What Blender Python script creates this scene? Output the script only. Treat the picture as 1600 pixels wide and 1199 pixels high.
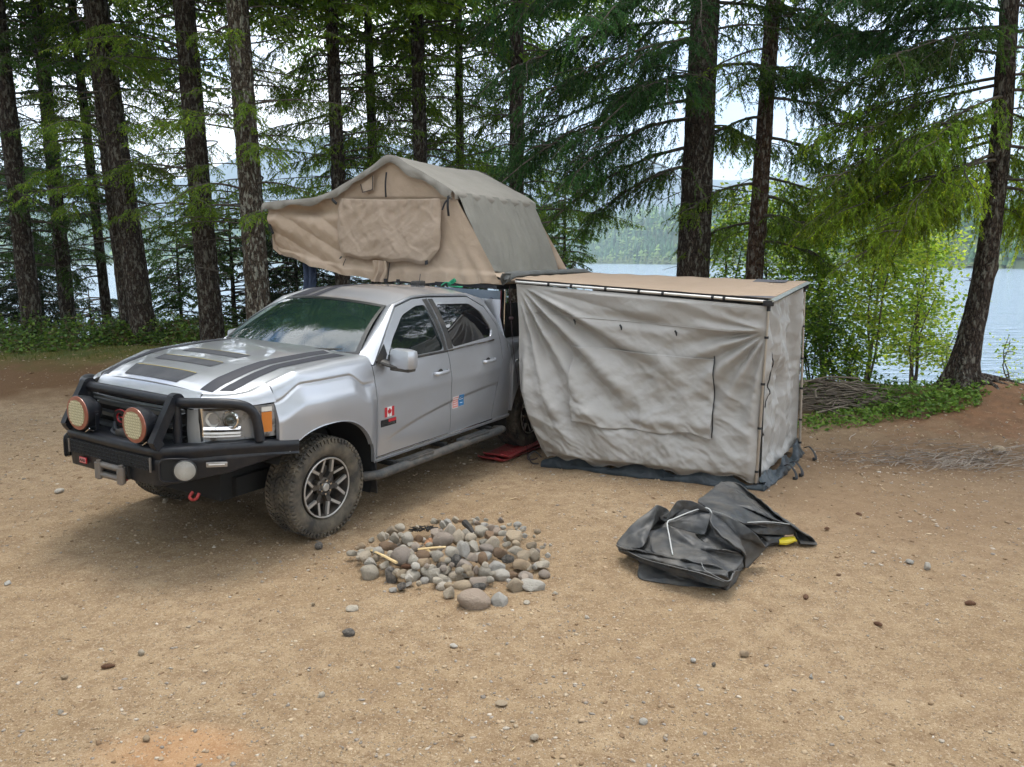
import bpy, bmesh, math, random
import numpy as np
from math import sin, cos, pi, radians, atan2, sqrt, exp
from mathutils import Vector, Matrix, noise as mnoise

for o in list(bpy.data.objects): bpy.data.objects.remove(o)
SC = bpy.context.scene
COL = SC.collection
# ------------------------------------------------------------------ camera
CAMZ = 2.04
cd = bpy.data.cameras.new('camera'); cam = bpy.data.objects.new('camera', cd); COL.objects.link(cam)
cam.location = (0, 0, CAMZ); cam.rotation_euler = (radians(90 - 8.913), 0, 0)
cd.sensor_width = 36; cd.lens = 36 * 1217.8 / 1600; cd.clip_start = .05; cd.clip_end = 20000
SC.camera = cam
# ------------------------------------------------------------------ world: bright broken overcast over a Nishita sky
SUN_EL, SUN_AZ = radians(71), radians(8)      # azimuth clockwise from +Y
w = bpy.data.worlds.new('World'); SC.world = w; w.use_nodes = True
nt = w.node_tree; nt.nodes.clear()
def N(t, ty, **k):
    n = t.nodes.new(ty)
    for a, b in k.items(): setattr(n, a, b)
    return n
wo = N(nt, 'ShaderNodeOutputWorld'); bg = N(nt, 'ShaderNodeBackground'); sky = N(nt, 'ShaderNodeTexSky')
sky.sky_type = 'NISHITA'; sky.sun_disc = False; sky.sun_elevation = SUN_EL; sky.sun_rotation = SUN_AZ
sky.air_density = 1.2; sky.dust_density = 1.0
tc = N(nt, 'ShaderNodeTexCoord'); mp = N(nt, 'ShaderNodeMapping'); mp.inputs['Scale'].default_value = (1, 1, 3.2)
cn = N(nt, 'ShaderNodeTexNoise'); cn.inputs['Scale'].default_value = 2.3; cn.inputs['Detail'].default_value = 7; cn.inputs['Roughness'].default_value = .55
cr = N(nt, 'ShaderNodeValToRGB'); cr.color_ramp.elements[0].position = .36; cr.color_ramp.elements[1].position = .50
mx = N(nt, 'ShaderNodeMix', data_type='RGBA'); mx.inputs[7].default_value = (10.2, 10.3, 10.6, 1)
nt.links.new(tc.outputs['Generated'], mp.inputs[0]); nt.links.new(mp.outputs[0], cn.inputs['Vector'])
nt.links.new(cn.outputs[0], cr.inputs[0]); prev = cr.outputs[0]
for dx_, dy_, dz_, w_ in ((.39, .90, .15, .965), (.12, .98, .15, .975)):      # two openings of blue low over the lake
    dp = N(nt, 'ShaderNodeVectorMath', operation='DOT_PRODUCT'); dp.inputs[1].default_value = Vector((dx_, dy_, dz_)).normalized(); nt.links.new(tc.outputs['Generated'], dp.inputs[0])
    ad = N(nt, 'ShaderNodeMath', operation='MULTIPLY_ADD'); ad.inputs[1].default_value = .05; nt.links.new(cn.outputs[0], ad.inputs[0]); nt.links.new(dp.outputs['Value'], ad.inputs[2])
    rr_ = N(nt, 'ShaderNodeMapRange'); rr_.inputs[1].default_value = w_ + .025; rr_.inputs[2].default_value = 1.03; rr_.inputs[3].default_value = 1; rr_.inputs[4].default_value = .15; nt.links.new(ad.outputs[0], rr_.inputs[0])
    mu_ = N(nt, 'ShaderNodeMath', operation='MULTIPLY'); nt.links.new(prev, mu_.inputs[0]); nt.links.new(rr_.outputs[0], mu_.inputs[1]); prev = mu_.outputs[0]
nt.links.new(prev, mx.inputs[0])
bl = N(nt, 'ShaderNodeMix', data_type='RGBA', blend_type='MULTIPLY'); bl.inputs[0].default_value = 1; bl.inputs[7].default_value = (.55, .66, .85, 1); nt.links.new(sky.outputs[0], bl.inputs[6]); nt.links.new(bl.outputs[2], mx.inputs[6]); nt.links.new(mx.outputs[2], bg.inputs[0])
bg.inputs[1].default_value = .15; nt.links.new(bg.outputs[0], wo.inputs[0])
# ------------------------------------------------------------------ veiled sun
ld = bpy.data.lights.new('sun', 'SUN'); ld.energy = 1.9; ld.angle = radians(24); ld.color = (1, .95, .87)
sun = bpy.data.objects.new('sun', ld); COL.objects.link(sun)
sun.rotation_euler = (Vector((-sin(SUN_AZ) * cos(SUN_EL), -cos(SUN_AZ) * cos(SUN_EL), -sin(SUN_EL)))).to_track_quat('-Z', 'Y').to_euler()
SC.view_settings.view_transform = 'Standard'; SC.view_settings.look = 'None'
SC.view_settings.exposure = 0.90; SC.view_settings.gamma = 1
SC.render.engine = 'CYCLES'
SC.cycles.transparent_max_bounces = 12; SC.cycles.max_bounces = 6; SC.cycles.diffuse_bounces = 3; SC.cycles.glossy_bounces = 3
SC.cycles.transmission_bounces = 4; SC.cycles.volume_bounces = 0

# ------------------------------------------------------------------ numeric helpers
rng = np.random.default_rng(7); R0 = random.Random(11)
def worley(x, y, s=0):
    x = np.asarray(x, float); y = np.asarray(y, float); i = np.floor(x); j = np.floor(y); f1 = np.full(x.shape, 9.); f2 = np.full(x.shape, 9.); w1 = np.zeros(x.shape)
    for a in (-1, 0, 1):
        for b in (-1, 0, 1):
            ii, jj = i + a, j + b; px = ii + hash2(ii, jj, s); py = jj + hash2(ii, jj, s + 31); d = np.hypot(x - px, y - py); h = hash2(ii, jj, s + 57)
            nr = d < f1; f2 = np.where(nr, f1, np.minimum(f2, d)); w1 = np.where(nr, h, w1); f1 = np.minimum(f1, d)
    return f1, f2, w1
def crumple(x, y, s=0, o=2):
    r = 0; a = 1.
    for k in range(o):
        f1, f2, h = worley(x, y, s + 5 * k); r = r + a * (f1 * .9 - .35 + .0 * h); x = np.asarray(x) * 2.1 + 3.7; y = np.asarray(y) * 2.1 + 1.3; a *= .45
    return r
def hash2(i, j, s):
    h = (i.astype(np.int64) * 374761393 + j.astype(np.int64) * 668265263 + s * 982451653) & 0x7fffffff
    h = ((h ^ (h >> 13)) * 1274126177) & 0x7fffffff
    return ((h ^ (h >> 16)) & 0xffff) / 65535.
def vn(x, y, s=0):
    x = np.asarray(x, float); y = np.asarray(y, float)
    i = np.floor(x); j = np.floor(y); fx = x - i; fy = y - j
    fx = fx * fx * (3 - 2 * fx); fy = fy * fy * (3 - 2 * fy)
    a = hash2(i, j, s); b = hash2(i + 1, j, s); c = hash2(i, j + 1, s); d = hash2(i + 1, j + 1, s)
    return (a + (b - a) * fx) * (1 - fy) + (c + (d - c) * fx) * fy
def fbm(x, y, s=0, o=4):
    r = 0; a = .5
    for k in range(o):
        r = r + a * (vn(x, y, s + k) - .5); x = np.asarray(x) * 2.03 + 7.1; y = np.asarray(y) * 1.97 + 3.3; a *= .5
    return r
def ridge(x, y, s=0, o=3):
    r = 0; a = .5
    for k in range(o):
        r = r + a * (1 - 2 * np.abs(vn(x, y, s + k) - .5) * 1.6); x = np.asarray(x) * 2.1 + 5; y = np.asarray(y) * 1.9 + 9; a *= .5
    return r
def sst(a, b, x):
    t = np.clip((np.asarray(x, float) - a) / (b - a), 0, 1); return t * t * (3 - 2 * t)
def cat(pts, n):
    """Catmull-Rom resample of a polyline to n points."""
    P = np.asarray(pts, float); m = len(P)
    if m == 2: t = np.linspace(0, 1, n)[:, None]; return P[0] * (1 - t) + P[1] * t
    Q = np.vstack([2 * P[0] - P[1], P, 2 * P[-1] - P[-2]])
    d = np.r_[0, np.cumsum(np.linalg.norm(np.diff(P, axis=0), axis=1))]; tt = np.linspace(0, d[-1], n); out = []
    for t in tt:
        k = min(max(np.searchsorted(d, t, 'right') - 1, 0), m - 2); f = (t - d[k]) / max(d[k + 1] - d[k], 1e-9)
        a, b, c, e = Q[k:k + 4]
        out.append(.5 * (2 * b + (c - a) * f + (2 * a - 5 * b + 4 * c - e) * f * f + (3 * b - a - 3 * c + e) * f ** 3))
    return np.array(out)

# ------------------------------------------------------------------ mesh collector
class MB:
    def __init__(s): s.v = []; s.f = []; s.n = 0; s.cols = []; s.mi = []
    def add(s, V, Fc, col=None, mi=0):
        V = np.asarray(V, float).reshape(-1, 3); s.v.append(V)
        for f in Fc: s.f.append([int(a) + s.n for a in f]); s.mi.append(mi)
        s.cols.append(np.tile(np.array(col if col is not None else (.5, .5, .5)), (len(V), 1)))
        s.n += len(V); return s
    def grid(s, P, flip=False, closeu=False, closev=False, mi=0):
        P = np.asarray(P, float); a, b = P.shape[:2]; F = []
        for i in range(a - (0 if closeu else 1)):
            for j in range(b - (0 if closev else 1)):
                q = [i * b + j, ((i + 1) % a) * b + j, ((i + 1) % a) * b + (j + 1) % b, i * b + (j + 1) % b]
                F.append(q[::-1] if flip else q)
        return s.add(P.reshape(-1, 3), F, mi=mi)
    def box(s, c, d, rot=None, bev=0, mi=0):
        hx, hy, hz = [k / 2 for k in d]
        if bev <= 0:
            V = np.array([[x, y, z] for x in (-hx, hx) for y in (-hy, hy) for z in (-hz, hz)])
            F = [(0, 1, 3, 2), (4, 6, 7, 5), (0, 4, 5, 1), (2, 3, 7, 6), (0, 2, 6, 4), (1, 5, 7, 3)]
        else:
            b = min(bev, hx * .95, hy * .95, hz * .95); bm = bmesh.new(); bmesh.ops.create_cube(bm, size=1)
            for v in bm.verts: v.co = Vector((v.co.x * 2 * hx, v.co.y * 2 * hy, v.co.z * 2 * hz))
            bmesh.ops.bevel(bm, geom=bm.edges[:], offset=b, segments=2, affect='EDGES', profile=.6)
            bm.verts.index_update(); V = np.array([v.co[:] for v in bm.verts]); F = [[v.index for v in f.verts] for f in bm.faces]; bm.free()
        if rot is not None: V = V @ np.array(rot.to_3x3() if hasattr(rot, 'to_3x3') else rot).T
        return s.add(V + np.array(c), F, mi=mi)
    def tube(s, pts, r, n=10, caps=True, mi=0, sq=None):
        P = np.asarray(pts, float); m = len(P); r = np.broadcast_to(np.asarray(r, float), (m,))
        T = np.gradient(P, axis=0); T /= np.maximum(np.linalg.norm(T, axis=1), 1e-9)[:, None]
        up = np.array([0, 0, 1.]) if abs(T[0][2]) < .9 else np.array([1., 0, 0])
        a = np.cross(T[0], up); a /= np.linalg.norm(a); V = []
        for i in range(m):
            a = a - T[i] * np.dot(a, T[i]); a /= max(np.linalg.norm(a), 1e-9); b = np.cross(T[i], a)
            for k in range(n):
                t = 2 * pi * k / n; ca, sa = cos(t), sin(t)
                if sq: ca, sa = ca * sq[0], sa * sq[1]
                V.append(P[i] + r[i] * (ca * a + sa * b))
        F = []
        for i in range(m - 1):
            for k in range(n): F.append((i * n + k, i * n + (k + 1) % n, (i + 1) * n + (k + 1) % n, (i + 1) * n + k))
        if caps: F.append(tuple(range(n - 1, -1, -1))); F.append(tuple((m - 1) * n + k for k in range(n)))
        return s.add(V, F, mi=mi)
    def lathe(s, prof, c, axis='y', n=48, mi=0, a0=0, a1=2 * pi):
        """prof: list of (radius, along)."""
        full = abs(a1 - a0 - 2 * pi) < 1e-6; P = []
        for k in range(n + (0 if full else 1)):
            t = a0 + (a1 - a0) * k / n
            row = []
            for r, h in prof:
                p = {'y': (r * sin(t), h, r * cos(t)), 'z': (r * cos(t), r * sin(t), h), 'x': (h, r * cos(t), r * sin(t))}[axis]
                row.append(np.array(p) + np.array(c))
            P.append(row)
        return s.grid(P, closeu=full, mi=mi)
    def prism(s, poly, z0, z1, M=None, mi=0):
        """poly in local xy, extruded z0..z1, then placed with 4x4 M."""
        n = len(poly); V = [(x, y, z0) for x, y in poly] + [(x, y, z1) for x, y in poly]
        F = [tuple(range(n - 1, -1, -1)), tuple(range(n, 2 * n))] + [(i, (i + 1) % n, n + (i + 1) % n, n + i) for i in range(n)]
        if M is not None: V = [tuple(M @ Vector(v)) for v in V]
        return s.add(V, F, mi=mi)
    def mirror(s):
        V = np.vstack(s.v); k = len(V); W = V * np.array([1, -1, 1]); F = [[a + k for a in f[::-1]] for f in s.f]
        s.v.append(W); s.f += F; s.mi += list(s.mi); s.cols.append(np.vstack(s.cols)); s.n = 2 * k; return s
    def mesh(s, name, smooth=True, sharp=35, off=None):
        V = np.vstack(s.v) if s.v else np.zeros((0, 3))
        if off is not None: V = V - np.array(off)
        me = bpy.data.meshes.new(name); me.from_pydata(V.tolist(), [], s.f); me.update()
        if any(s.mi): me.polygons.foreach_set('material_index', s.mi)
        ca = me.color_attributes.new('tint', 'FLOAT_COLOR', 'POINT')
        C = np.ones((len(V), 4)); C[:, :3] = np.vstack(s.cols); ca.data.foreach_set('color', C.ravel())
        if smooth:
            me.polygons.foreach_set('use_smooth', [True] * len(me.polygons))
            if sharp < 180: me.set_sharp_from_angle(angle=radians(sharp))
        return me
    def obj(s, name, m, parent=None, smooth=True, sharp=35, off=None, weld=False, label=None):
        me = s.mesh(name, smooth, sharp, off)
        if weld:
            bm = bmesh.new(); bm.from_mesh(me); bmesh.ops.remove_doubles(bm, verts=bm.verts, dist=1e-4)
            bmesh.ops.recalc_face_normals(bm, faces=bm.faces); bm.to_mesh(me); bm.free()
        return link(name, me, m, parent, label)
def link(name, me, m, parent=None, label=None):
    o = bpy.data.objects.new(name, me); COL.objects.link(o)
    for k in (m if isinstance(m, (list, tuple)) else [m]): me.materials.append(k)
    if parent: o.parent = parent
    if label: o['label'] = label
    return o
def fastmesh(name, V, F, m, k=3, col=None, parent=None, smooth=False):
    """V (n,3), F (m,k) uniform polygons."""
    V = np.asarray(V, np.float32); F = np.asarray(F, np.int32); me = bpy.data.meshes.new(name)
    me.vertices.add(len(V)); me.vertices.foreach_set('co', V.ravel())
    me.loops.add(F.size); me.loops.foreach_set('vertex_index', F.ravel())
    me.polygons.add(len(F)); me.polygons.foreach_set('loop_start', np.arange(len(F), dtype=np.int32) * k)
    try: me.polygons.foreach_set('loop_total', np.full(len(F), k, np.int32))
    except Exception: pass
    if smooth: me.polygons.foreach_set('use_smooth', np.ones(len(F), bool))
    me.update(calc_edges=True); me.validate()
    if col is not None:
        ca = me.color_attributes.new('tint', 'FLOAT_COLOR', 'POINT'); C = np.ones((len(V), 4), np.float32); C[:, :3] = col
        ca.data.foreach_set('color', C.ravel())
    return link(name, me, m, parent) if name else me
def solid(o, t, off=-1):
    md = o.modifiers.new('s', 'SOLIDIFY'); md.thickness = t; md.offset = off; return o
def tag(o, label=None, cat=None, group=None, kind=None):
    if label: o['label'] = label
    if cat: o['category'] = cat
    if group: o['group'] = group
    if kind: o['kind'] = kind
    return o
def empty(name, loc, rot=(0, 0, 0), label=None, cat=None, group=None):
    o = bpy.data.objects.new(name, None); COL.objects.link(o); o.location = loc; o.rotation_euler = rot; o.empty_display_size = .2
    return tag(o, label, cat, group)
def copy_tree(o, parent=None):
    c = o.copy(); COL.objects.link(c); c.parent = parent
    for ch in [x for x in bpy.data.objects if x.parent == o]: copy_tree(ch, c)
    return c

# ------------------------------------------------------------------ materials
def mat(name, col, rough=.6, metal=0, col2=None, nscale=8, ndet=5, bump=0, bscale=40, spec=.5, coat=0, crough=.05,
        stretch=None, contrast=(.35, .65), rvar=0, tint=0, rand=None, trans=0, sheen=0, dust=None, bdist=.01, objco=True):
    m = bpy.data.materials.new(name); m.use_nodes = True; t = m.node_tree; b = t.nodes['Principled BSDF']
    L = t.links.new; c4 = lambda c: (*c, 1)
    b.inputs['Base Color'].default_value = c4(col); b.inputs['Roughness'].default_value = rough
    b.inputs['Metallic'].default_value = metal; b.inputs['Specular IOR Level'].default_value = spec
    b.inputs['Coat Weight'].default_value = coat; b.inputs['Coat Roughness'].default_value = crough
    if sheen: b.inputs['Sheen Weight'].default_value = sheen
    co = N(t, 'ShaderNodeTexCoord'); mp = N(t, 'ShaderNodeMapping'); L(co.outputs['Object'], mp.inputs[0])
    if stretch: mp.inputs['Scale'].default_value = stretch
    cur = None
    if col2 is not None or rvar:
        n = N(t, 'ShaderNodeTexNoise'); n.inputs['Scale'].default_value = nscale; n.inputs['Detail'].default_value = ndet
        n.inputs['Roughness'].default_value = .6; L(mp.outputs[0], n.inputs['Vector'])
        r = N(t, 'ShaderNodeMapRange'); r.inputs[1].default_value = contrast[0]; r.inputs[2].default_value = contrast[1]; L(n.outputs[0], r.inputs[0])
        if col2 is not None:
            mxx = N(t, 'ShaderNodeMix', data_type='RGBA'); mxx.inputs[6].default_value = c4(col); mxx.inputs[7].default_value = c4(col2)
            L(r.outputs[0], mxx.inputs[0]); cur = mxx.outputs[2]
        if rvar:
            rr = N(t, 'ShaderNodeMapRange'); rr.inputs[3].default_value = rough - rvar; rr.inputs[4].default_value = rough + rvar
            L(r.outputs[0], rr.inputs[0]); L(rr.outputs[0], b.inputs['Roughness'])
    if dust is not None:      # (colour, amount, scale): settled dust on upward faces and in patches
        dn = N(t, 'ShaderNodeTexNoise'); dn.inputs['Scale'].default_value = dust[2]; dn.inputs['Detail'].default_value = 8; dn.inputs['Roughness'].default_value = .7
        L(co.outputs['Object'], dn.inputs['Vector'])
        dr = N(t, 'ShaderNodeMapRange'); dr.inputs[1].default_value = .42; dr.inputs[2].default_value = .75; dr.inputs[4].default_value = dust[1]; L(dn.outputs[0], dr.inputs[0])
        dm = N(t, 'ShaderNodeMix', data_type='RGBA'); dm.inputs[7].default_value = c4(dust[0]); L(dr.outputs[0], dm.inputs[0])
        if cur is not None: L(cur, dm.inputs[6])
        else: dm.inputs[6].default_value = c4(col)
        cur = dm.outputs[2]
    if tint:                  # per-vertex colour of the piece itself
        a = N(t, 'ShaderNodeAttribute', attribute_name='tint'); mm = N(t, 'ShaderNodeMix', data_type='RGBA', blend_type='MULTIPLY'); mm.inputs[0].default_value = 1
        if cur is not None: L(cur, mm.inputs[6])
        else: mm.inputs[6].default_value = c4(col)
        L(a.outputs['Color'], mm.inputs[7]); cur = mm.outputs[2]
    if rand is not None:      # list of colours chosen per object
        oi = N(t, 'ShaderNodeObjectInfo'); cr = N(t, 'ShaderNodeValToRGB'); cr.color_ramp.interpolation = 'CONSTANT'
        els = cr.color_ramp.elements
        while len(els) < len(rand): els.new(.5)
        for k, c in enumerate(rand): els[k].position = k / len(rand); els[k].color = c4(c)
        L(oi.outputs['Random'], cr.inputs[0]); mm = N(t, 'ShaderNodeMix', data_type='RGBA', blend_type='MULTIPLY'); mm.inputs[0].default_value = 1
        if cur is not None: L(cur, mm.inputs[6])
        else: mm.inputs[6].default_value = c4(col)
        L(cr.outputs[0], mm.inputs[7]); cur = mm.outputs[2]
    if cur is not None: L(cur, b.inputs['Base Color'])
    if bump:
        bn = N(t, 'ShaderNodeTexNoise'); bn.inputs['Scale'].default_value = bscale; bn.inputs['Detail'].default_value = 6; bn.inputs['Roughness'].default_value = .65
        L(mp.outputs[0], bn.inputs['Vector']); bp = N(t, 'ShaderNodeBump'); bp.inputs['Strength'].default_value = bump; bp.inputs['Distance'].default_value = bdist
        L(bn.outputs[0], bp.inputs['Height']); L(bp.outputs[0], b.inputs['Normal'])
    if trans:
        tr = N(t, 'ShaderNodeBsdfTranslucent'); ms = N(t, 'ShaderNodeMixShader'); ms.inputs[0].default_value = trans
        if cur is not None: L(cur, tr.inputs[0])
        else: tr.inputs[0].default_value = c4(col)
        L(b.outputs[0], ms.inputs[1]); L(tr.outputs[0], ms.inputs[2]); L(ms.outputs[0], t.nodes['Material Output'].inputs[0])
    return m
def glass(name, col, clear):
    m = bpy.data.materials.new(name); m.use_nodes = True; t = m.node_tree; b = t.nodes['Principled BSDF']
    b.inputs['Base Color'].default_value = (*col, 1); b.inputs['Roughness'].default_value = .02; b.inputs['Specular IOR Level'].default_value = .8
    b.inputs['Coat Weight'].default_value = 1; b.inputs['Coat Roughness'].default_value = .015; b.inputs['Coat IOR'].default_value = 1.7
    tr = N(t, 'ShaderNodeBsdfTransparent'); tr.inputs[0].default_value = (.75, .9, .85, 1); ms = N(t, 'ShaderNodeMixShader'); ms.inputs[0].default_value = clear
    t.links.new(b.outputs[0], ms.inputs[1]); t.links.new(tr.outputs[0], ms.inputs[2]); t.links.new(ms.outputs[0], t.nodes['Material Output'].inputs[0])
    return m
# ================================================================== SETTING
WATER_Z = -1.35
def truckxy(x, y):
    dx, dy = x + 2.2007, y - 6.1563; return dx * -.4912 + dy * -.8710, dx * .8710 + dy * -.4912
def gz(x, y, fine=True):
    """height of the camp ground."""
    x = np.asarray(x, float); y = np.asarray(y, float)
    X, Y = truckxy(x, y)
    z = -.0376 * np.clip(Y, -1.3, 1.3) * sst(2.2, .9, np.abs(Y)) * sst(3.0, 1.0, np.abs(X + 1.6) - 1.2)
    edge = 15.6 + .9 * np.sin(x * .31 + 1) + .5 * np.sin(x * .83)
    edge = edge - 3.0 * sst(2.4, 4.8, x) - 1.1 * sst(5, 8, x)
    z = z + .55 * sst(10.3, 14.5, y) * sst(-2.2, -6.5, x)                 # low bank on the left
    z = z + .36 * np.exp(-(((x - 6.5) / 1.1) ** 2 + ((y - 10.4) / 1.0) ** 2)) + .10 * sst(2.6, 6, x) * sst(7.8, 10, y)
    z = z - .08 * np.exp(-(((x - 4.5) / 1.2) ** 2 + ((y - 8.0) / .7) ** 2))
    z = z + .03 * fbm(x * .5, y * .5, 3) + .05 * fbm(x * .16, y * .16, 9)
    lake = sst(0, 7.5, y - edge)
    z = z * (1 - lake) - 3.4 * lake
    if fine: z = z + .024 * fbm(x * 2.1, y * 2.1, 5) * (1 - lake) + .026 * fbm(x * 6, y * 6, 6, 5)
    z = z - .018 * np.exp(-(((x + .42) / 1.0) ** 2 + ((y - 5.25) / 1.0) ** 2))
    return z
M_DIRT = bpy.data.materials.new('sandy_dirt')
def build_dirt():
    m = M_DIRT; m.use_nodes = True; t = m.node_tree; b = t.nodes['Principled BSDF']; L = t.links.new
    b.inputs['Roughness'].default_value = .95; b.inputs['Specular IOR Level'].default_value = .15
    co = N(t, 'ShaderNodeTexCoord')
    def noise(sc, det=6, ro=.6, src=None):
        n = N(t, 'ShaderNodeTexNoise'); n.inputs['Scale'].default_value = sc; n.inputs['Detail'].default_value = det; n.inputs['Roughness'].default_value = ro
        L(src or co.outputs['Object'], n.inputs['Vector']); return n.outputs[0]
    def ramp(v, a, bb, lo=0, hi=1):
        r = N(t, 'ShaderNodeMapRange'); r.inputs[1].default_value = a; r.inputs[2].default_value = bb; r.inputs[3].default_value = lo; r.inputs[4].default_value = hi
        L(v, r.inputs[0]); return r.outputs[0]
    def mix(f, a, c, bt='MIX'):
        x = N(t, 'ShaderNodeMix', data_type='RGBA', blend_type=bt)
        if isinstance(f, float): x.inputs[0].default_value = f
        else: L(f, x.inputs[0])
        for k, q in ((6, a), (7, c)):
            if isinstance(q, tuple): x.inputs[k].default_value = (*q, 1)
            else: L(q, x.inputs[k])
        return x.outputs[2]
    def blob(cx, cy, rx, ry):     # soft irregular patch of different soil at a place on the ground
        mp = N(t, 'ShaderNodeMapping', vector_type='TEXTURE'); mp.inputs['Location'].default_value = (cx, cy, 0); mp.inputs['Scale'].default_value = (rx, ry, 40)
        ad = N(t, 'ShaderNodeVectorMath', operation='ADD'); nn = N(t, 'ShaderNodeTexNoise'); nn.inputs['Scale'].default_value = 2.2; nn.inputs['Detail'].default_value = 6
        L(co.outputs['Object'], nn.inputs['Vector']); sc = N(t, 'ShaderNodeVectorMath', operation='MULTIPLY_ADD'); sc.inputs[1].default_value = (.9 * rx, .9 * ry, 0); sc.inputs[2].default_value = (-.45 * rx, -.45 * ry, 0)
        L(nn.outputs['Color'], sc.inputs[0]); L(co.outputs['Object'], ad.inputs[0]); L(sc.outputs[0], ad.inputs[1]); L(ad.outputs[0], mp.inputs[0])
        g = N(t, 'ShaderNodeTexGradient', gradient_type='SPHERICAL'); L(mp.outputs[0], g.inputs[0]); return ramp(g.outputs[1], 0, .55)
    base = mix(ramp(noise(.9, 8, .62), .35, .65), (.285, .20, .116), (.35, .257, .158))
    base = mix(ramp(noise(7, 7, .7), .4, .62, 0, .8), base, (.20, .13, .075))
    base = mix(ramp(noise(38, 5, .75), .52, .66, 0, .75), base, (.43, .335, .225))
    base = mix(ramp(noise(150, 4, .8), .52, .62, 0, .75), base, (.13, .08, .042))
    base = mix(ramp(noise(95, 4, .8), .56, .64, 0, .6), base, (.52, .43, .31))
    # grains and small chips
    v = N(t, 'ShaderNodeTexVoronoi'); v.inputs['Scale'].default_value = 62; L(co.outputs['Object'], v.inputs['Vector'])
    chip = ramp(v.outputs['Distance'], .34, .22); vc = N(t, 'ShaderNodeSeparateColor'); L(v.outputs['Color'], vc.inputs[0])
    sel = ramp(vc.outputs[0], .74, .82); mu = N(t, 'ShaderNodeMath', operation='MULTIPLY'); L(chip, mu.inputs[0]); L(sel, mu.inputs[1])
    chipc = mix(vc.outputs[1], (.42, .35, .27), (.24, .19, .14)); base = mix(mu.outputs[0], base, chipc)
    base = mix(ramp(blob(-1.38, 2.98, .40, .24), 0, 1, 0, .36), base, (.50, .25, .11))        # rusty-orange patch near the camera
    base = mix(ramp(blob(7.0, 9.6, 3.6, 2.0), 0, 1, 0, .85), base, mix(ramp(noise(6, 6), .4, .6), (.20, .10, .052), (.14, .072, .038)))   # red-brown bank by the right tree
    base = mix(ramp(blob(4.4, 8.0, 2.2, 1.0), 0, 1, 0, .8), base, mix(ramp(noise(9, 6), .4, .6), (.12, .075, .045), (.20, .13, .08)))
    base = mix(ramp(blob(3.6, 7.0, 2.6, 2.6), 0, 1, 0, .55), base, (.21, .135, .08))
    base = mix(ramp(blob(-8.8, 12.2, 5.8, 1.5), 0, 1, 0, .9), base, (.115, .062, .028))       # dark soil under the bank
    base = mix(ramp(blob(-9.4, 13.9, 7.2, 1.5), 0, 1, 0, .95), base, mix(ramp(noise(3, 6), .4, .62), (.095, .085, .018), (.055, .075, .016)))   # moss and grass on it
    base = mix(blob(-6, 23, 20, 8.0), base, (.055, .045, .025))
    L(base, b.inputs['Base Color'])
    h = N(t, 'ShaderNodeMath', operation='MULTIPLY_ADD'); h.inputs[1].default_value = .6; L(noise(42, 8, .8), h.inputs[0]); L(mu.outputs[0], h.inputs[2])
    bp = N(t, 'ShaderNodeBump'); bp.inputs['Strength'].default_value = 1; bp.inputs['Distance'].default_value = .016; L(h.outputs[0], bp.inputs['Height']); L(bp.outputs[0], b.inputs['Normal'])
build_dirt()
def axis_pts(a, b, fa, fb, fine, growth):
    p = list(np.arange(fa, fb, fine)); s = fine; x = fb
    while x < b: p.append(x); s *= growth; x += s
    p.append(b); s = fine; x = fa - fine; q = []
    while x > a: q.append(x); s *= growth; x -= s
    q.append(a); return np.array(sorted(q) + p)
gx = axis_pts(-400, 400, -5, 6, .035, 1.12); gy = axis_pts(-400, 70, 2.2, 9.5, .035, 1.06)
GX, GY = np.meshgrid(gx, gy, indexing='ij'); GZ = gz(GX, GY)
n0, n1 = GX.shape; idx = np.arange(n0 * n1).reshape(n0, n1)
F4 = np.stack([idx[:-1, :-1], idx[1:, :-1], idx[1:, 1:], idx[:-1, 1:]], -1).reshape(-1, 4)
g = fastmesh('ground', np.stack([GX, GY, GZ], -1).reshape(-1, 3), F4, M_DIRT, 4, smooth=True); tag(g, kind='structure', label='sandy brown dirt clearing with small gravel')
# lake
M_WATER = bpy.data.materials.new('lake_water'); M_WATER.use_nodes = True
def build_water():
    t = M_WATER.node_tree; b = t.nodes['Principled BSDF']; L = t.links.new
    b.inputs['Base Color'].default_value = (.15, .22, .30, 1); b.inputs['Roughness'].default_value = .12; b.inputs['IOR'].default_value = 1.45; b.inputs['Specular IOR Level'].default_value = .9
    co = N(t, 'ShaderNodeTexCoord'); mp = N(t, 'ShaderNodeMapping'); mp.inputs['Scale'].default_value = (.35, 1, 1); L(co.outputs['Object'], mp.inputs[0])
    a = N(t, 'ShaderNodeTexNoise'); a.inputs['Scale'].default_value = 1.7; a.inputs['Detail'].default_value = 6; L(mp.outputs[0], a.inputs['Vector'])
    bp = N(t, 'ShaderNodeBump'); bp.inputs['Strength'].default_value = .8; bp.inputs['Distance'].default_value = .5; L(a.outputs[0], bp.inputs['Height']); L(bp.outputs[0], b.inputs['Normal'])
build_water()
wq = MB().add([(-3900, 15, WATER_Z), (3900, 15, WATER_Z), (3900, 3300, WATER_Z), (-3900, 3300, WATER_Z)], [(0, 1, 2, 3)]).obj('lake', M_WATER, smooth=False)
tag(wq, kind='structure', label='pale blue rippled lake behind the trees')
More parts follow.
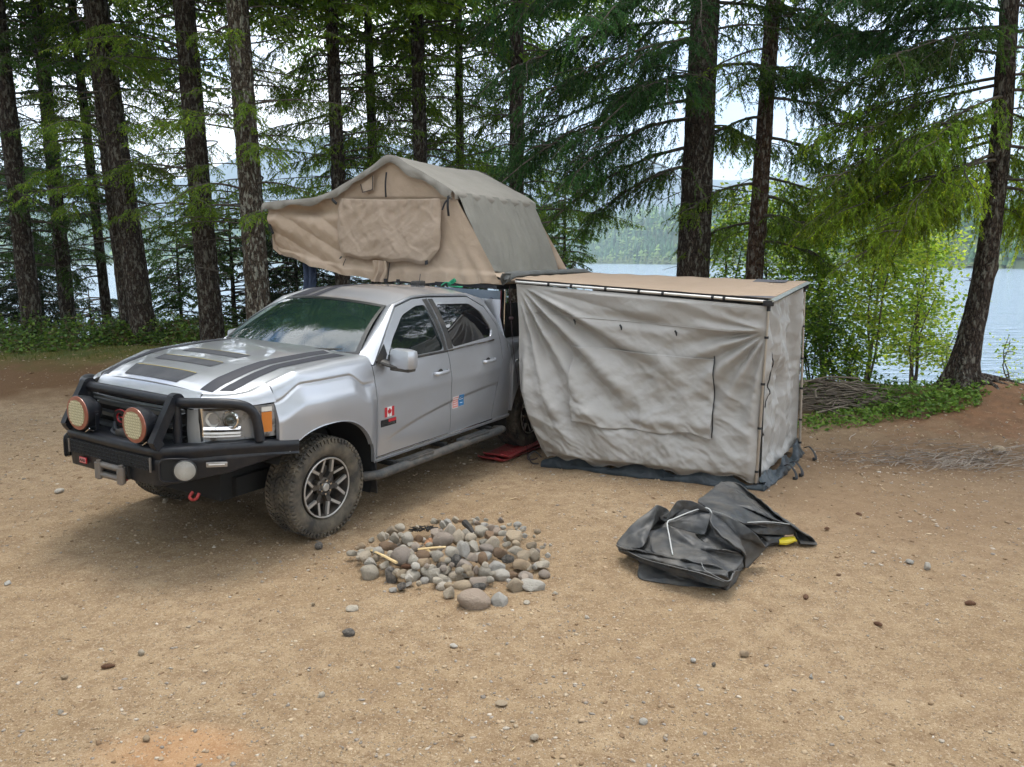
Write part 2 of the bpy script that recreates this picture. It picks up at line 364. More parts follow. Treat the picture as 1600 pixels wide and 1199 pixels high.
# far shore: hills with forest
M_HILL = mat('forest_floor', (.035, .06, .02), .95, col2=(.06, .09, .025), nscale=.02, bump=0)
def ridge_hill(name, x0, x1, ysh, depth, top, seed, nx=160, ny=30, label=None, m=None):
    xs = np.linspace(x0, x1, nx); v = np.linspace(0, 1, ny); P = np.zeros((nx, ny, 3))
    for i, x in enumerate(xs):
        ys = ysh(x); hh = top(x); P[i, :, 0] = x; P[i, :, 1] = ys + v * depth
        P[i, :, 2] = WATER_Z - .5 + (hh + .5) * np.sin(np.minimum(v * 1.15, 1) * pi / 2) ** 1.3 * (1 + .22 * fbm(x / (depth * .8) + v * 2, v * 3 + x / depth, seed))
    o = MB().grid(P).obj(name, m or M_HILL); return tag(o, kind='structure', label=label), P
def near_shore(x): return 1150 - 930 * sst(120, 260, x) + 60 * np.sin(x * .01) + 12 * np.sin(x * .05)
def near_top(x): return 72 + 14 * np.sin(x * .006 + 1) - 42 * sst(100, 260, x)
h1, P1 = ridge_hill('forested_hill', -1500, 900, near_shore, 420, near_top, 3, label='hazy forested hillside across the lake')
M_MTN = mat('mountain_rock', (.03, .055, .075), .95, col2=(.05, .08, .10), nscale=.004)
h2, P2 = ridge_hill('mountain', -3200, 3600, lambda x: 2300., 900, lambda x: 400 + 80 * np.sin(x * .0022 + 2) + 40 * np.sin(x * .0061), 9, m=M_MTN, label='distant blue mountain ridge')
# far forest standing on the hill (uncountable)
M_FARTREE = mat('far_forest', (1, 1, 1), .9, tint=1)
def far_forest():
    r = np.random.default_rng(5); V = []; F = []; C = []; n = 0
    for k in range(9500):
        near = r.random() < .35
        x = r.uniform(110, 520) if near else r.uniform(-900, 700); i = (x + 1500) / 2400 * 159; i0 = int(i)
        v = r.random() ** 1.5 * .85; j = int(v * 29); p = P1[min(i0, 159), j]
        ysh = near_shore(x); y = ysh + v * 420; z = p[2]; con = r.random() < .7
        h = (r.uniform(12, 24) if con else r.uniform(7, 13)); w = h * (r.uniform(.13, .2) if con else r.uniform(.35, .5))
        if ysh < 500: h *= .62; w *= .62
        c = np.array([.032, .085, .03]) * r.uniform(.7, 1.6) if con else np.array([.12, .20, .04]) * r.uniform(.7, 1.3)
        if v < .03: c = np.array([.13, .17, .05]) * r.uniform(.7, 1.2); h *= .5
        m = 6; ang = np.arange(m) * 2 * pi / m + r.random()
        if con:
            for q in range(3):
                zb = z + h * (.08 + .27 * q); rr = w * (1 - .27 * q); rad = rr * r.uniform(.75, 1.25, m)
                V += [(x + a * cos(t), y + a * sin(t), zb - r.uniform(0, .05) * h) for a, t in zip(rad, ang)] + [(x, y, zb + h * .42)]
                F += [(n + i, n + (i + 1) % m, n + m) for i in range(m)]; C += [c] * (m + 1); n += m + 1
        else:
            for q, (zz, rr) in enumerate(((.1, .8), (.5, 1), (.8, .7))):
                rad = w * rr * r.uniform(.7, 1.3, m)
                V += [(x + a * cos(t), y + a * sin(t), z + h * zz * r.uniform(.85, 1.15)) for a, t in zip(rad, ang)] + [(x, y, z + h * (zz + .35))]
                F += [(n + i, n + (i + 1) % m, n + m) for i in range(m)]; C += [c] * (m + 1); n += m + 1
    o = fastmesh('far_forest', V, F, M_FARTREE, 3, np.array(C)); tag(o, 'far hazy forest of conifers and broadleaf trees along the opposite shore', kind='stuff')
far_forest()
# aerial haze
hz = MB().box((0, 1500, 238), (8000, 4200, 490)).obj('haze', bpy.data.materials.new('haze_air'), smooth=False); tag(hz, 'pale blue summer haze over the lake', kind='stuff')
def build_haze():
    m = hz.data.materials[0]; m.use_nodes = True; t = m.node_tree; t.nodes.remove(t.nodes['Principled BSDF'])
    v = N(t, 'ShaderNodeVolumePrincipled'); v.inputs['Density'].default_value = HAZE_D; v.inputs['Color'].default_value = (.66, .85, 1, 1); v.inputs['Anisotropy'].default_value = .1
    t.links.new(v.outputs[0], t.nodes['Material Output'].inputs['Volume'])
HAZE_D = .00030
build_haze()
# loose gravel (uncountable)
M_GRAV = mat('gravel', (1, 1, 1), .9, tint=1, bump=.3, bscale=300, spec=.2)
def gravel():
    r = np.random.default_rng(21); ico = bmesh.new(); bmesh.ops.create_icosphere(ico, subdivisions=1, radius=1)
    IV = np.array([v.co[:] for v in ico.verts]); IF = np.array([[v.index for v in f.verts] for f in ico.faces]); ico.free()
    n = 62000
    d = 2.5 + 13.5 * r.random(n) ** 1.9; a = r.uniform(-.72, .72, n); x = d * np.tan(a); y = d
    keep = np.abs(x) < d * .74; x = x[keep]; y = y[keep]; n = len(x)
    dens = fbm(x * .8, y * .8, 40) + .25 * (x > 3); k = r.random(n) < np.clip(.55 + dens * 1.6, .15, 1); x = x[k]; y = y[k]; n = len(x)
    s = .0020 + .0090 * r.random(n) ** 6 + .004 * r.random(n) * (y > 5); s *= 1 + (y > 7) * .35
    z = gz(x, y) + s * .12
    pal = np.array([(.40, .32, .23), (.34, .25, .165), (.46, .40, .33), (.22, .145, .085), (.37, .27, .175), (.27, .235, .20), (.43, .33, .22)])
    col = pal[r.integers(0, len(pal), n)] * r.uniform(.75, 1.15, (n, 1))
    sc = r.uniform(.6, 1.5, (n, 1, 3)) * np.array([1.1, 1.1, .55]) * s[:, None, None]
    V = IV[None] * (1 + .25 * r.standard_normal((n, len(IV), 1))) * sc
    th = r.uniform(0, 2 * pi, n); c, sn = np.cos(th)[:, None], np.sin(th)[:, None]
    X = V[..., 0] * c - V[..., 1] * sn + x[:, None]; Y = V[..., 0] * sn + V[..., 1] * c + y[:, None]; Z = V[..., 2] + z[:, None]
    VV = np.stack([X, Y, Z], -1).reshape(-1, 3); FF = (IF[None] + (np.arange(n) * len(IV))[:, None, None]).reshape(-1, 3)
    o = fastmesh('gravel', VV, FF, M_GRAV, 3, np.repeat(col, len(IV), 0)); tag(o, 'fine loose gravel scattered over the sandy clearing', kind='stuff')
    # dry needles, bark chips and twigs
    n = 16000; d = 2.4 + 13 * r.random(n) ** 1.4; x = d * r.uniform(-.74, .74, n); y = d
    w_ = .25 + .9 * sst(2, 5, x) * sst(6, 9, y) + .6 * sst(9, 13, y); k = r.random(n) < w_; x = x[k]; y = y[k]; n = len(x)
    L_ = (.005 + .016 * r.random(n) ** 2.5) * (1 + 1.6 * (y > 6.5)); th = r.uniform(0, pi, n); wd = L_ * r.uniform(.05, .2, n); z = gz(x, y) + .004
    dx, dy = np.cos(th) * L_, np.sin(th) * L_; px, py = -np.sin(th) * wd, np.cos(th) * wd; tz = r.uniform(0, .3, n) * L_
    Q = np.stack([np.stack([x - dx, y - dy, z], -1), np.stack([x + px, y + py, z + wd * .3], -1), np.stack([x + dx, y + dy, z + tz], -1), np.stack([x - px, y - py, z + wd * .3], -1)], 1).reshape(-1, 3)
    pal = np.array([(.30, .20, .11), (.45, .34, .20), (.16, .09, .05), (.24, .15, .08), (.38, .28, .17)])
    col = np.repeat(pal[r.integers(0, 5, n)], 4, 0)
    o = fastmesh('litter', Q, np.arange(n * 4).reshape(-1, 4), M_GRAV, 4, col); tag(o, 'dry needles and bark litter on the dirt', kind='stuff')
gravel()
# ================================================================== TREES
def bark_mat(name, a, b, c, lich):
    m = bpy.data.materials.new(name); m.use_nodes = True; t = m.node_tree; bs = t.nodes['Principled BSDF']; L = t.links.new
    bs.inputs['Roughness'].default_value = .92; bs.inputs['Specular IOR Level'].default_value = .2
    co = N(t, 'ShaderNodeTexCoord'); mp = N(t, 'ShaderNodeMapping'); mp.inputs['Scale'].default_value = (1, 1, .38); L(co.outputs['Object'], mp.inputs[0])
    wn = N(t, 'ShaderNodeTexNoise'); wn.inputs['Scale'].default_value = 6; L(mp.outputs[0], wn.inputs['Vector'])
    wv = N(t, 'ShaderNodeVectorMath', operation='MULTIPLY_ADD'); wv.inputs[1].default_value = (.16, .16, .16); L(wn.outputs['Color'], wv.inputs[0]); L(mp.outputs[0], wv.inputs[2])
    vo = N(t, 'ShaderNodeTexVoronoi', feature='DISTANCE_TO_EDGE'); vo.inputs['Scale'].default_value = 30; L(wv.outputs[0], vo.inputs['Vector'])
    v2 = N(t, 'ShaderNodeTexVoronoi'); v2.inputs['Scale'].default_value = 30; L(wv.outputs[0], v2.inputs['Vector'])
    n = N(t, 'ShaderNodeTexNoise'); n.inputs['Scale'].default_value = 45; n.inputs['Detail'].default_value = 7; n.inputs['Roughness'].default_value = .7; L(mp.outputs[0], n.inputs['Vector'])
    n2 = N(t, 'ShaderNodeTexNoise'); n2.inputs['Scale'].default_value = 21; n2.inputs['Detail'].default_value = 5; n2.inputs['Roughness'].default_value = .6; L(mp.outputs[0], n2.inputs['Vector'])
    def ramp(v, x0, x1, lo=0, hi=1):
        r = N(t, 'ShaderNodeMapRange'); r.inputs[1].default_value = x0; r.inputs[2].default_value = x1; r.inputs[3].default_value = lo; r.inputs[4].default_value = hi; L(v, r.inputs[0]); return r.outputs[0]
    def mix(f, p, q):
        x = N(t, 'ShaderNodeMix', data_type='RGBA'); L(f, x.inputs[0])
        for k, u in ((6, p), (7, q)):
            if isinstance(u, tuple): x.inputs[k].default_value = (*u, 1)
            else: L(u, x.inputs[k])
        return x.outputs[2]
    sc = N(t, 'ShaderNodeSeparateColor'); L(v2.outputs['Color'], sc.inputs[0])
    cc = mix(sc.outputs[0], a, b); cc = mix(ramp(n.outputs[0], .5, .68), cc, c); cc = mix(ramp(vo.outputs[0], .09, .0), cc, tuple(k * .35 for k in a))
    cc = mix(ramp(n2.outputs[0], .53, .60, 0, lich[3]), cc, lich[:3]); L(cc, bs.inputs['Base Color'])
    h = N(t, 'ShaderNodeMath', operation='MULTIPLY_ADD'); h.inputs[1].default_value = .5; L(n.outputs[0], h.inputs[0]); L(ramp(vo.outputs[0], 0, .12), h.inputs[2])
    bp = N(t, 'ShaderNodeBump'); bp.inputs['Strength'].default_value = 1; bp.inputs['Distance'].default_value = .022; L(h.outputs[0], bp.inputs['Height']); L(bp.outputs[0], bs.inputs['Normal'])
    return m
M_BARK = bark_mat('fir_bark', (.032, .023, .017), (.05, .037, .028), (.13, .105, .085), (.20, .195, .165, .7))
M_BARK_PALE = bark_mat('lichen_bark', (.060, .044, .031), (.095, .074, .056), (.20, .17, .14), (.32, .32, .27, .95))
M_BARK_RED = bark_mat('red_bark', (.062, .034, .022), (.09, .055, .038), (.17, .125, .095), (.28, .26, .225, .7))
M_TWIG = mat('dead_twig', (.040, .032, .025), .9, col2=(.12, .10, .078), nscale=14)
M_NEEDLE = mat('needle_foliage', (1, 1, 1), .55, tint=1, trans=.5, spec=.2)
M_LEAF = mat('broadleaf_foliage', (1, 1, 1), .45, tint=1, trans=.6, spec=.3)

def trunk_mesh(path, rad, seed, flare=0, n=56, dz=.055, knobs=()):
    """path: control points (x,y,z) relative to the base; rad: radii at those points."""
    P = np.asarray(path, float); Ln = np.linalg.norm(np.diff(P, axis=0), axis=1).sum()
    low = int(min(Ln, 8) / dz) + int(max(Ln - 8, 0) / .3) + 4
    C = cat(P, 400); s = np.linspace(0, 1, 400); d = np.r_[0, np.cumsum(np.linalg.norm(np.diff(C, axis=0), axis=1))]
    hh = np.r_[np.linspace(0, min(8, d[-1]), int(min(Ln, 8) / dz) + 2), np.linspace(8.3, d[-1], int(max(Ln - 8, 0) / .3) + 1)] if d[-1] > 8.4 else np.linspace(0, d[-1], int(d[-1] / dz) + 2)
    rr = np.interp(hh, np.r_[0, np.cumsum(np.linalg.norm(np.diff(P, axis=0), axis=1))], rad)
    V = np.zeros((len(hh), n, 3)); t = np.arange(n) * 2 * pi / n
    for k, h in enumerate(hh):
        c = np.array([np.interp(h, d, C[:, q]) for q in range(3)]); r = rr[k]
        cx, cy = np.cos(t), np.sin(t)
        b = 1 + .05 * (vn(cx * 1.3 + 9, cy * 1.3 + h * .5, seed) - .5) * 2
        pl = ridge(t / (2 * pi) * 16 + 100, np.full(n, h * 2.6) + .6 * fbm(t * 3, np.full(n, h), seed), seed, 2); pl = (pl + np.roll(pl, 1)) / 2
        disp = .020 * (pl - .3) + .012 * (vn(t * 9, np.full(n, h * 9), seed + 3) - .5)
        if flare: b = b + flare * math.exp(-h / .28) * (1 + .6 * np.cos(t * 5 + seed))
        for (kh, kt, ks) in knobs: b = b + .35 * np.exp(-((h - kh) / ks) ** 2) * np.exp(-((np.angle(np.exp(1j * (t - kt)))) / .5) ** 2)
        q = r * b + disp * min(1, r / .14)
        V[k, :, 0] = c[0] + q * cx; V[k, :, 1] = c[1] + q * cy; V[k, :, 2] = c[2]
    return V
class Foliage:
    """collects limbs (tubes), bare twigs and needle blades as arrays."""
    def __init__(s, seed): s.r = np.random.default_rng(seed); s.limb = MB(); s.T = []; s.C = []; s.TW = []
    def blades(s, A, B, step, bl, bw, cols, droop=.3):
        """needle blades along segments A->B (n,3)."""
        r = s.r; D = B - A; Ls = np.linalg.norm(D, axis=1); k = np.maximum((Ls / step).astype(int), 1); idx = np.repeat(np.arange(len(A)), k)
        f = r.random(len(idx)); f = (np.concatenate([np.arange(q) for q in k]) + f * .9) / k[idx]
        P = A[idx] + D[idx] * f[:, None]; d = D[idx] / Ls[idx][:, None]
        rv = r.standard_normal((len(idx), 3)); rv -= d * (rv * d).sum(1)[:, None]; rv /= np.maximum(np.linalg.norm(rv, axis=1), 1e-6)[:, None]
        rv[:, 2] *= .55
        nd = d * .75 + rv * .75 + np.array([0, 0, -droop]); nd /= np.linalg.norm(nd, axis=1)[:, None]
        l = bl * r.uniform(.6, 1.25, len(idx)) * (1.05 - .45 * f); w_ = bw * r.uniform(.7, 1.3, len(idx))
        sd = np.cross(nd, r.standard_normal((len(idx), 3))); sd /= np.maximum(np.linalg.norm(sd, axis=1), 1e-6)[:, None]
        T = np.stack([P - sd * w_[:, None], P + sd * w_[:, None], P + nd * l[:, None]], 1)
        s.T.append(T.reshape(-1, 3)); s.C.append(np.repeat(cols[idx] * r.uniform(.72, 1.28, (len(idx), 1)), 3, 0))
        s.TW.append((A, B))
    def branch(s, base, az, L, rise=.1, droop=.55, dens=1., col=(.045, .085, .02), r0=.022, bare=.25, twl=.55, blade=(.05, .0065), step=.02, hang=.5, limb=True, sub=0):
        r = s.r
        P = s._branch(base, az, L, rise, droop, dens, col, r0, bare, twl, blade, step, hang, limb)
        for q in range(sub):
            f = r.uniform(.15, .9); i = f * 11; i0 = int(i); b = P[i0] * (1 - i + i0) + P[min(i0 + 1, 11)] * (i - i0)
            s._branch(b, az + r.choice([-1, 1]) * r.uniform(.35, 1.0), L * r.uniform(.22, .5) * (1.15 - f * .5), r.uniform(-.25, .12), r.uniform(.25, .7), dens, np.array(col) * r.uniform(.8, 1.3), r0 * .5, .1, twl * .85, blade, step, hang * r.uniform(.8, 1.4), limb)
        return P
    def _branch(s, base, az, L, rise, droop, dens, col, r0, bare, twl, blade, step, hang, limb):
        r = s.r; m = 12; t = np.linspace(0, 1, m); d = np.array([cos(az), sin(az), 0]); side = np.array([-sin(az), cos(az), 0])
        wig = r.uniform(-.2, .2, 2)
        P = base + np.outer(t * L, d) + np.outer(L * (rise * t - droop * t ** 2.1), [0, 0, 1]) + np.outer(L * (wig[0] * np.sin(t * 5) + wig[1] * t * t), side)
        if limb: s.limb.tube(P, np.linspace(r0, r0 * .18, m), 5, caps=False)
        n = max(int(L * 22 * dens), 4); f = bare + (1 - bare) * (np.arange(n) + r.random(n)) / n
        B0 = np.stack([np.interp(f, t, P[:, q]) for q in range(3)], 1); sg = np.where(np.arange(n) % 2 == 0, 1, -1)
        tl = twl * (1.12 - f ** 1.5) * r.uniform(.45, 1.2, n); fw = r.uniform(.3, .9, n)
        D = d * fw[:, None] + side * (sg * r.uniform(.5, 1.1, n))[:, None]; D[:, 2] = -r.uniform(.0, hang, n); D /= np.linalg.norm(D, axis=1)[:, None]
        # each twig: two segments, second droops more, plus side sprigs
        M = B0 + D * (tl * .5)[:, None]; D2 = D.copy(); D2[:, 2] -= hang * r.uniform(.4, 1.3, n); D2 /= np.linalg.norm(D2, axis=1)[:, None]; E = M + D2 * (tl * .55)[:, None]
        A = [B0, M]; Bb = [M, E]; base_c = np.array(col)[None] * r.uniform(.65, 1.5)
        for q in range(3):
            ff = r.uniform(.2, .95, n); Q = np.where(ff[:, None] < .5, B0 + (M - B0) * ff[:, None] * 2, M + (E - M) * (ff[:, None] * 2 - 1))
            D3 = D + np.cross(D, [0, 0, 1]) * r.choice([-1, 1], n)[:, None] * r.uniform(.5, 1.1, n)[:, None]; D3[:, 2] -= hang * r.uniform(.3, 1.4, n); D3 /= np.linalg.norm(D3, axis=1)[:, None]
            A.append(Q); Bb.append(Q + D3 * (tl * r.uniform(.25, .5, n))[:, None])
        A = np.vstack(A); Bb = np.vstack(Bb); cl = base_c * r.uniform(.7, 1.3, (len(A), 1)) * np.array([1, 1, 1])
        yel = r.random(len(A)) < .16; cl[yel] *= np.array([1.7, 1.35, 1.0])
        s.blades(A, Bb, step, blade[0], blade[1], cl); return P
    def bare(s, base, az, L, rise=-.1, r0=.010):
        r = s.r; m = 7; t = np.linspace(0, 1, m); d = np.array([cos(az), sin(az), 0]); side = np.array([-sin(az), cos(az), 0])
        P = base + np.outer(t * L, d) + np.outer(L * (rise * t + r.uniform(-.4, .1) * t * t), [0, 0, 1]) + np.outer(r.uniform(-.15, .15) * L * np.sin(t * 6), side)
        s.limb.tube(P, np.linspace(r0, r0 * .25, m), 4, caps=False)
        for q in range(int(L * 5)):
            i = r.integers(2, m); a2 = az + r.choice([-1, 1]) * r.uniform(.5, 1.1); l2 = L * r.uniform(.12, .4)
            E = P[i] + np.array([cos(a2) * l2, sin(a2) * l2, r.uniform(-.5, .15) * l2]); mid = (P[i] + E) / 2 + np.array([0, 0, r.uniform(0, .1) * l2])
            s.limb.tube([P[i], mid, E], [r0 * .4, r0 * .28, r0 * .12], 3, caps=False)
    def leaves(s, P, D, n, size, spread, cols):
        """broad leaves clustered round points P (m,3) ."""
        r = s.r; i = r.integers(0, len(P), n); C = P[i] + r.standard_normal((n, 3)) * spread
        a = r.standard_normal((n, 3)); a[:, 2] *= .45; a /= np.linalg.norm(a, axis=1)[:, None]; b = np.cross(a, r.standard_normal((n, 3)) * np.array([.5, .5, 1.4])); b /= np.maximum(np.linalg.norm(b, axis=1), 1e-6)[:, None]
        l = size * r.uniform(.6, 1.3, n)[:, None]; w_ = l * .33
        q1 = np.stack([C - a * l * .5, C + b * w_ - a * l * .02, C + a * l * .55], 1); q2 = np.stack([C - a * l * .5, C + a * l * .55, C - b * w_ - a * l * .02], 1)
        q2[:, 2] += np.array([0, 0, -.1]) * l
        T = np.stack([q1, q2], 1).reshape(-1, 3); c = np.asarray(cols)[r.integers(0, len(cols), n)] * r.uniform(.75, 1.25, (n, 1))
        s.T.append(T); s.C.append(np.repeat(c, 6, 0))
    def crown(s, name, m, parent, label=None):
        V = np.vstack(s.T); o = fastmesh(name, V, np.arange(len(V)).reshape(-1, 3), m, 3, np.vstack(s.C), parent)
        if label: o['label'] = label
        return o
    def limbs(s, name, m, parent, twigs=True):
        if twigs and s.TW:
            A = np.vstack([a for a, b in s.TW]); B = np.vstack([b for a, b in s.TW])
            k = s.r.random(len(A)) < .5; A, B = A[k], B[k]; D = B - A; sd = np.cross(D, s.r.standard_normal(D.shape)); sd /= np.maximum(np.linalg.norm(sd, axis=1), 1e-6)[:, None]
            V = np.stack([A - sd * .0035, A + sd * .0035, B], 1).reshape(-1, 3)
            s.limb.add(V, np.arange(len(V)).reshape(-1, 3))
        return s.limb.obj(name, m, parent, sharp=180) if s.limb.n else None
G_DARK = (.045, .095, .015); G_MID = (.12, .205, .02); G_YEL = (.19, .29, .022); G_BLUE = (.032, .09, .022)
TREES = []
def conifer(name, base, lean, H, r0, seed, label, cat_='tree', barkm=None, n_br=26, z0=2.3, zvis=6.5, L=(1.2, 2.6), col=G_MID, top=True, extra=(), bare=10, dens=1., path=None, rads=None, flare=.18, azr=None, knobs=(), group=None, blade=(.065, .0095), step=.030, hang=.85, droop=(.15, .5), twl=.5, rise=(0, .3)):
    r = random.Random(seed); x, y = base; z = float(gz(x, y, False)) - .06
    root = empty(name, (x, y, z), label=label, cat=cat_, group=group)
    if path is None:
        path = [(0, 0, 0), (lean[0] * .25, lean[1] * .25, H * .25), (lean[0] * .5, lean[1] * .5, H * .5), (lean[0], lean[1], H)]; r0 *= .9; rads = [r0, r0 * .82, r0 * .6, r0 * .12]
    MB().grid(np.transpose(trunk_mesh(path, rads, seed, flare, knobs=knobs), (0, 1, 2)), closev=True, flip=True).obj('trunk', barkm or M_BARK, root, sharp=180)
    C = cat(path, 60)
    def at(h): return np.array([np.interp(h, C[:, 2], C[:, q]) for q in range(3)])
    F = Foliage(seed)
    for k in range(bare):
        h = r.uniform(1.3, zvis); F.bare(at(h), r.uniform(0, 2 * pi), r.uniform(.4, 1.7), r.uniform(-.25, .25), r.uniform(.006, .014))
    for k in range(n_br):
        h = z0 + (zvis - z0) * (k + r.random()) / n_br; a = r.uniform(*azr) if azr else r.uniform(0, 2 * pi)
        F.branch(at(h), a, r.uniform(*L), r.uniform(*rise), r.uniform(*droop), dens, col, r.uniform(.012, .024), r.uniform(.15, .4), twl, blade, step, hang)
    if top:      # the crown above what the lens sees: coarser sprays, still the same build
        k = 0; h = zvis
        while h < H - .5:
            f = (h - zvis) / (H - zvis); F.branch(at(h), r.uniform(0, 2 * pi), (L[1] * 1.45) * (1 - f * .6), .15, .35, .5, col, .025, .12, .7, (.15, .026), .075, .5); h += .11 if f < .5 else .2
    for e in extra: F.branch(at(e[0]), radians(e[1]), e[2], **e[3])
    F.limbs('branches', M_TWIG, root); F.crown('crown', M_NEEDLE, root)
    TREES.append(root); return root
GT = 'tall conifers between the camp and the lake'
def gp(u, v, z=0):      # ground point under a pixel of the 1600 px wide photograph
    a = (u - 800) / 1217.8; b = (599.5 - v) / 1217.8; c, s = cos(radians(8.913)), sin(radians(8.913))
    dy, dz = c + b * s, -s + b * c; t = (z - CAMZ) / dz; return a * t, dy * t
def col_at(u, y): return (u - 800) / 1217.8 * y * 1.012, y
# left row
conifer('conifer', col_at(60, 15.2), (-.66, .3), 25, .20, 101, 'tall conifer at the far left edge, leaning slightly left', n_br=34, L=(1.2, 2.2), col=G_DARK, group=GT)
conifer('conifer', col_at(116, 16.6), (-.4, .26), 24, .17, 102, 'slim dark conifer, second from the left', n_br=34, L=(1.2, 2.4), col=G_DARK, group=GT)
conifer('conifer', col_at(179, 17.0), (-.65, 0), 21, .12, 103, 'thinnest conifer trunk standing left of the double trunk', n_br=32, L=(1, 2.2), col=G_DARK, group=GT)
conifer('conifer', col_at(212, 14.9), (-1.2, .1), 26, .19, 104, 'left stem of the double trunk conifer, partly hidden by its twin', n_br=24, L=(1, 2.2), group=GT)
conifer('conifer', col_at(232, 14.6), (-1.9, .1), 27, .235, 105, 'thick right stem of the double trunk conifer behind the hood', n_br=26, z0=2.6, L=(1.2, 2.4), group=GT)
conifer('conifer', col_at(337, 14.3), (-.75, .1), 27, .225, 106, 'dark conifer with mossy green boughs left of the lichen trunk', n_br=40, z0=2.4, L=(1, 2.3), group=GT)
conifer('conifer', col_at(412, 13.2), (-.55, .1), 26, .225, 107, 'lichen covered conifer trunk just left of the roof tent', barkm=M_BARK_PALE, n_br=34, z0=2.6, L=(.9, 2.0), group=GT)
# middle row
for k, (u, y, lx, H, r0, lab, L_) in enumerate((
        (541, 15.2, -.15, 19, .165, 'conifer rising behind the left slope of the roof tent', (1.2, 2.5)),
        (593, 16.4, -.1, 17, .13, 'slender conifer directly behind the peak of the roof tent', (1.2, 2.6)),
        (664, 15.4, -.1, 20, .17, 'conifer right of the peak of the roof tent', (1.3, 2.6)),
        (722, 17.2, 0, 18, .125, 'thin conifer behind the middle of the roof tent ridge', (1.3, 2.7)),
        (806, 15.0, .05, 19, .175, 'dark conifer at the right end of the roof tent ridge', (1.2, 2.5)))):
    conifer('conifer', col_at(u, y), (lx, .1), H, r0, 120 + k, lab, n_br=42, z0=2.7, L=L_, azr=(-.6, 3.75), col=(.13, .22, .02) if k % 2 else (.10, .18, .018), hang=1.15, droop=(.2, .6), group=GT, dens=1.1)
# the two big trunks behind the awning
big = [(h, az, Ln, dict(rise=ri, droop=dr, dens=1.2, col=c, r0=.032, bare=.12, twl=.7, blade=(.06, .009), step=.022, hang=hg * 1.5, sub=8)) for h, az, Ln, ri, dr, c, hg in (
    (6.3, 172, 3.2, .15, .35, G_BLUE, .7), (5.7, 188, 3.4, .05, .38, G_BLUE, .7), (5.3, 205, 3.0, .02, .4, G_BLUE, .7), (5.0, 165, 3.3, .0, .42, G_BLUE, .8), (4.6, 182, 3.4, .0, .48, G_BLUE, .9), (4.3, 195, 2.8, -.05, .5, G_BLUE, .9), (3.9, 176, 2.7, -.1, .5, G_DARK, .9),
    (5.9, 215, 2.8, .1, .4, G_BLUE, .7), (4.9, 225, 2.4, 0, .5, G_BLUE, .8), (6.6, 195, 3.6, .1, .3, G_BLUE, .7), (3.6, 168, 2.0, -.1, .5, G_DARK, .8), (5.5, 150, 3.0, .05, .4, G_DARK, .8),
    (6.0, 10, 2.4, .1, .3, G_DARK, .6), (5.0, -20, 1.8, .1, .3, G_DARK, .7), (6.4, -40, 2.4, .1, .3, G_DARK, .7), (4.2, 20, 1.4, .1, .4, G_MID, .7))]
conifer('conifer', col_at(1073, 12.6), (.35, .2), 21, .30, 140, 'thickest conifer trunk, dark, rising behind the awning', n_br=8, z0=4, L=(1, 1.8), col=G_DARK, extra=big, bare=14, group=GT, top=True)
red = [(h, az, Ln, dict(rise=ri, droop=dr, dens=1.1, col=c, r0=.028, bare=.15, twl=.6, blade=(.06, .009), step=.022, hang=hg * 1.5, sub=8)) for h, az, Ln, ri, dr, c, hg in (
    (6.3, 0, 2.6, .2, .45, G_BLUE, .8), (5.6, -15, 2.2, .1, .35, G_BLUE, .7), (5.1, 12, 2.0, .05, .4, G_DARK, .8), (4.6, -5, 1.9, .05, .45, G_DARK, .9), (4.0, 20, 1.6, 0, .5, G_DARK, .9), (3.4, 0, 1.5, 0, .45, G_MID, .9), (2.8, -30, 1.2, 0, .4, G_MID, .8),
    (5.9, 40, 2.5, .1, .4, G_DARK, .8), (3.1, 30, 1.5, 0, .5, G_MID, .9), (6.7, -25, 2.8, .2, .4, G_BLUE, .8), (4.3, 180, 1.2, 0, .5, G_DARK, .8), (3.3, 190, 1.4, 0, .4, G_MID, .8), (2.7, 175, 1.3, -.05, .4, G_MID, .8), (2.4, -10, 1.3, 0, .4, G_MID, .9))]
conifer('conifer', col_at(1166, 12.7), (.45, .1), 18, .165, 141, 'slimmer reddish conifer trunk right of the thickest trunk', barkm=M_BARK_RED, n_br=6, z0=4.6, L=(1, 1.8), extra=red, bare=14, group=GT, knobs=((5.0, -1.4, .1), (2.55, .3, .12)))
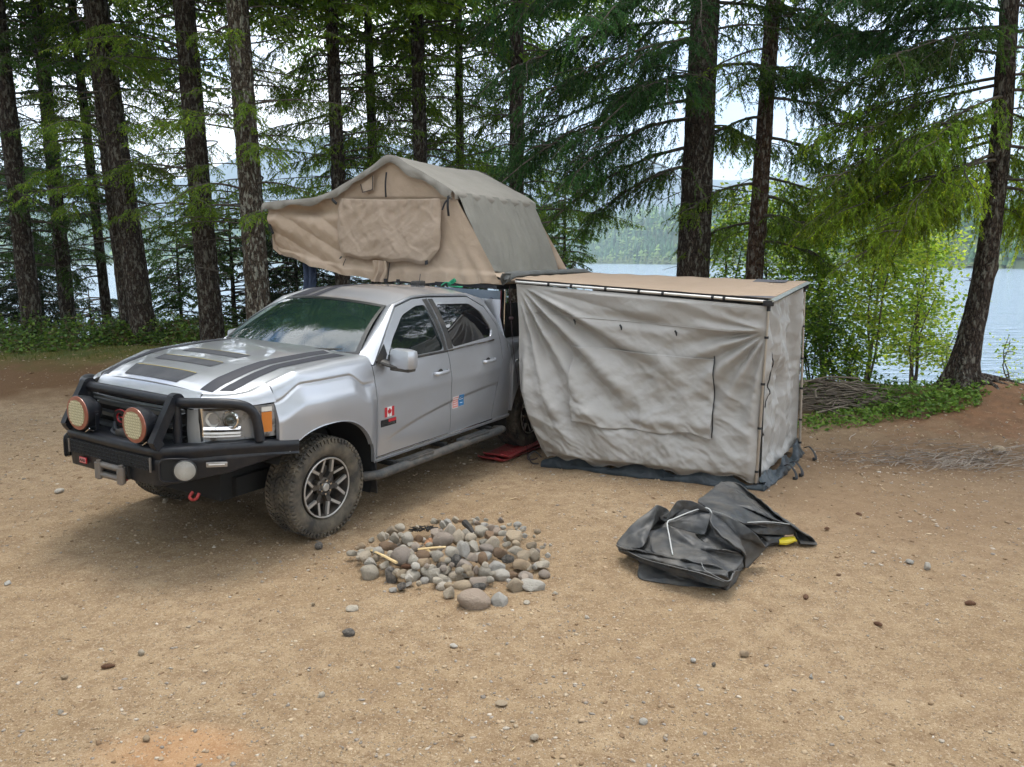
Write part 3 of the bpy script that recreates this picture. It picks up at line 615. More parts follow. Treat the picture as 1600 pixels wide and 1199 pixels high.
# the leaning tree at the right edge, on its root mound
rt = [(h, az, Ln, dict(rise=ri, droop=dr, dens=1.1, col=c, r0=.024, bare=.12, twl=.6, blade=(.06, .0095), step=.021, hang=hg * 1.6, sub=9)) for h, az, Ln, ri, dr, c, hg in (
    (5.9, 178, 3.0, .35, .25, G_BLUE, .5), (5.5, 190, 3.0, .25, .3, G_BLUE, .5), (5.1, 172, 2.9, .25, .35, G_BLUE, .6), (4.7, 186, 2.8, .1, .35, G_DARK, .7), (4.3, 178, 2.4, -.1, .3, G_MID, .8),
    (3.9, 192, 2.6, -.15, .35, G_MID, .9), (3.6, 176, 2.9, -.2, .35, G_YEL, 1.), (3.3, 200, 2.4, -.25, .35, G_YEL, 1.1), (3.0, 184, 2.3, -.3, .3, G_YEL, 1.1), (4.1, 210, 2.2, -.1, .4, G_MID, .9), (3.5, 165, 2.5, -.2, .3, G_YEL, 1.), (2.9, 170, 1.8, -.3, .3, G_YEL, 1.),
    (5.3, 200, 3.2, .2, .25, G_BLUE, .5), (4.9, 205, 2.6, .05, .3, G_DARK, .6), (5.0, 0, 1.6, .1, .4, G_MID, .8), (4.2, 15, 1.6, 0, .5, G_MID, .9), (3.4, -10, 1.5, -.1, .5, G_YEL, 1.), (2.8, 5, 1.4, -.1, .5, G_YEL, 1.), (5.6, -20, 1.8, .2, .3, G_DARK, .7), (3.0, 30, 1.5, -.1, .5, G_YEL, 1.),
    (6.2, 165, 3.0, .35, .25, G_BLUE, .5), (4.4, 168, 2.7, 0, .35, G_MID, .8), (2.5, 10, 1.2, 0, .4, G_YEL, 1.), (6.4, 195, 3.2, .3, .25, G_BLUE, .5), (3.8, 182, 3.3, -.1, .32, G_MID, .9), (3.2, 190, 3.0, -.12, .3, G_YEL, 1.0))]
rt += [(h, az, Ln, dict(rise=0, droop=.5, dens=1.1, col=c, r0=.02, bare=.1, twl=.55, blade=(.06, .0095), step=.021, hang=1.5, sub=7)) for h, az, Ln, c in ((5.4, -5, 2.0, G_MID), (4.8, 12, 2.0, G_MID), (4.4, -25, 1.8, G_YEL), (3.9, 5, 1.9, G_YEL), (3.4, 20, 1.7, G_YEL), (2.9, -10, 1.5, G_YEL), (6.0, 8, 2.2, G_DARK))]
rt = [(h * .857 + .25, az, L_ * .857, k) for h, az, L_, k in rt]
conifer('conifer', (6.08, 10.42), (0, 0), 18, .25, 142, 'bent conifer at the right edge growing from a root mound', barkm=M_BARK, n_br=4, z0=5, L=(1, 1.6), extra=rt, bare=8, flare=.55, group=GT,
        path=[(0, 0, 0), (.0, 0, .25), (.05, 0, .6), (.13, .01, 1.15), (.20, .01, 1.8), (.22, 0, 3.0), (.20, 0, 4.0), (.18, 0, 5.0), (.15, 0, 9), (.1, 0, 18)], rads=[.20, .165, .150, .140, .132, .122, .113, .106, .09, .02], knobs=((1.6, 0.2, .11),))
def roots():
    m = MB(); x0, y0 = 6.08, 10.42; r = random.Random(4)
    for az, L_, rr in ((-20, 1.2, .085), (-60, .8, .06), (-100, .7, .05), (200, .5, .06), (15, 1.3, .075), (-40, 1.0, .045)):
        P = []; a = radians(az)
        for k in range(9):
            f = k / 8; x = x0 + cos(a + .4 * sin(f * 5)) * L_ * f; y = y0 + sin(a + .4 * sin(f * 5)) * L_ * f
            P.append((x - x0, y - y0, float(gz(x, y)) - float(gz(x0, y0, False)) + .03 + .13 * (1 - f) ** 2.0 - .035 * f))
        m.tube(P, np.linspace(rr, .012, 9), 9)
    return m
roots().obj('root', M_BARK, TREES[-1], sharp=180, label='exposed gnarled roots spreading over the mound')
# young dark firs filling the left background
for k, (u, y, H, wd, lab) in enumerate(((8, 18.5, 6.0, 2.0, 'dense dark young fir at the far left behind the first trunk'), (78, 19.5, 4.6, 1.6, 'dark young fir between the two leftmost trunks'), (150, 19.0, 3.6, 1.4, 'low dark young fir between the second and third trunks'),
        (290, 18.0, 4.4, 1.3, 'young fir with light tips seen between the double trunk and the next trunk'), (372, 17.0, 3.6, 1.4, 'dark young fir right behind the windscreen, left of the lichen trunk'), (470, 16.6, 3.0, 1.6, 'dark bushy young fir under the overhang of the roof tent'), (500, 18.8, 5.4, 1.8, 'tall young fir filling the gap above the left slope of the roof tent'), (630, 19, 5.8, 1.8, 'tall young fir filling the gap behind the roof tent peak'), (760, 19.2, 6.2, 1.9, 'tall young fir left of the dark conifer at the ridge end'), (880, 18.4, 4.9, 1.0, 'light green young fir beyond the right end of the roof tent'))):
    dk = (.014, .028, .009) if k in (0, 1, 2, 5) else ((.05, .10, .02) if k in (3, 9) else G_DARK)  # darkest greens also put deeper shade among the trunks into the needle colour
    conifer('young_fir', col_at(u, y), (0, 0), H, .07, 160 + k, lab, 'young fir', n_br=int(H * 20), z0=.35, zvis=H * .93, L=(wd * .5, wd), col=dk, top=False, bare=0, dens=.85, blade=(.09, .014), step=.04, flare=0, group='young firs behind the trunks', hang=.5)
# trees standing behind and beside the photographer (their reflections show in the glass and paint)
for k, (x, y, H, lab) in enumerate(((-7.5, -1.5, 17, 'conifer standing left of the photographer'), (-11, 4.5, 18, 'conifer at the left edge of the clearing, out of frame'), (10.5, 3.0, 17, 'conifer at the right edge of the clearing, out of frame'), (-3.5, -8, 19, 'conifer behind the photographer on the left'), (4, -8.5, 18, 'conifer behind the photographer on the right'), (9, -4.5, 18, 'conifer behind the photographer at the far right'))):
    conifer('conifer', (x, y), (.3, .2), H, .22, 180 + k, lab, n_br=4, z0=3.4, zvis=4.5, L=(2, 3.4), group='conifers around the clearing', bare=3)
# ------------------------------------------------------------------ broadleaf saplings by the water, right
YG = [(.32, .46, .035), (.42, .55, .05), (.20, .35, .03), (.50, .58, .08), (.14, .25, .03)]
DG = [(.07, .15, .02), (.11, .21, .025), (.17, .28, .03)]
def sapling(x, y, H, stems, seed, label, leaf=.055, n0=2600, cols=YG, spread=.16, wd=.5, z0=.25, group='leafy saplings on the bank', zoff=0):
    z = max(float(gz(x, y, False)), WATER_Z) + zoff; n = int(n0 * 1.0); leaf *= 1.15; root = empty('sapling', (x, y, z - .03), label=label, cat='sapling', group=group); F = Foliage(seed); r = random.Random(seed); tips = []
    for s_ in range(stems):
        a = r.uniform(0, 2 * pi); l = r.uniform(.05, .3) * H * .5; hh = H * r.uniform(.75, 1); t = np.linspace(0, 1, 9)
        P = np.stack([cos(a) * l * t ** 1.3 + .05 * np.sin(t * 7 + s_), sin(a) * l * t ** 1.3, t * hh], 1); F.limb.tube(P, np.linspace(.008 + .004 * H, .004, 9), 6, caps=False)
        for q in range(int(hh * 7)):
            f = r.uniform(z0, 1); b = np.array([np.interp(f, t, P[:, k]) for k in range(3)]); az = r.uniform(0, 2 * pi); L_ = wd * r.uniform(.4, 1) * (1.15 - f * .6); m = 6; tt = np.linspace(0, 1, m)
            Q = b + np.outer(tt * L_, [cos(az), sin(az), 0]) + np.outer(L_ * (.55 * tt - .45 * tt ** 2), [0, 0, 1]); F.limb.tube(Q, np.linspace(.006, .002, m), 4, caps=False); tips.append(Q[2:])
    tips = np.vstack(tips); F.leaves(tips, None, n, leaf, np.array([spread, spread, spread * .6]), cols)
    F.limbs('stems', M_TWIG, root, False); F.crown('leaves', M_LEAF, root)
for a in ((col_at(1352, 11.15), 3.1, 2, 'twin stemmed sapling with upright dark stems right of the awning', .05, 2600, YG, .16, .6), (col_at(1262, 11.68), 2.0, 3, 'bushy green sapling just behind the outer awning pole', .05, 2400, DG + YG[:1], .17, .5), (col_at(1300, 11.33), 1.6, 3, 'low dark green sapling over the brush pile', .05, 2200, DG, .15, .45),
          (col_at(1425, 11.24), 2.0, 3, 'sapling with arching stems left of the bent conifer', .05, 1500, YG, .16, .6), (col_at(1475, 12.04), 1.15, 2, 'small sparse sapling at the foot of the bent conifer', .045, 500, YG, .14, .4), (col_at(1350, 12.83), 4.6, 2, 'tall airy yellow green sapling reaching up between the conifers', .075, 4200, YG, .24, .95),
          (col_at(1285, 13.28), 4.3, 4, 'yellow green sapling behind the sapling beside the awning', .07, 5200, YG, .22, .8), (col_at(1205, 13.95), 3.9, 4, 'bright yellow green sapling right of the reddish trunk', .07, 4600, YG, .22, .8), (col_at(1135, 14.14), 3.6, 3, 'bright sapling between the two big trunks', .065, 3200, YG + DG, .22, .7),
          (col_at(1425, 13.45), 3.7, 4, 'yellow green sapling over the water left of the bent conifer', .07, 3800, YG, .22, .8), (col_at(1572, 11.68), .95, 2, 'tiny pale sapling at the right edge by the water', .04, 260, YG, .12, .3), (col_at(1330, 10.89), 1.0, 4, 'low bright bush on top of the brush pile', .05, 1300, DG + YG, .14, .4)):
    (x, y), H, st, lab, lf, n_, cs, sp, wd = a; H *= .92; zo = max(0, -.35 - float(gz(x, y, False))); sapling(x, y, H + zo * 0, st, int(x * 100) + 7, lab, lf, n_, cs, sp, wd, zoff=0 if zo == 0 else min(zo, .9) * 0)
# ------------------------------------------------------------------ ground cover
M_COVER = mat('ground_cover_leaf', (1, 1, 1), .5, tint=1, trans=.35, spec=.3)
def cover(name, label, spots, leaf, cols, seed, kind='stuff'):
    F = Foliage(seed); r = np.random.default_rng(seed)
    for (cx, cy, rx, ry, hgt, n) in spots:
        a = r.uniform(0, 2 * pi, n); q = np.sqrt(r.random(n)); x = cx + rx * q * np.cos(a); y = cy + ry * q * np.sin(a); hh = hgt * (1 - q ** 2) * r.uniform(.2, 1.1, n) * (1 + 2.2 * fbm(x * 3, y * 3, seed)) + .03
        P = np.stack([x, y, gz(x, y) + hh], 1); F.leaves(P, None, n, leaf, .02, cols)
    o = F.crown(name, M_COVER, None); return tag(o, label, kind=kind)
LG = [(.075, .15, .025), (.11, .20, .03), (.05, .10, .018), (.16, .25, .035), (.11, .09, .035)]
cover('undergrowth', 'low leafy undergrowth along the foot of the left trunks', [(-11.5, 15.6, 3.2, 1.5, .55, 9000), (-8.4, 15.0, 2.4, 1.1, .5, 8000), (-6.5, 14.9, 1.7, .9, .42, 5500), (-4.8, 14.8, 1.5, .9, .35, 4200), (-9.6, 13.9, 2.2, .5, .14, 2600), (-14, 15.5, 2.5, 2, .8, 4000)], .07, LG, 61)
cover('ground_cover', 'bright green leafy ground cover below the bent conifer', [(4.65, 9.75, 1.0, .32, .09, 900), (5.4, 9.9, .65, .35, .14, 900), (3.95, 9.45, .6, .2, .06, 260), (5.15, 10.25, 1.1, .4, .22, 1300), (6.9, 10.1, .4, .25, .05, 110), (4.4, 10.9, 1.3, .5, .35, 2200), (6.55, 9.6, .25, .12, .05, 50), (3.5, 9.2, .4, .12, .04, 70), (5.9, 10.0, .3, .2, .08, 120)], .055, [(.13, .24, .03), (.19, .30, .045), (.08, .16, .02)], 62)
def grass():
    F = Foliage(70); r = F.r; n = 9000; u = r.random(n); x = r.uniform(-14, -3.3, n); y = 13.3 + (x + 14) * .05 + r.uniform(-.6, 1.6, n); k = fbm(x * 1.2, y * 1.2, 8) > -.05; x, y = x[k], y[k]; n = len(x)
    z = gz(x, y); h = r.uniform(.02, .10, n); th = r.uniform(0, 2 * pi, n); w_ = .004
    T = np.stack([np.stack([x - w_, y, z], -1), np.stack([x + w_, y, z], -1), np.stack([x + np.cos(th) * h * .5, y + np.sin(th) * h * .5, z + h], -1)], 1).reshape(-1, 3)
    F.T.append(T); F.C.append(np.repeat(np.array([(.11, .13, .025), (.08, .11, .02), (.15, .14, .04)])[r.integers(0, 3, n)], 3, 0)); tag(F.crown('grass', M_COVER, None), 'short mossy grass on the left bank', kind='stuff')
grass()
def brush_pile():
    m = MB(); r = random.Random(9); cx, cy = 4.35, 10.45
    for k in range(200):
        a = r.uniform(0, 2 * pi); q = sqrt(r.random()); x = cx + .75 * q * cos(a); y = cy + .4 * q * sin(a); h = .36 * (1 - q * q) * r.random() + .03; z = float(gz(x, y, False)) + h; az = r.gauss(0, .5) + (pi if r.random() < .5 else 0); L_ = r.uniform(.3, 1.1)
        P = [(x + cos(az) * L_ * (t - .5) + .03 * sin(t * 9 + k), y + sin(az) * L_ * (t - .5), z + .22 * L_ * (.25 - (t - .5) ** 2) + r.uniform(-.02, .02)) for t in (0, .25, .5, .75, 1)]
        m.tube(P, [.007, .006, .005, .004, .002] if r.random() < .8 else [.016, .015, .013, .012, .01], 4, caps=False)
    return m
tag(brush_pile().obj('brush_pile', mat('dry_brush', (.10, .08, .06), .9, col2=(.20, .165, .125), nscale=6), sharp=180), 'tangled pile of dry grey brushwood below the saplings', 'brush pile', kind=None)
def sticks(name, label, cat_, spots, r0, m, seed, grp=None):
    for k, (x, y, L_, az, rr) in enumerate(spots):
        r = random.Random(seed + k); P = []
        for t in np.linspace(0, 1, 7):
            px = x + cos(az) * L_ * (t - .5) + .06 * L_ * sin(t * 6 + k); py = y + sin(az) * L_ * (t - .5) + .05 * L_ * cos(t * 5 + k); P.append((px - x, py - y, float(gz(px, py)) + rr * .8 + .01 * L_ * sin(t * 3.1)))
        o = MB().tube(P, np.linspace(rr, rr * .45, 7), 6).obj(name, m, sharp=180, off=(0, 0, 0)); o.location = (x, y, 0); tag(o, label[k] if isinstance(label, list) else label, cat_, grp)
M_STICK = mat('weathered_stick', (.30, .23, .16), .9, col2=(.42, .36, .29), nscale=12)
sticks('stick', ['pale curved stick on the red bank below the root mound', 'broken stick lying in the debris right of the awning', 'long thin twig in the hollow at the right edge', 'short pale twig near the ground cover', 'bent twig in the dark debris hollow', 'thin twig at the right edge of the clearing'], 'stick',
       [(6.45, 9.2, .36, 1.9, .014), (4.7, 8.25, .42, .2, .010), (5.6, 7.85, .6, -.3, .009), (3.95, 8.85, .32, 1.0, .008), (5.0, 8.1, .38, .7, .008), (6.6, 8.6, .42, 1.7, .009)], .01, M_STICK, 5, 'sticks on the right bank')
def debris():
    m = MB(); r = random.Random(19)
    for k in range(420):
        x = 4.75 + r.gauss(0, .6); y = 8.0 + r.gauss(0, .26); L_ = r.uniform(.05, .38) * r.random() ** .4; az = r.gauss(0, .8); z = float(gz(x, y)) + r.uniform(0, .05)
        m.tube([(x - cos(az) * L_ / 2, y - sin(az) * L_ / 2, z), (x + .03 * L_, y + .05 * L_, z + .1 * L_), (x + cos(az) * L_ / 2, y + sin(az) * L_ / 2, z + .02)], [.005, .004, .002], 3, caps=False)
    return m
tag(debris().obj('twig_debris', mat('twig_litter', (.17, .13, .10), .95, col2=(.34, .29, .24), nscale=5), sharp=180), 'heap of small dead twigs and litter in the hollow at the right', kind='stuff')

def sky_block_wood():
    """unseen wood added behind and beside the photographer to darken upright faces in the clearing."""
    F = Foliage(900); r = random.Random(900)
    for k in range(26):
        a = radians(r.uniform(100, 440) if 0 else (-75 - 210 * (k + r.random()) / 26)); d = r.uniform(15, 24); x, y = d * cos(a) , 1 + d * sin(a)
        if y > 6 and abs(x) < 15: continue
        z = float(gz(x, y, False)); H = r.uniform(15, 20); F.limb.tube([(x, y, z - .2), (x + .2, y, H * .5), (x + .3, y, H)], [.25, .17, .03], 8)
        h = 1.2
        while h < H - .6:
            f = h / H; F.branch(np.array([x, y, z + h]), r.uniform(0, 2 * pi), (3.4 - 2.8 * f) * r.uniform(.7, 1.1), .1, .4, .42, G_DARK, .03, .15, .8, (.22, .05), .12, .6); h += .26
    o = F.crown('sky_block_wood', M_NEEDLE, None); tag(o, 'dense unseen conifer wood added to block low sky light behind the photographer', kind='stuff')
    t = F.limb.obj('sky_block_trunks', M_BARK, o, sharp=180)
sky_block_wood()  # added out of view to cut the low sky light
# ================================================================== PICKUP TRUCK
# truck frame: x forward from the front axle, y to the truck's left, z up
TM = Matrix.Translation((-2.2007, 6.1563, 0)) @ Matrix.Rotation(4.1989, 4, 'Z') @ Matrix.Rotation(-.0376, 4, 'X')
M_PAINT = mat('silver_paint', (.47, .49, .53), .33, .62, coat=1, crough=.04, dust=((.34, .28, .21), .12, 3.0), rvar=.0, bump=0)
M_PAINT_LOW = M_PAINT
M_BLACKTEX = mat('black_powder_coat', (.008, .010, .015), .38, 0, spec=.4, bump=.25, bscale=260, bdist=.002, dust=((.14, .115, .09), .14, 16))
M_BLACKPL = mat('black_plastic', (.02, .021, .023), .5, dust=((.20, .17, .13), .35, 7))
M_STEPM = mat('step_plastic', (.04, .043, .045), .6, dust=((.22, .18, .14), .6, 8), bump=.3, bscale=180, bdist=.003)
M_DARK = mat('underbody', (.012, .012, .012), .9)
M_STRIPE = mat('stripe_vinyl', (.040, .042, .052), .55, spec=.2, bump=.1, bscale=300)
M_YEL = mat('yellow_edge', (.40, .32, .07), .5)
M_RUB = mat('tyre_rubber', (.035, .032, .028), .85, col2=(.15, .125, .09), nscale=7, contrast=(.38, .68), bump=.3, bscale=120, bdist=.002)
M_RIM = mat('machined_rim', (.42, .41, .39), .36, .5, dust=((.25, .2, .15), .3, 12))
M_RIMDARK = mat('dark_rim', (.028, .027, .026), .5, .2, dust=((.18, .14, .10), .6, 10))
M_CHROME = mat('chrome', (.75, .76, .78), .12, 1)
M_GRILLE = mat('grille_bar', (.085, .095, .10), .35, .5)
M_GLASS = glass('side_glass', (.012, .018, .02), .35)
M_GLASSD = glass('tinted_glass', (.006, .007, .009), .03)
M_WIND = glass('windscreen_glass', (.012, .03, .026), .22)
M_LENS = bpy.data.materials.new('headlight_lens')
def lens():
    M_LENS.use_nodes = True; t = M_LENS.node_tree; b = t.nodes['Principled BSDF']; b.inputs['Base Color'].default_value = (.5, .5, .5, 1); b.inputs['Roughness'].default_value = .05
    tr = N(t, 'ShaderNodeBsdfTransparent'); ms = N(t, 'ShaderNodeMixShader'); fr = N(t, 'ShaderNodeFresnel'); fr.inputs[0].default_value = 1.6; gl = N(t, 'ShaderNodeBsdfGlossy'); gl.inputs['Roughness'].default_value = .04
    t.links.new(fr.outputs[0], ms.inputs[0]); t.links.new(tr.outputs[0], ms.inputs[1]); t.links.new(gl.outputs[0], ms.inputs[2]); t.links.new(ms.outputs[0], t.nodes['Material Output'].inputs[0])
lens()
M_AMBER = mat('amber_lens', (.72, .22, .02), .15, coat=1, trans=.2)
M_REFL = mat('reflector', (.72, .72, .69), .3, .1, bump=.7, bscale=55, bdist=.006)
M_RED = mat('red_badge', (.45, .02, .03), .4)
M_REDMET = mat('red_recovery_point', (.22, .012, .010), .6)
M_WHITE = mat('white_vinyl', (.75, .75, .74), .5)
M_BLUE = mat('blue_vinyl', (.02, .16, .38), .5)
M_PINK = mat('pink_vinyl', (.62, .25, .24), .5)
M_GREYM = mat('bare_steel', (.20, .19, .18), .55, .5, dust=((.24, .16, .10), .5, 20))
M_HOSE = mat('cable_black', (.03, .034, .04), .45)

def wheel_box(x, z, xc=0.):
    return max(abs(x - xc) - .47, 0), z
def S(x, z):
    x = np.asarray(x, float); z = np.asarray(z, float)
    y = .932 - .21 * (np.maximum(x, 0) / .95) ** 2 - .02 * sst(-3.4, -4.3, x)
    y = y - .62 * np.maximum(z - .97, 0) ** 2 - .25 * np.maximum(.68 - z, 0) ** 2
    # squared-off arch bulges
    for xc in (0, -3.259):
        dx = x - xc; zt = 1.205 - .10 * sst(.22, .47, dx) - .09 * sst(-.26, -.43, dx); wx = sst(.60, .44, np.abs(dx)); b = wx * sst(zt + .004, zt - .15, z)
        y = y + .030 * b - .011 * wx * np.exp(-np.abs((z - zt) / .010) ** 1.6)
    # sculpted lower door crease
    d = sst(-.60, -.95, x) * sst(-2.62, -2.45, x); zc = .60 + .30 * (1 - np.exp(-np.maximum(-x - .62, 0) / 1.0))
    y = y - .013 * d * np.exp(-np.maximum(zc - z, 0) / .12) * sst(zc + .014, zc - .018, z)
    # soft shoulder line below the windows
    y = y + .006 * np.exp(-((z - 1.0) / .05) ** 2) * sst(-.5, -.7, x)
    return y
def G(z):
    t = (np.asarray(z, float) - 1.24) / .46; return .886 - .105 * t - .125 * np.maximum(t, 0) ** 2
def SY(x, z): # side surface incl. glasshouse
    return np.where(np.asarray(z) > 1.22, np.minimum(G(z), S(x, np.minimum(z, 1.26)) + .02), S(x, z))
TRUCK = empty('pickup_truck', (0, 0, 0), label='silver crew cab pickup truck with black bullbar and hood stripes parked on the dirt', cat='pickup truck')
TRUCK.matrix_world = TM
def T(mb, name, m, parent=None, **k): return mb.obj(name, m, parent or TRUCK, **k)
def both(name, m, build, parent=None, label=None, **k):
    """the left piece and its mirrored right twin, each its own object."""
    a = build(MB()); o = T(a, name, m, parent, **k); b = build(MB()); V = [v * np.array([1, -1, 1]) for v in b.v]; b.v = V; b.f = [f[::-1] for f in b.f]
    o2 = T(b, name, m, parent, **k); return o, o2
def edge_return(P, d=.025):
    """turn the rim of a (a,b,3) panel grid inwards so that shut lines have depth."""
    P = np.asarray(P, float); a, b = P.shape[:2]; c = P.reshape(-1, 3).mean(0)
    Q = np.zeros((a + 2, b + 2, 3)); Q[1:-1, 1:-1] = P
    off = np.array([0, -d, 0]) if abs(P[..., 1].mean()) > .3 else np.array([0, 0, -d])
    Q[0, 1:-1] = P[0] + off; Q[-1, 1:-1] = P[-1] + off; Q[1:-1, 0] = P[:, 0] + off; Q[1:-1, -1] = P[:, -1] + off
    for i, j, k, l in ((0, 0, 0, 0), (0, -1, 0, -1), (-1, 0, -1, 0), (-1, -1, -1, -1)): Q[i, j] = P[k, l] + off
    return Q
# ---- hood
hx = [.80, .76, .64, .50, .41, .28, .14, -.19, -.50]; hzv = [1.196, 1.222, 1.258, 1.283, 1.300, 1.314, 1.322, 1.332, 1.335]
def hz_(x): return np.interp(x, hx[::-1], hzv[::-1])
def hy_(x): return np.interp(x, [-.5, -.2, .25, .50, .62, .70, .765, .80], [.775, .79, .79, .775, .74, .69, .61, .55])
def hedge(x): return np.interp(x, [-.5, -.2, .25, .45, .60, .70, .80], [1.332, 1.326, 1.300, 1.245, 1.195, 1.18, 1.178])
def hoodz(x, y):
    x = np.asarray(x, float); y = np.asarray(y, float); yy = np.abs(y) / hy_(x)
    z = hz_(x) + .022 * (1 - yy ** 2) - (hz_(x) - hedge(x)) * yy ** 3.2
    bul = sst(.60, .52, np.abs(y) - .0 * x)              # raised power-dome in the middle
    return z + .014 * bul * sst(.80, .60, x)
def hood():
    P = []
    for x in np.linspace(.80, -.50, 60):
        ye = hy_(x); P.append([(x - (.20 - .0) * 0 + .035 * (1 - (y / ye) ** 2) * sst(.3, .8, x) + .10 * (1 - (y / ye) ** 2) * sst(-.1, -.5, x) * .6, y, float(hoodz(x, y))) for y in np.linspace(-ye, ye, 61)])
    return MB().grid(edge_return(P, .03))
HOOD = T(hood(), 'hood', M_PAINT, sharp=50)
def hoodpt(x, y, up=.003):
    ye = float(hy_(x)); xx = x + .035 * (1 - (y / ye) ** 2) * float(sst(.3, .8, x)) + .06 * (1 - (y / ye) ** 2) * float(sst(-.1, -.5, x))
    return (xx, y, float(hoodz(x, y)) + up)
def hood_strip(y0f, y0r, y1f, y1r, xf, xr, n=50, k=5, tf=0):
    P = []
    for t in np.linspace(0, 1, n):
        ya = y0f + (y0r - y0f) * t; yb = y1f + (y1r - y1f) * t
        P.append([hoodpt(xf + (xr - xf) * t - tf * s * (1 - t), ya + (yb - ya) * s) for s in np.linspace(0, 1, k)])
    return MB().grid(P)
for sg in (1, -1):
    T(hood_strip(.50 * sg, .535 * sg, .59 * sg, .60 * sg, .775, -.40, tf=.02), 'stripe', M_STRIPE, HOOD, label='inner dark grey hood stripe')
    T(hood_strip(.615 * sg, .635 * sg, .685 * sg, .745 * sg, .715, -.40, tf=.05), 'stripe', M_STRIPE, HOOD, label='outer dark grey hood stripe')
for xf, xr, wf in ((.775, .645, .335), (.525, .425, .33), (.295, .175, .325)):
    P = []; E = []
    for t in np.linspace(0, 1, 8):
        x = xf + (xr - xf) * t; wd = wf * (.93 + .07 * t) - .03 * (1 - t) * (xf > .7)
        P.append([hoodpt(x, y, .0035) for y in np.linspace(-wd, wd, 25)])
    T(MB().grid(P), 'hood_decal', mat('scoop_vinyl', (.045, .048, .056), .6, spec=.2, col2=(.075, .078, .085), nscale=5) if xf > .7 else bpy.data.materials['scoop_vinyl'], HOOD, label='dark vinyl patch across the hood')
    for a in (0, -.0022): E.append([hoodpt(xr + .006 + a * 2, y, .0052) for y in np.linspace(-wf * .9, wf * .97, 25)])
    T(MB().grid(E), 'yellow_line', M_YEL, HOOD)
# ---- nose panel between hood edge and grille, grille, headlight surround
def nose():
    P = []
    for t in np.linspace(0, 1, 41):
        y = -.545 + 1.09 * t; c = 1 - (y / .545) ** 2
        P.append([(.804 + .036 * c + .06 * s - .0 + .015 * c * s, y * (1 + .03 * s), 1.190 + .019 * c - .108 * s ** 1.3) for s in np.linspace(0, 1, 8)])
    return MB().grid(edge_return(P, .0))
T(nose(), 'nose_panel', M_PAINT)
def gr_x(y): return .915 + .02 * (1 - (abs(y) / .5) ** 2)
T(MB().box((.80, 0, .88), (.08, 1.08, .44)), 'grille_back', M_DARK)
GRL = T(MB().tube([(gr_x(y) + .005, y, 1.075) for y in np.linspace(-.50, .50, 24)], .014, 8).tube([(gr_x(y), y, .70) for y in np.linspace(-.50, .50, 24)], .015, 8), 'grille', M_GRILLE)
for z in (1.035, .955, .875, .80):
    mbx = MB(); P = []
    for y in np.linspace(-.49, .49, 30): P.append([(gr_x(y) - .02, y, z + .022), (gr_x(y) + .012, y, z + .012), (gr_x(y) + .012, y, z - .014), (gr_x(y) - .02, y, z - .024)])
    T(mbx.grid(P), 'grille_bar', M_GRILLE, GRL)
for sg in (1, -1):
    for z in (1.03, .945, .865, .79):
        T(MB().box((gr_x(.43) + .014, .44 * sg, z), (.02, .085, .026), bev=.01), 'grille_vent', M_CHROME, GRL)
def grmesh():
    m = MB()
    for k in range(70):
        y = -.48 + .96 * k / 69; m.box((.885, y, .89), (.004, .004, .36))
    return m
T(grmesh(), 'grille_mesh', M_BLACKPL, GRL)
both('grille_surround', M_GREYM if 0 else mat('surround_grey', (.30, .31, .32), .4, .4), lambda m: m.grid([[(.895, .505, 1.085), (.912, .515, .95), (.90, .52, .70)], [(.90, .545, 1.085), (.918, .55, .95), (.90, .57, .70)], [(.875, .60, 1.09), (.89, .605, .95), (.87, .63, .70)], [(.80, .62, 1.09), (.80, .62, .95), (.80, .64, .70)]]))
def text(s, size, depth, m, parent, M, name, off=.0):
    c = bpy.data.curves.new('t', 'FONT'); c.body = s; c.size = size; c.extrude = depth; c.align_x = 'CENTER'; c.align_y = 'CENTER'; c.offset = off
    o = bpy.data.objects.new('t', c); COL.objects.link(o); bpy.context.view_layer.update()
    me = bpy.data.meshes.new_from_object(o.evaluated_get(bpy.context.evaluated_depsgraph_get())); bpy.data.objects.remove(o); bpy.data.curves.remove(c)
    me.transform(M); me.materials.clear(); return link(name, me, m, parent)
FR = Matrix(((0, 0, 1, 0), (1, 0, 0, 0), (0, 1, 0, 0), (0, 0, 0, 1)))     # text plane facing +x (reads left to right seen from the front)
SD = Matrix(((-1, 0, 0, 0), (0, 0, 1, 0), (0, 1, 0, 0), (0, 0, 0, 1)))    # text plane facing +y
def badge():
    m = Matrix.Translation((.962, 0, .93)) @ FR @ Matrix.Scale(1.25, 4, (1, 0, 0))
    o = []
    for dx, off, mm_, nm_ in ((.950, .013, M_CHROME, 'badge_outline'), (.955, .0085, M_RED, 'badge_letters'), (.960, .004, M_DARK, 'badge_fill')): text('GMC', .15, .004, mm_, GRL, Matrix.Translation((dx, 0, .945)) @ FR @ Matrix.Diagonal((1.18, 1.0, 1, 1)), nm_, off)
badge()
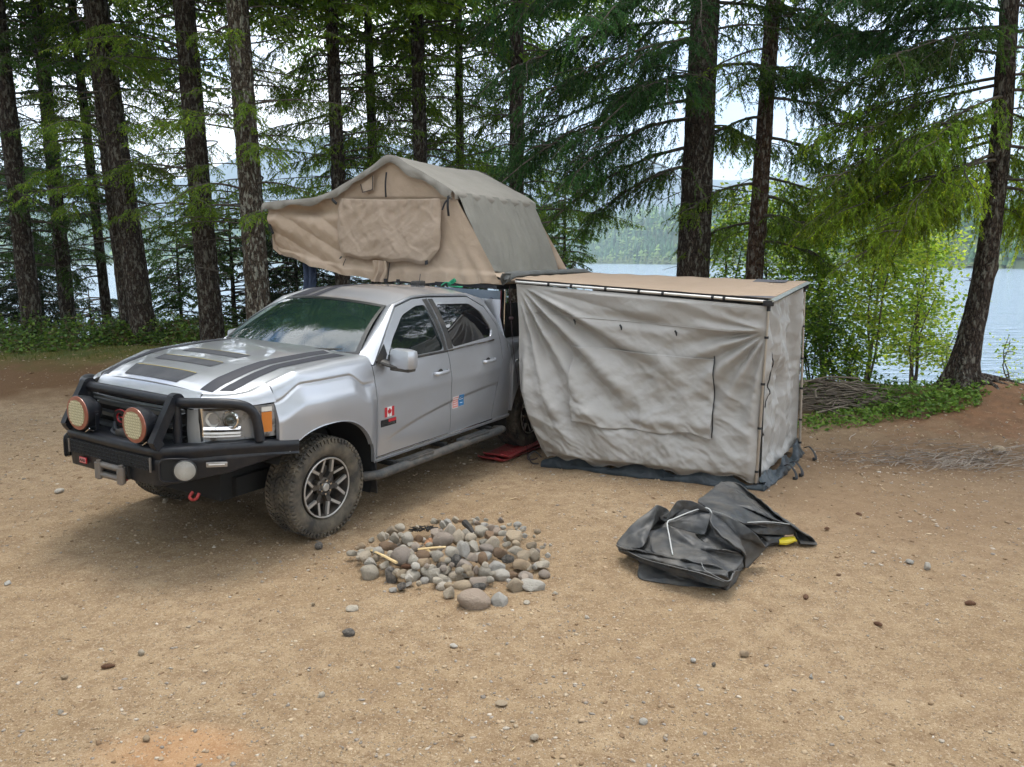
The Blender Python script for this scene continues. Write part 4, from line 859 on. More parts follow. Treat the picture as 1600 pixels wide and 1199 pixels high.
# ---- fenders
def arch(x, xc=0., r=.512):
    d = np.abs(x - xc); return np.where(d < r, .385 + r * np.maximum(1 - (d / r) ** 2.45, 0) ** (1 / 2.45), .0)
def fender(m):
    P = []
    for x in np.linspace(.47, -.545, 130):
        zb = float(max(arch(x), .47 if x < 0 else .80)); zs = float(hedge(x)); z1 = zs - .062; col = []
        for s in np.linspace(0, 1, 64): z = zb + (z1 - zb) * s; col.append((x, float(S(x, z)), z))
        y1 = float(S(x, z1)); A = np.array([y1, z1]); slope = float(S(x, z1) - S(x, z1 - .03)) / .03
        B = np.array([y1 + slope * .045 - .006, zs - .006]); Cc = np.array([float(hy_(x)) + .005, zs]); 
        for s in np.linspace(.08, 1, 14): q = A * (1 - s) ** 2 + 2 * B * s * (1 - s) + Cc * s * s; col.append((x, q[0], q[1]))
        P.append(col)
    m.grid(edge_return(P, .03))
    # lip rolled into the arch
    L_ = []
    for a in np.linspace(radians(-12), radians(155), 50):
        x = .512 * abs(cos(a)) ** (2 / 2.45) * (1 if cos(a) > 0 else -1); z = .385 + .512 * abs(sin(a)) ** (2 / 2.45) * (1 if sin(a) > 0 else -1)
        if x > .40: continue
        y = float(S(x, z)); L_.append([(x, y + .001, z), (x * .985, y + .003, z - .008), (x * .96, y - .03, .385 + (z - .385) * .965)])
    if len(L_) > 2: m.grid(L_)
    # top tongue ahead of the arch, above the headlight
    H1 = cat([(.47, hy_(.47) + .005, hedge(.47)), (.60, .752, 1.197), (.70, .697, 1.183), (.765, .615, 1.18), (.80, .556, 1.180)], 14)
    H2 = cat([(.47, .882, 1.118), (.60, .84, 1.112), (.72, .765, 1.105), (.83, .66, 1.098), (.895, .565, 1.088)], 14)
    m.grid([[tuple(a * (1 - s) + b * s + np.array([.012, .02, .02]) * sin(pi * s) * (1 - .3 * s)) for s in np.linspace(0, 1, 9)] for a, b in zip(H1, H2)])
    return m
both('fender', M_PAINT, fender, weld=False, sharp=60)
# wheel wells
def well(m, xc):
    P = []
    for a in np.linspace(radians(28 if xc == 0 else -10), radians(196), 30):
        x = xc + .53 * abs(cos(a)) ** .83 * (1 if cos(a) > 0 else -1); z = .385 + .53 * abs(sin(a)) ** .83 * (1 if sin(a) > 0 else -1); P.append([(x, .90, z), (x, .50, z)])
    m.grid(P); P2 = [(xc + .53 * cos(a), .50, .385 + .53 * sin(a)) for a in np.linspace(radians(28 if xc == 0 else -10), radians(196), 30)]; m.add(P2, [tuple(range(30))]); return m
both('wheel_well', M_DARK, lambda m: well(m, 0.)); both('wheel_well', M_DARK, lambda m: well(m, -3.259))
# ---- headlights
def hl(m):
    P = []
    for t in np.linspace(0, 1, 16):
        x = .885 - .39 * t ** 1.7 ; y = .60 + .285 * t ** .8
        P.append([(x - .0 * s, y, 1.10 + .004 * sin(t * pi) - (.225 - .03 * t) * s) for s in np.linspace(0, 1, 5)])
    return m.grid(P)
def hl_in(m):
    P = []
    for t in np.linspace(0, 1, 12):
        x = .82 - .36 * t ** 1.7; y = .595 + .27 * t ** .8; P.append([(x, y, 1.10 - .225 * s) for s in (0, .5, 1)])
    return m.grid(P)
M_HOUSE = mat('lamp_housing', (.30, .31, .32), .35, .2, col2=(.06, .06, .06), nscale=9, contrast=(.5, .6))
for sg in (1, -1):
    def fl(mb): 
        if sg < 0: mb.v = [v * np.array([1, -1, 1]) for v in mb.v]; mb.f = [f[::-1] for f in mb.f]
        return mb
    HL = T(fl(hl(MB())), 'headlight', M_LENS)
    T(fl(hl_in(MB())), 'housing', M_HOUSE, HL)
    ax = Vector((.93, .36 * sg, 0)).normalized(); q = ax.to_track_quat('X', 'Z').to_matrix().to_4x4()
    def put(mb, c): mb.v = [np.array([(q @ Vector(v))[:] for v in V]) + np.array([c[0], c[1] * sg, c[2]]) for V in mb.v]; return mb
    T(put(MB().lathe([(.058, .0), (.060, .012), (.052, .016), (.046, -.02), (.034, -.035)], (0, 0, 0), 'x', 32), (.745, .745, 1.02)), 'projector_bezel', M_CHROME, HL)
    T(put(MB().lathe([(.034, -.01), (.030, .01), (.018, .022), (.001, .027)], (0, 0, 0), 'x', 24), (.755, .745, 1.02)), 'projector_lens', M_GLASS, HL)
    T(put(MB().lathe([(.001, -.05), (.03, -.035), (.045, 0), (.050, .008)], (0, 0, 0), 'x', 24), (.815, .655, 1.02)), 'low_beam', M_REFL, HL)
    for z, w_ in ((1.086, .012), (.955, .018), (.925, .012), (.905, .010)):
        A = cat([(.865, .615, z), (.80, .70, z), (.70, .79, z)], 9); T(fl(MB().grid([[tuple(p + np.array([0, 0, w_])), tuple(p + np.array([.012, .004, 0])), tuple(p - np.array([0.02, 0, w_]))] for p in A])), 'light_bar', M_CHROME if z > .93 else M_WHITE, HL)
    A = cat([(.575, .858, 1.0), (.54, .873, 1.0), (.508, .885, 1.0)], 6); T(fl(MB().grid([[tuple(p + np.array([0, -.006, dz])) for dz in (.055, 0, -.06, -.085)] for p in A])), 'turn_signal', M_AMBER, HL)
    A = cat([(.575, .858, 1.0), (.54, .873, 1.0), (.508, .885, 1.0)], 6); T(fl(MB().grid([[tuple(p + np.array([0, -.005, dz])) for dz in (.092, .06)] for p in A])), 'marker_lens', M_REFL, HL)
# ---- doors
def doorpanel(xf, xr_of_z, zb, m):
    P = []
    for s in np.linspace(0, 1, 90):
        z = zb + (1.245 - zb) * s; x1 = xr_of_z(z); P.append([(xf + (x1 - xf) * u, float(S(xf + (x1 - xf) * u, z)), z) for u in np.linspace(0, 1, 80)])
    return m.grid(edge_return(P, .03), flip=True)
def ring(outer, inner, m, n=90, inset=.0, lift=0):
    def res(poly):
        A = np.array(poly + [poly[0]], float); d = np.r_[0, np.cumsum(np.linalg.norm(np.diff(A, axis=0), axis=1))]; t = np.linspace(0, d[-1], n, endpoint=False)
        return np.stack([np.interp(t, d, A[:, 0]), np.interp(t, d, A[:, 1])], 1)
    return res(outer), res(inner)
def frame(outer, inner, m, n=120):
    """window frame: strip between the outline of the door top and its window, matched by angle."""
    c = np.mean(np.array(inner), 0)
    def ray_poly(poly, a):
        d = np.array([cos(a), sin(a)]); best = 1e9; P = np.array(poly)
        for i in range(len(P)):
            p, q = P[i] - c, P[(i + 1) % len(P)] - c; e = q - p; den = d[0] * e[1] - d[1] * e[0]
            if abs(den) < 1e-12: continue
            t = (p[0] * e[1] - p[1] * e[0]) / den; s = (p[0] * d[1] - p[1] * d[0]) / den
            if t > 0 and -1e-6 <= s <= 1 + 1e-6: best = min(best, t)
        return c + d * best
    angs = sorted(set([atan2(*(np.array(p) - c)[::-1]) for p in list(outer) + list(inner)] + list(np.linspace(-pi, pi, n, endpoint=False))))
    P = []
    for a in angs:
        o = ray_poly(outer, a); i = ray_poly(inner, a); row = []
        f3 = lambda q, dy=0: (q[0], float(SY(q[0], q[1])) + dy, q[1])
        row.append(f3(o, -.03)); row += [f3(o * (1 - s) + i * s) for s in (0, .3, .7, 1)]; row.append(f3(i, -.018)); P.append(row)
    return m.grid(P, closeu=True)
def pane(inner, m, dy=-.012, ctr=None):
    c = np.mean(np.array(inner), 0); k = len(inner); V = []; F = []; rings = 5; A = np.array(inner, float)
    for q in range(rings + 1):
        for p in A: w = c + (p - c) * (q + .001) / rings; V.append((w[0], float(G(w[1])) + dy, w[1]))
    for q in range(rings):
        for i in range(k): F.append((q * k + i, q * k + (i + 1) % k, (q + 1) * k + (i + 1) % k, (q + 1) * k + i))
    return m.add(V, F)
def rnd(poly, n=5, f=.22):
    """round the corners of a polygon."""
    out = []; P = np.array(poly, float)
    for i in range(len(P)):
        a, b, c = P[i - 1], P[i], P[(i + 1) % len(P)]; r1 = min(f * np.linalg.norm(a - b), .06); r2 = min(f * np.linalg.norm(c - b), .06)
        p = b + (a - b) / np.linalg.norm(a - b) * r1; q = b + (c - b) / np.linalg.norm(c - b) * r2
        for t in np.linspace(0, 1, n): out.append(tuple((1 - t) ** 2 * p + 2 * t * (1 - t) * b + t * t * q))
    return out
WF = [(-.735, 1.262), (-.90, 1.44), (-1.14, 1.605), (-1.40, 1.672), (-1.545, 1.676), (-1.590, 1.275)]
OF = [(-.60, 1.243), (-.62, 1.275), (-.86, 1.50), (-1.115, 1.672), (-1.42, 1.728), (-1.622, 1.733), (-1.624, 1.243)]
WR = [(-1.70, 1.672), (-2.27, 1.655), (-2.41, 1.565), (-2.485, 1.39), (-2.43, 1.325), (-1.725, 1.282)]
OR = [(-1.632, 1.733), (-2.30, 1.715), (-2.50, 1.61), (-2.595, 1.42), (-2.585, 1.243), (-1.632, 1.243)]
WF, WR = rnd(WF), rnd(WR)
def rear_edge(z): return float(np.interp(z, [.45, .62, .85, 1.10, 1.245], [-2.365, -2.39, -2.48, -2.57, -2.588]))
for sg in (1, -1):
    def fl(mb):
        if sg < 0: mb.v = [v * np.array([1, -1, 1]) for v in mb.v]; mb.f = [f[::-1] for f in mb.f]
        return mb
    D1 = T(fl(frame(OF, WF, doorpanel(-.553, lambda z: -1.624, .50, MB()))), 'front_door', M_PAINT, sharp=45)
    D2 = T(fl(frame(OR, WR, doorpanel(-1.632, rear_edge, .48, MB()))), 'rear_door', M_PAINT, sharp=45)
    T(fl(pane(WF, MB())), 'window', M_GLASS, D1); T(fl(pane(WR, MB())), 'window', M_GLASSD, D2)
    # black B pillar covers, belt seals
    T(fl(MB().grid([[(-1.55 + (0.01 * (z < 1.4)) - .03 * (1.68 - z) / .4, float(G(z)) + .004, z), (-1.617, float(G(z)) + .004, z)] for z in np.linspace(1.255, 1.722, 12)])), 'pillar_cover', M_BLACKPL, D1)
    T(fl(MB().grid([[(-1.638, float(G(z)) + .004, z), (-1.712 - .01 * (z < 1.4), float(G(z)) + .004, z)] for z in np.linspace(1.255, 1.722, 12)])), 'pillar_cover', M_BLACKPL, D2)
    T(fl(MB().tube([(x, float(G(1.255)) + .006, 1.254 + .012 * (-.74 - x)) for x in np.linspace(-.72, -1.62, 12)], .011, 6)), 'belt_seal', M_BLACKPL, D1)
    T(fl(MB().tube([(x, float(G(1.27)) + .006, 1.268 + .03 * (-1.64 - x)) for x in np.linspace(-1.64, -2.45, 12)], .009, 6)), 'belt_seal', M_CHROME, D2)
    T(fl(MB().grid([[(-.60, float(G(z)) + .005, z), (-.60 - .14 * (1.40 - z) / .14 - .04, float(G(z)) + .005, z)] for z in (1.262, 1.28)])), 'sail_panel', M_BLACKPL, D1)
    for xc, D, zc in ((-1.46, D1, 1.085), (-2.29, D2, 1.10)):
        y0 = float(S(xc, zc)); hb = MB(); hb.tube(cat([(xc + .10, y0 + .004, zc - .004), (xc + .085, y0 + .032, zc), (xc, y0 + .042, zc + .004), (xc - .085, y0 + .034, zc + .006), (xc - .10, y0 + .006, zc + .006)], 18), .0155, 10, sq=(.75, 1.15))
        T(fl(hb), 'handle', M_CHROME if 0 else M_PAINT, D)
        T(fl(MB().lathe([(.001, y0 + .001), (.028, y0 + .0015), (.040, y0 + .004), (.043, y0 + .001)], (xc - .0, 0, zc - .008), 'y', 24)), 'handle_cup', M_BLACKPL, D)
    for gx_ in (-.549, -1.628): T(fl(MB().grid([[(gx_ - .012, float(S(gx_, z)) - .022, z), (gx_ + .012, float(S(gx_, z)) - .022, z)] for z in np.linspace(.48, 1.24, 20)])), 'gap_shade', M_DARK, D1 if gx_ > -1 else D2)  # dark strip put behind each shut line to stand for shade in the gap
    # mirror
    MR = T(fl(MB().box((-.715, 1.075, 1.305) if sg > 0 else (-.84, .955, 1.30), (.13, .225, .165), rot=Matrix.Rotation(radians(-8 if sg > 0 else 72), 3, 'Z'), bev=.045)), 'mirror', M_PAINT, D1)
    mp_ = MB().tube([(-.69, .885, 1.262), (-.70, .96, 1.243), (-.70, 1.05, 1.236)], [.04, .035, .035], 10, sq=(1.3, .6)); mp_.box((-.71, 1.07, 1.223), (.10, .19, .035), bev=.012); mp_.box((-.765, 1.072, 1.305), (.012, .20, .14), rot=Matrix.Rotation(radians(-8), 3, 'Z'), bev=.004)
    mp_.add([(-.60, .905, 1.255), (-.60, .892, 1.30), (-.735, .855, 1.41), (-.79, .870, 1.262), (-.66, .93, 1.25)], [(0, 1, 2, 3), (0, 3, 4)])
    if sg < 0: mp_ = MB().box((-.72, .90, 1.262), (.14, .07, .04), bev=.012).box((-.84, .99, 1.30), (.20, .012, .14), bev=.004)
    T(fl(mp_), 'mirror_base', M_BLACKPL, MR)
    # cab side: pillars and roof rail round the doors
    A = np.array([(-.56, S(-.56, 1.243) - 0.0, 1.252)] + [(x, float(SY(x, z)), z) for x, z in ((-.60, 1.285), (-.855, 1.512), (-1.11, 1.685), (-1.42, 1.741), (-1.63, 1.746), (-2.305, 1.728), (-2.512, 1.617), (-2.608, 1.422), (-2.60, 1.25), (-2.583, 1.10), (-2.495, .85), (-2.405, .62), (-2.378, .46))])
    B = np.array([(-.50, .785, 1.325), (-.54, .775, 1.345), (-.80, .69, 1.51), (-1.09, .598, 1.682), (-1.40, .60, 1.752), (-1.63, .60, 1.763), (-2.32, .60, 1.750), (-2.60, .635, 1.69), (-2.705, .76, 1.46), (-2.735, .882, 1.255), (-2.74, .925, 1.10), (-2.735, .932, .85), (-2.73, .93, .62), (-2.72, .92, .46)])
    n_ = 70; d = np.linspace(0, len(A) - 1, n_); i0 = np.minimum(d.astype(int), len(A) - 2); f = (d - i0)[:, None]
    AA, BB = A[i0] * (1 - f) + A[i0 + 1] * f, B[i0] * (1 - f) + B[i0 + 1] * f
    P = []
    for a, b in zip(AA, BB):
        row = [a + np.array([0, -.03, 0])] + [a * (1 - s) + b * s + np.array([0, .010, .012]) * sin(pi * s) * (1 if a[2] > 1.3 else .2) for s in (0, .2, .45, .7, 1)]
        row.append(b + np.array([0, -.02, -.01])); P.append(row)
    T(fl(MB().grid(P)), 'cab_side', M_PAINT, sharp=45)
    # sill
    T(fl(MB().grid([[(x, .925, .492), (x, .932, .478), (x, .925, .455), (x, .88, .43), (x, .80, .42)] for x in np.linspace(-.53, -2.74, 20)])), 'sill', M_PAINT)
    T(fl(MB().tube([(x, .931, .490 - .004 * (x + .5) / 2) for x in np.linspace(-.54, -2.38, 12)], .006, 6)), 'sill_trim', M_CHROME)
# ---- windscreen, roof
def ws(u, v, inset=0.):   # u 0..1 bottom->top, v -1..1 right->left
    yb, yt = .779 - inset, .589 - inset * .8; cb = 1 - v * v
    b = np.array([-.513 + .19 * cb - 0, yb * v, 1.316 + .0 * cb - .02 * cb]); t = np.array([-1.096 + .085 * cb, yt * v, 1.681 + .043 * cb]); p = b * (1 - u) + t * u
    return p + np.array([.02, 0, .03]) * sin(pi * u)
WS = T(MB().grid([[ws(u, v) for v in np.linspace(-1, 1, 30)] for u in np.linspace(0, 1, 16)]), 'windscreen', M_WIND, sharp=180)
fr_ = MB()
for (u0, u1, v0, v1) in ((0, .07, -1, 1), (.95, 1, -1, 1), (0, 1, -1, -.955), (0, 1, .955, 1)):
    fr_.grid([[ws(u, v) + np.array([.002, 0, .003]) for v in np.linspace(v0, v1, 24)] for u in np.linspace(u0, u1, 12)])
T(fr_, 'windscreen_frit', mat('black_frit', (.015, .017, .018), .3), WS)
T(MB().grid([[(-.50 + .19 * (1 - v * v) + .11 * s - .0, .78 * v * (1 - .0 * s), 1.316 - .02 * (1 - v * v) + (.012 if s > .5 else 0)) for s in (0, .5, 1)] for v in np.linspace(-1, 1, 24)]), 'cowl', M_BLACKPL)
for (ya, yb) in ((.10, .66), (-.62, -.08)):
    A = [ws(.03 + .05 * t, (ya + (yb - ya) * t) / .779) + np.array([.035, 0, .022]) for t in np.linspace(0, 1, 9)]
    T(MB().tube(A, [.016, .014, .012, .01, .01, .01, .01, .008, .005], 6), 'wiper', M_BLACKPL, WS)
def roof():
    P = []
    for k, t in enumerate(np.linspace(0, 1, 40)):
        row = []
        for v in np.linspace(-1, 1, 31):
            cb = 1 - v * v; x0 = -1.096 + .085 * cb; x = x0 + (-2.70 - x0) * t; ye = np.interp(x, [-2.7, -2.6, -2.3, -1.1], [.62, .625, .60, .597])
            ze = np.interp(x, [-2.72, -2.60, -2.32, -1.9, -1.63, -1.40, -1.09], [1.66, 1.69, 1.750, 1.762, 1.763, 1.752, 1.684]); zc = ze + .043 + .008 * sin(pi * t)
            row.append((x, ye * v, ze + (zc - ze) * (1 - abs(v) ** 2.4)))
        P.append(row)
    return P
RP = np.array(roof()); ROOF = T(MB().grid(edge_return(RP, .02)), 'roof', M_PAINT, sharp=60)
def roof_at(x, y):
    d = (RP[..., 0] - x) ** 2 + (RP[..., 1] - y) ** 2; return float(RP[..., 2].flat[d.argmin()])
for sg in (-1,):
    for a, b in ((.19, .285), (.345, .565)):
        P = []
        for t in np.linspace(0, 1, 40):
            i = min(int(t * 39), 38); P.append([])
            for s in np.linspace(0, 1, 5):
                y = (a + (b - a) * s) * sg; v = y / .6; j = (v + 1) / 2 * 30; j0 = int(j); f = j - j0; P[-1].append(RP[i, j0] * (1 - f) + RP[i, min(j0 + 1, 30)] * f + np.array([0, 0, .004]))
        T(MB().grid(P), 'stripe', M_STRIPE, ROOF, label='dark grey stripe running along the roof')
ant = MB().box((-2.30, .05, 1.82), (.20, .06, .055), bev=.024); ant.tube([(-2.22, .12, 1.80), (-2.24, .12, 1.92)], .004, 5); T(ant, 'antenna', M_BLACKPL, ROOF)
T(MB().grid([[(-2.71, y, z) for y in np.linspace(-.80 - .06 * (z < 1.4), .80 + .06 * (z < 1.4), 6)] for z in (.5, 1.0, 1.3, 1.5, 1.68)]), 'cab_rear_wall', M_PAINT)
# ---- interior
M_SEAT = mat('seat_fabric', (.05, .052, .055), .9, col2=(.08, .08, .085), nscale=30)
for y in (.37, -.37):
    s_ = MB().box((-1.35, y, .93), (.5, .48, .16), bev=.06); s_.box((-1.62, y, 1.22), (.14, .46, .56), rot=Matrix.Rotation(radians(-12), 3, 'Y'), bev=.06); s_.box((-1.70, y, 1.56), (.09, .24, .16), bev=.04); T(s_, 'seat', M_SEAT)
s_ = MB().box((-2.3, 0, .93), (.5, 1.3, .16), bev=.06); s_.box((-2.56, 0, 1.2), (.12, 1.3, .6), bev=.05); T(s_, 'rear_seat', M_SEAT)
T(MB().grid([[(-.32 - .10 * k, y, 1.285 - .01 * k + (.03 if abs(y - .37) < .2 and k == 3 else 0) - (.22 if k == 5 else 0)) for y in np.linspace(-.74, .74, 21)] for k in range(6)]), 'dashboard', M_BLACKPL)
st = MB(); q = Matrix.Rotation(radians(62), 3, 'Y'); st.tube([tuple(Vector((-.98, .37, 1.22)) + q @ Vector((.185 * cos(a), .185 * sin(a), 0))) for a in np.linspace(0, 2 * pi, 25)], .014, 6); st.tube([(-.85, .37, 1.16), (-.97, .37, 1.215)], .04, 8); T(st, 'steering_wheel', M_BLACKPL)
T(MB().box((-1.6, 0, .62), (2.1, 1.6, .10)), 'floor', M_DARK)
T(MB().box((-1.8, 0, .44), (4.6, 1.0, .14)).box((.35, 0, .50), (.5, .9, .3)), 'chassis', M_DARK)
[T(MB().tube([(x, -.8, .37), (x, .8, .37)], .05, 10), 'axle', M_DARK) for x in (0, -3.259)]
# ---- bed
def bed(m):
    P = []
    for x in np.linspace(-2.755, -4.36, 70):
        zb = float(max(arch(x, -3.259), .50)); P.append([(x, float(S(x, z)) + (0 if z < 1.24 else -.03 * (z - 1.24) / .03), z) for z in np.linspace(zb, 1.27, 34)])
    m.grid(edge_return(P, .05)); return m
BED, _ = both('bed_side', M_PAINT, bed, sharp=50)
b_ = MB().box((-3.55, 0, .80), (1.6, 1.5, .05)).box((-2.78, 0, 1.0), (.04, 1.7, .45)); T(b_, 'bed_floor', M_DARK)
TG = T(MB().box((-4.375, 0, .98), (.05, 1.56, .52), bev=.015), 'tailgate', M_PAINT); T(MB().box((-4.406, 0, 1.12), (.02, .2, .06), bev=.008), 'handle', M_BLACKPL, TG)
both('tail_light', M_RED, lambda m: m.box((-4.35, .865, 1.03), (.09, .12, .38), bev=.02)); T(MB().box((-4.48, 0, .62), (.18, 1.8, .18), bev=.03), 'rear_bumper', M_CHROME)
# fuel flap
FU = T(MB().prism(rnd([(-.13, -.085), (.11, -.085), (.13, .085), (-.13, .085)], f=.3), 0, .006, Matrix.Translation((-2.93, .945, .98)) @ SD), 'fuel_flap', M_PAINT)
T(MB().box((-2.90, .957, .99), (.07, .008, .085), bev=.003), 'sticker', M_WHITE, FU)
# ---- side steps
def step(m):
    m.tube(cat([(-.44, .90, .36), (-.50, .985, .375), (-.60, 1.0, .378), (-1.5, 1.0, .378), (-2.40, 1.0, .378), (-2.47, .97, .375), (-2.50, .90, .36)], 40), .047, 14, sq=(1, .8)); return m
st1, st2 = both('side_step', M_STEPM, step)
for s_, sg in ((st1, 1), (st2, -1)):
    for xa, xb in ((-.80, -1.28), (-1.72, -2.22)):
        pad = MB().prism([(xa, .94), (xa - .08, 1.03), (xb + .06, 1.035), (xb, .95)], .40, .424, Matrix.Diagonal((1, sg, 1, 1)))
        for k in range(22):
            x = xa - .06 + (xb - xa + .10) * k / 21; pad.box((x, .987 * sg, .428), (.008, .07, .006), rot=Matrix.Rotation(radians(28 * sg), 3, 'Z'))
        T(pad, 'step_pad', M_STEPM, s_)
    for x in (-.75, -1.5, -2.3): T(MB().box((x, .80 * sg, .41), (.05, .34, .04)), 'bracket', M_DARK, s_)
both('mud_flap', M_BLACKPL, lambda m: m.box((-.555, .80, .37), (.012, .26, .36), rot=Matrix.Rotation(radians(4), 3, 'Y'), bev=.004)); both('mud_flap', M_BLACKPL, lambda m: m.box((-3.82, .80, .37), (.012, .26, .34), bev=.004))
# ---- wheels
def make_wheel():
    root = bpy.data.objects.new('wheel', None); COL.objects.link(root); root.parent = TRUCK
    R_ = .388; W_ = .132
    prof = [(.232, .080), (.245, .108), (.262, .120), (.30, .134), (.335, .133), (.362, .122), (.374, .108), (.377, .06), (.377, 0), (.377, -.06), (.374, -.108), (.36, -.124), (.30, -.134), (.245, -.108), (.232, -.08)]
    t = MB().lathe(prof, (0, 0, 0), 'y', 96)
    r = random.Random(3)
    for k in range(64):      # tread blocks
        a0 = 2 * pi * k / 64
        for row, (y, w_, da, ph, sk) in enumerate(((.100, .046, .066, 0, .02), (.048, .040, .070, .5, -.03), (0, .038, .066, .2, .03), (-.048, .040, .070, .7, .03), (-.100, .046, .066, .4, -.02))):
            a = a0 + ph * 2 * pi / 64; c = [(y - w_ / 2, a - da / 2 + sk), (y + w_ / 2, a - da / 2 - sk + (.014 if k % 2 else 0)), (y + w_ / 2, a + da / 2 - sk), (y - w_ / 2, a + da / 2 + sk - (.012 if k % 3 else 0))]
            V = [(rr * sin(q), yy, rr * cos(q)) for rr in (.372, .3895 - (.004 if abs(y) > .09 else 0)) for yy, q in c]
            t.add(V, [(4, 5, 6, 7), (0, 1, 5, 4), (1, 2, 6, 5), (2, 3, 7, 6), (3, 0, 4, 7)])
        for sg in (1, -1):   # shoulder lugs
            a = a0 + (.3 if sg > 0 else .8) * 2 * pi / 64; l = .034 if k % 2 else .020; V = []
            for dd, yy in ((.386, .112), (.376, .133), (.376 - l, .139)):
                for q in (-.024, .024): V.append((dd * sin(a + q), yy * sg, dd * cos(a + q)))
            for dd, yy in ((.37, .10), (.36, .11), (.34, .12)):
                for q in (-.024, .024): V.append((dd * sin(a + q), yy * sg, dd * cos(a + q)))
            t.add(V, [(0, 1, 3, 2), (2, 3, 5, 4), (0, 2, 8, 6), (2, 4, 10, 8), (1, 7, 9, 3), (3, 9, 11, 5), (4, 5, 11, 10)])
    t.obj('tyre', M_RUB, root, sharp=40)
    rim = MB().lathe([(.232, .082), (.236, .112), (.229, .122), (.222, .119), (.217, .105), (.213, .06), (.205, .0), (.205, -.08), (.232, -.09)], (0, 0, 0), 'y', 72)
    rim.obj('rim', M_RIMDARK, root); rimo = root.children[-1] if root.children else None
    rimo = [o for o in bpy.data.objects if o.parent == root and o.name.startswith('rim')][-1]
    MB().lathe([(.2195, .1185), (.222, .1215), (.2295, .1235), (.2335, .119)], (0, 0, 0), 'y', 72).obj('rim_lip', M_RIM, rimo)
    def pt(rr, a, y): return (rr * sin(a), y, rr * cos(a))
    face = MB(); body = MB()
    for k in range(6):
        a = 2 * pi * k / 6 + radians(8); m1 = .125
        # dark spoke body: stem and two arms
        for sgn in (-1, 1):
            ae = a + sgn * radians(19)
            def yy(rr): return .075 + .032 * (rr / .22)
            quad = []
            A0, A1 = np.array(pt(.052, a + sgn * .32, 0)), np.array(pt(m1 * .98, a + sgn * radians(9.5), 0)); E0, E1 = np.array(pt(.217, ae + sgn * .050, 0)), np.array(pt(.217, ae - sgn * .055, 0))
            I1 = np.array(pt(m1 * 1.14, a, 0)); I0 = np.array(pt(.052, a, 0))
            loop = [A0, A1, E0, E1, I1, I0]
            top = [(p[0], yy(np.linalg.norm(p)) , p[2]) for p in loop]; bot = [(p[0] * 1.0, yy(np.linalg.norm(p)) - .045, p[2]) for p in loop]; n = 6
            F = [tuple(range(n)) if sgn > 0 else tuple(range(n))[::-1]] + [(i, (i + 1) % n, n + (i + 1) % n, n + i) for i in range(n)]; body.add(top + bot, F)
            # machined bright edge along the outside of each arm
            o1 = [np.array(pt(.085, a + sgn * .20, 0)), A1, E0]; w_ = .0165
            i1 = [o1[0] * .93, np.array(pt(m1 * 1.06, a + sgn * radians(2.6), 0)), np.array(pt(.217, ae + sgn * -.055, 0))]
            P = [[(p[0], yy(np.linalg.norm(p)) + .0025, p[2]), (q[0], yy(np.linalg.norm(q)) + .0025, q[2])] for p, q in list(zip(o1, i1))[1:]]
            face.grid(P); P = [[(p[0], yy(np.linalg.norm(p)) + .0025, p[2]), (q[0], yy(np.linalg.norm(q)) - .02, q[2])] for p, q in list(zip(o1, [x * .999 for x in o1]))[1:]]
            face.grid(P)
    body.lathe([(.001, .092), (.06, .090), (.072, .078), (.074, .03)], (0, 0, 0), 'y', 36); body.obj('spoke_body', M_RIMDARK, rimo, sharp=30); face.obj('spoke_face', M_RIM, rimo, sharp=30)
    MB().lathe([(.001, .112), (.026, .111), (.031, .106), (.032, .088)], (0, 0, 0), 'y', 28).obj('hub_cap', M_RIM, rimo)
    for k in range(6):
        a = 2 * pi * k / 6 + radians(38); MB().lathe([(.001, .108), (.008, .108), (.010, .100), (.011, .088)], (.051 * sin(a), 0, .051 * cos(a)), 'y', 8).obj('lug_nut', M_CHROME, rimo)
    MB().lathe([(.001, .02), (.16, .02), (.165, .0), (.001, 0)], (0, 0, 0), 'y', 30).obj('brake_disc', M_GREYM, rimo)
    return root
W0 = make_wheel(); W0.location = (0, .797, .385); W0.rotation_euler = (0, radians(14), radians(-3))
for x, y in ((-3.259, .797), (0, -.797), (-3.259, -.797)):
    c = copy_tree(W0, TRUCK); c.location = (x, y, .385 + (.02 if x < -1 else 0)); c.rotation_euler = (0, radians(50 * (x - y)), pi if y < 0 else 0)
# ---- decals on the door
def decal(name, m, x, z, w_, h, parent, up=.002, nx=6, nz=6, sh=0):
    P = [[(x - w_ * u - sh * v, float(S(x - w_ * u, z + h * v)) + up, z + h * v) for u in np.linspace(0, 1, nx)] for v in np.linspace(0, 1, nz)]
    return T(MB().grid(P, flip=True), name, m, parent)
DL = [o for o in bpy.data.objects if o.name == 'front_door'][0]; DR = [o for o in bpy.data.objects if o.name == 'rear_door'][0]
FLG = decal('flag_decal', M_WHITE, -.652, .812, .125, .082, DL); FLG['label'] = 'small red and white maple leaf flag decal'
decal('flag_band', M_RED, -.652, .812, .033, .082, FLG, .0032); decal('flag_band', M_RED, -.745, .812, .032, .082, FLG, .0032)
leaf = [(0, -.5), (.03, -.5), (.02, -.22), (.30, -.26), (.26, -.16), (.48, .06), (.40, .10), (.43, .26), (.28, .22), (.25, .28), (.12, .14), (.17, .42), (.08, .37), (0, .5)]; leaf = leaf + [(-a, b) for a, b in leaf[::-1][1:]]
T(MB().prism([(a * .056, b * .066) for a, b in leaf], 0, .001, Matrix.Translation((-.7145, float(S(-.715, .853)) + .0035, .853)) @ SD), 'maple_leaf', M_RED, FLG)
BDG = decal('trim_badge', M_CHROME, -.605, .738, .20, .058, DL, .003, sh=-.0)
decal('badge_field', M_DARK, -.608, .741, .194, .052, BDG, .005); decal('badge_field', M_RED, -.70, .769, .10, .024, BDG, .0056)
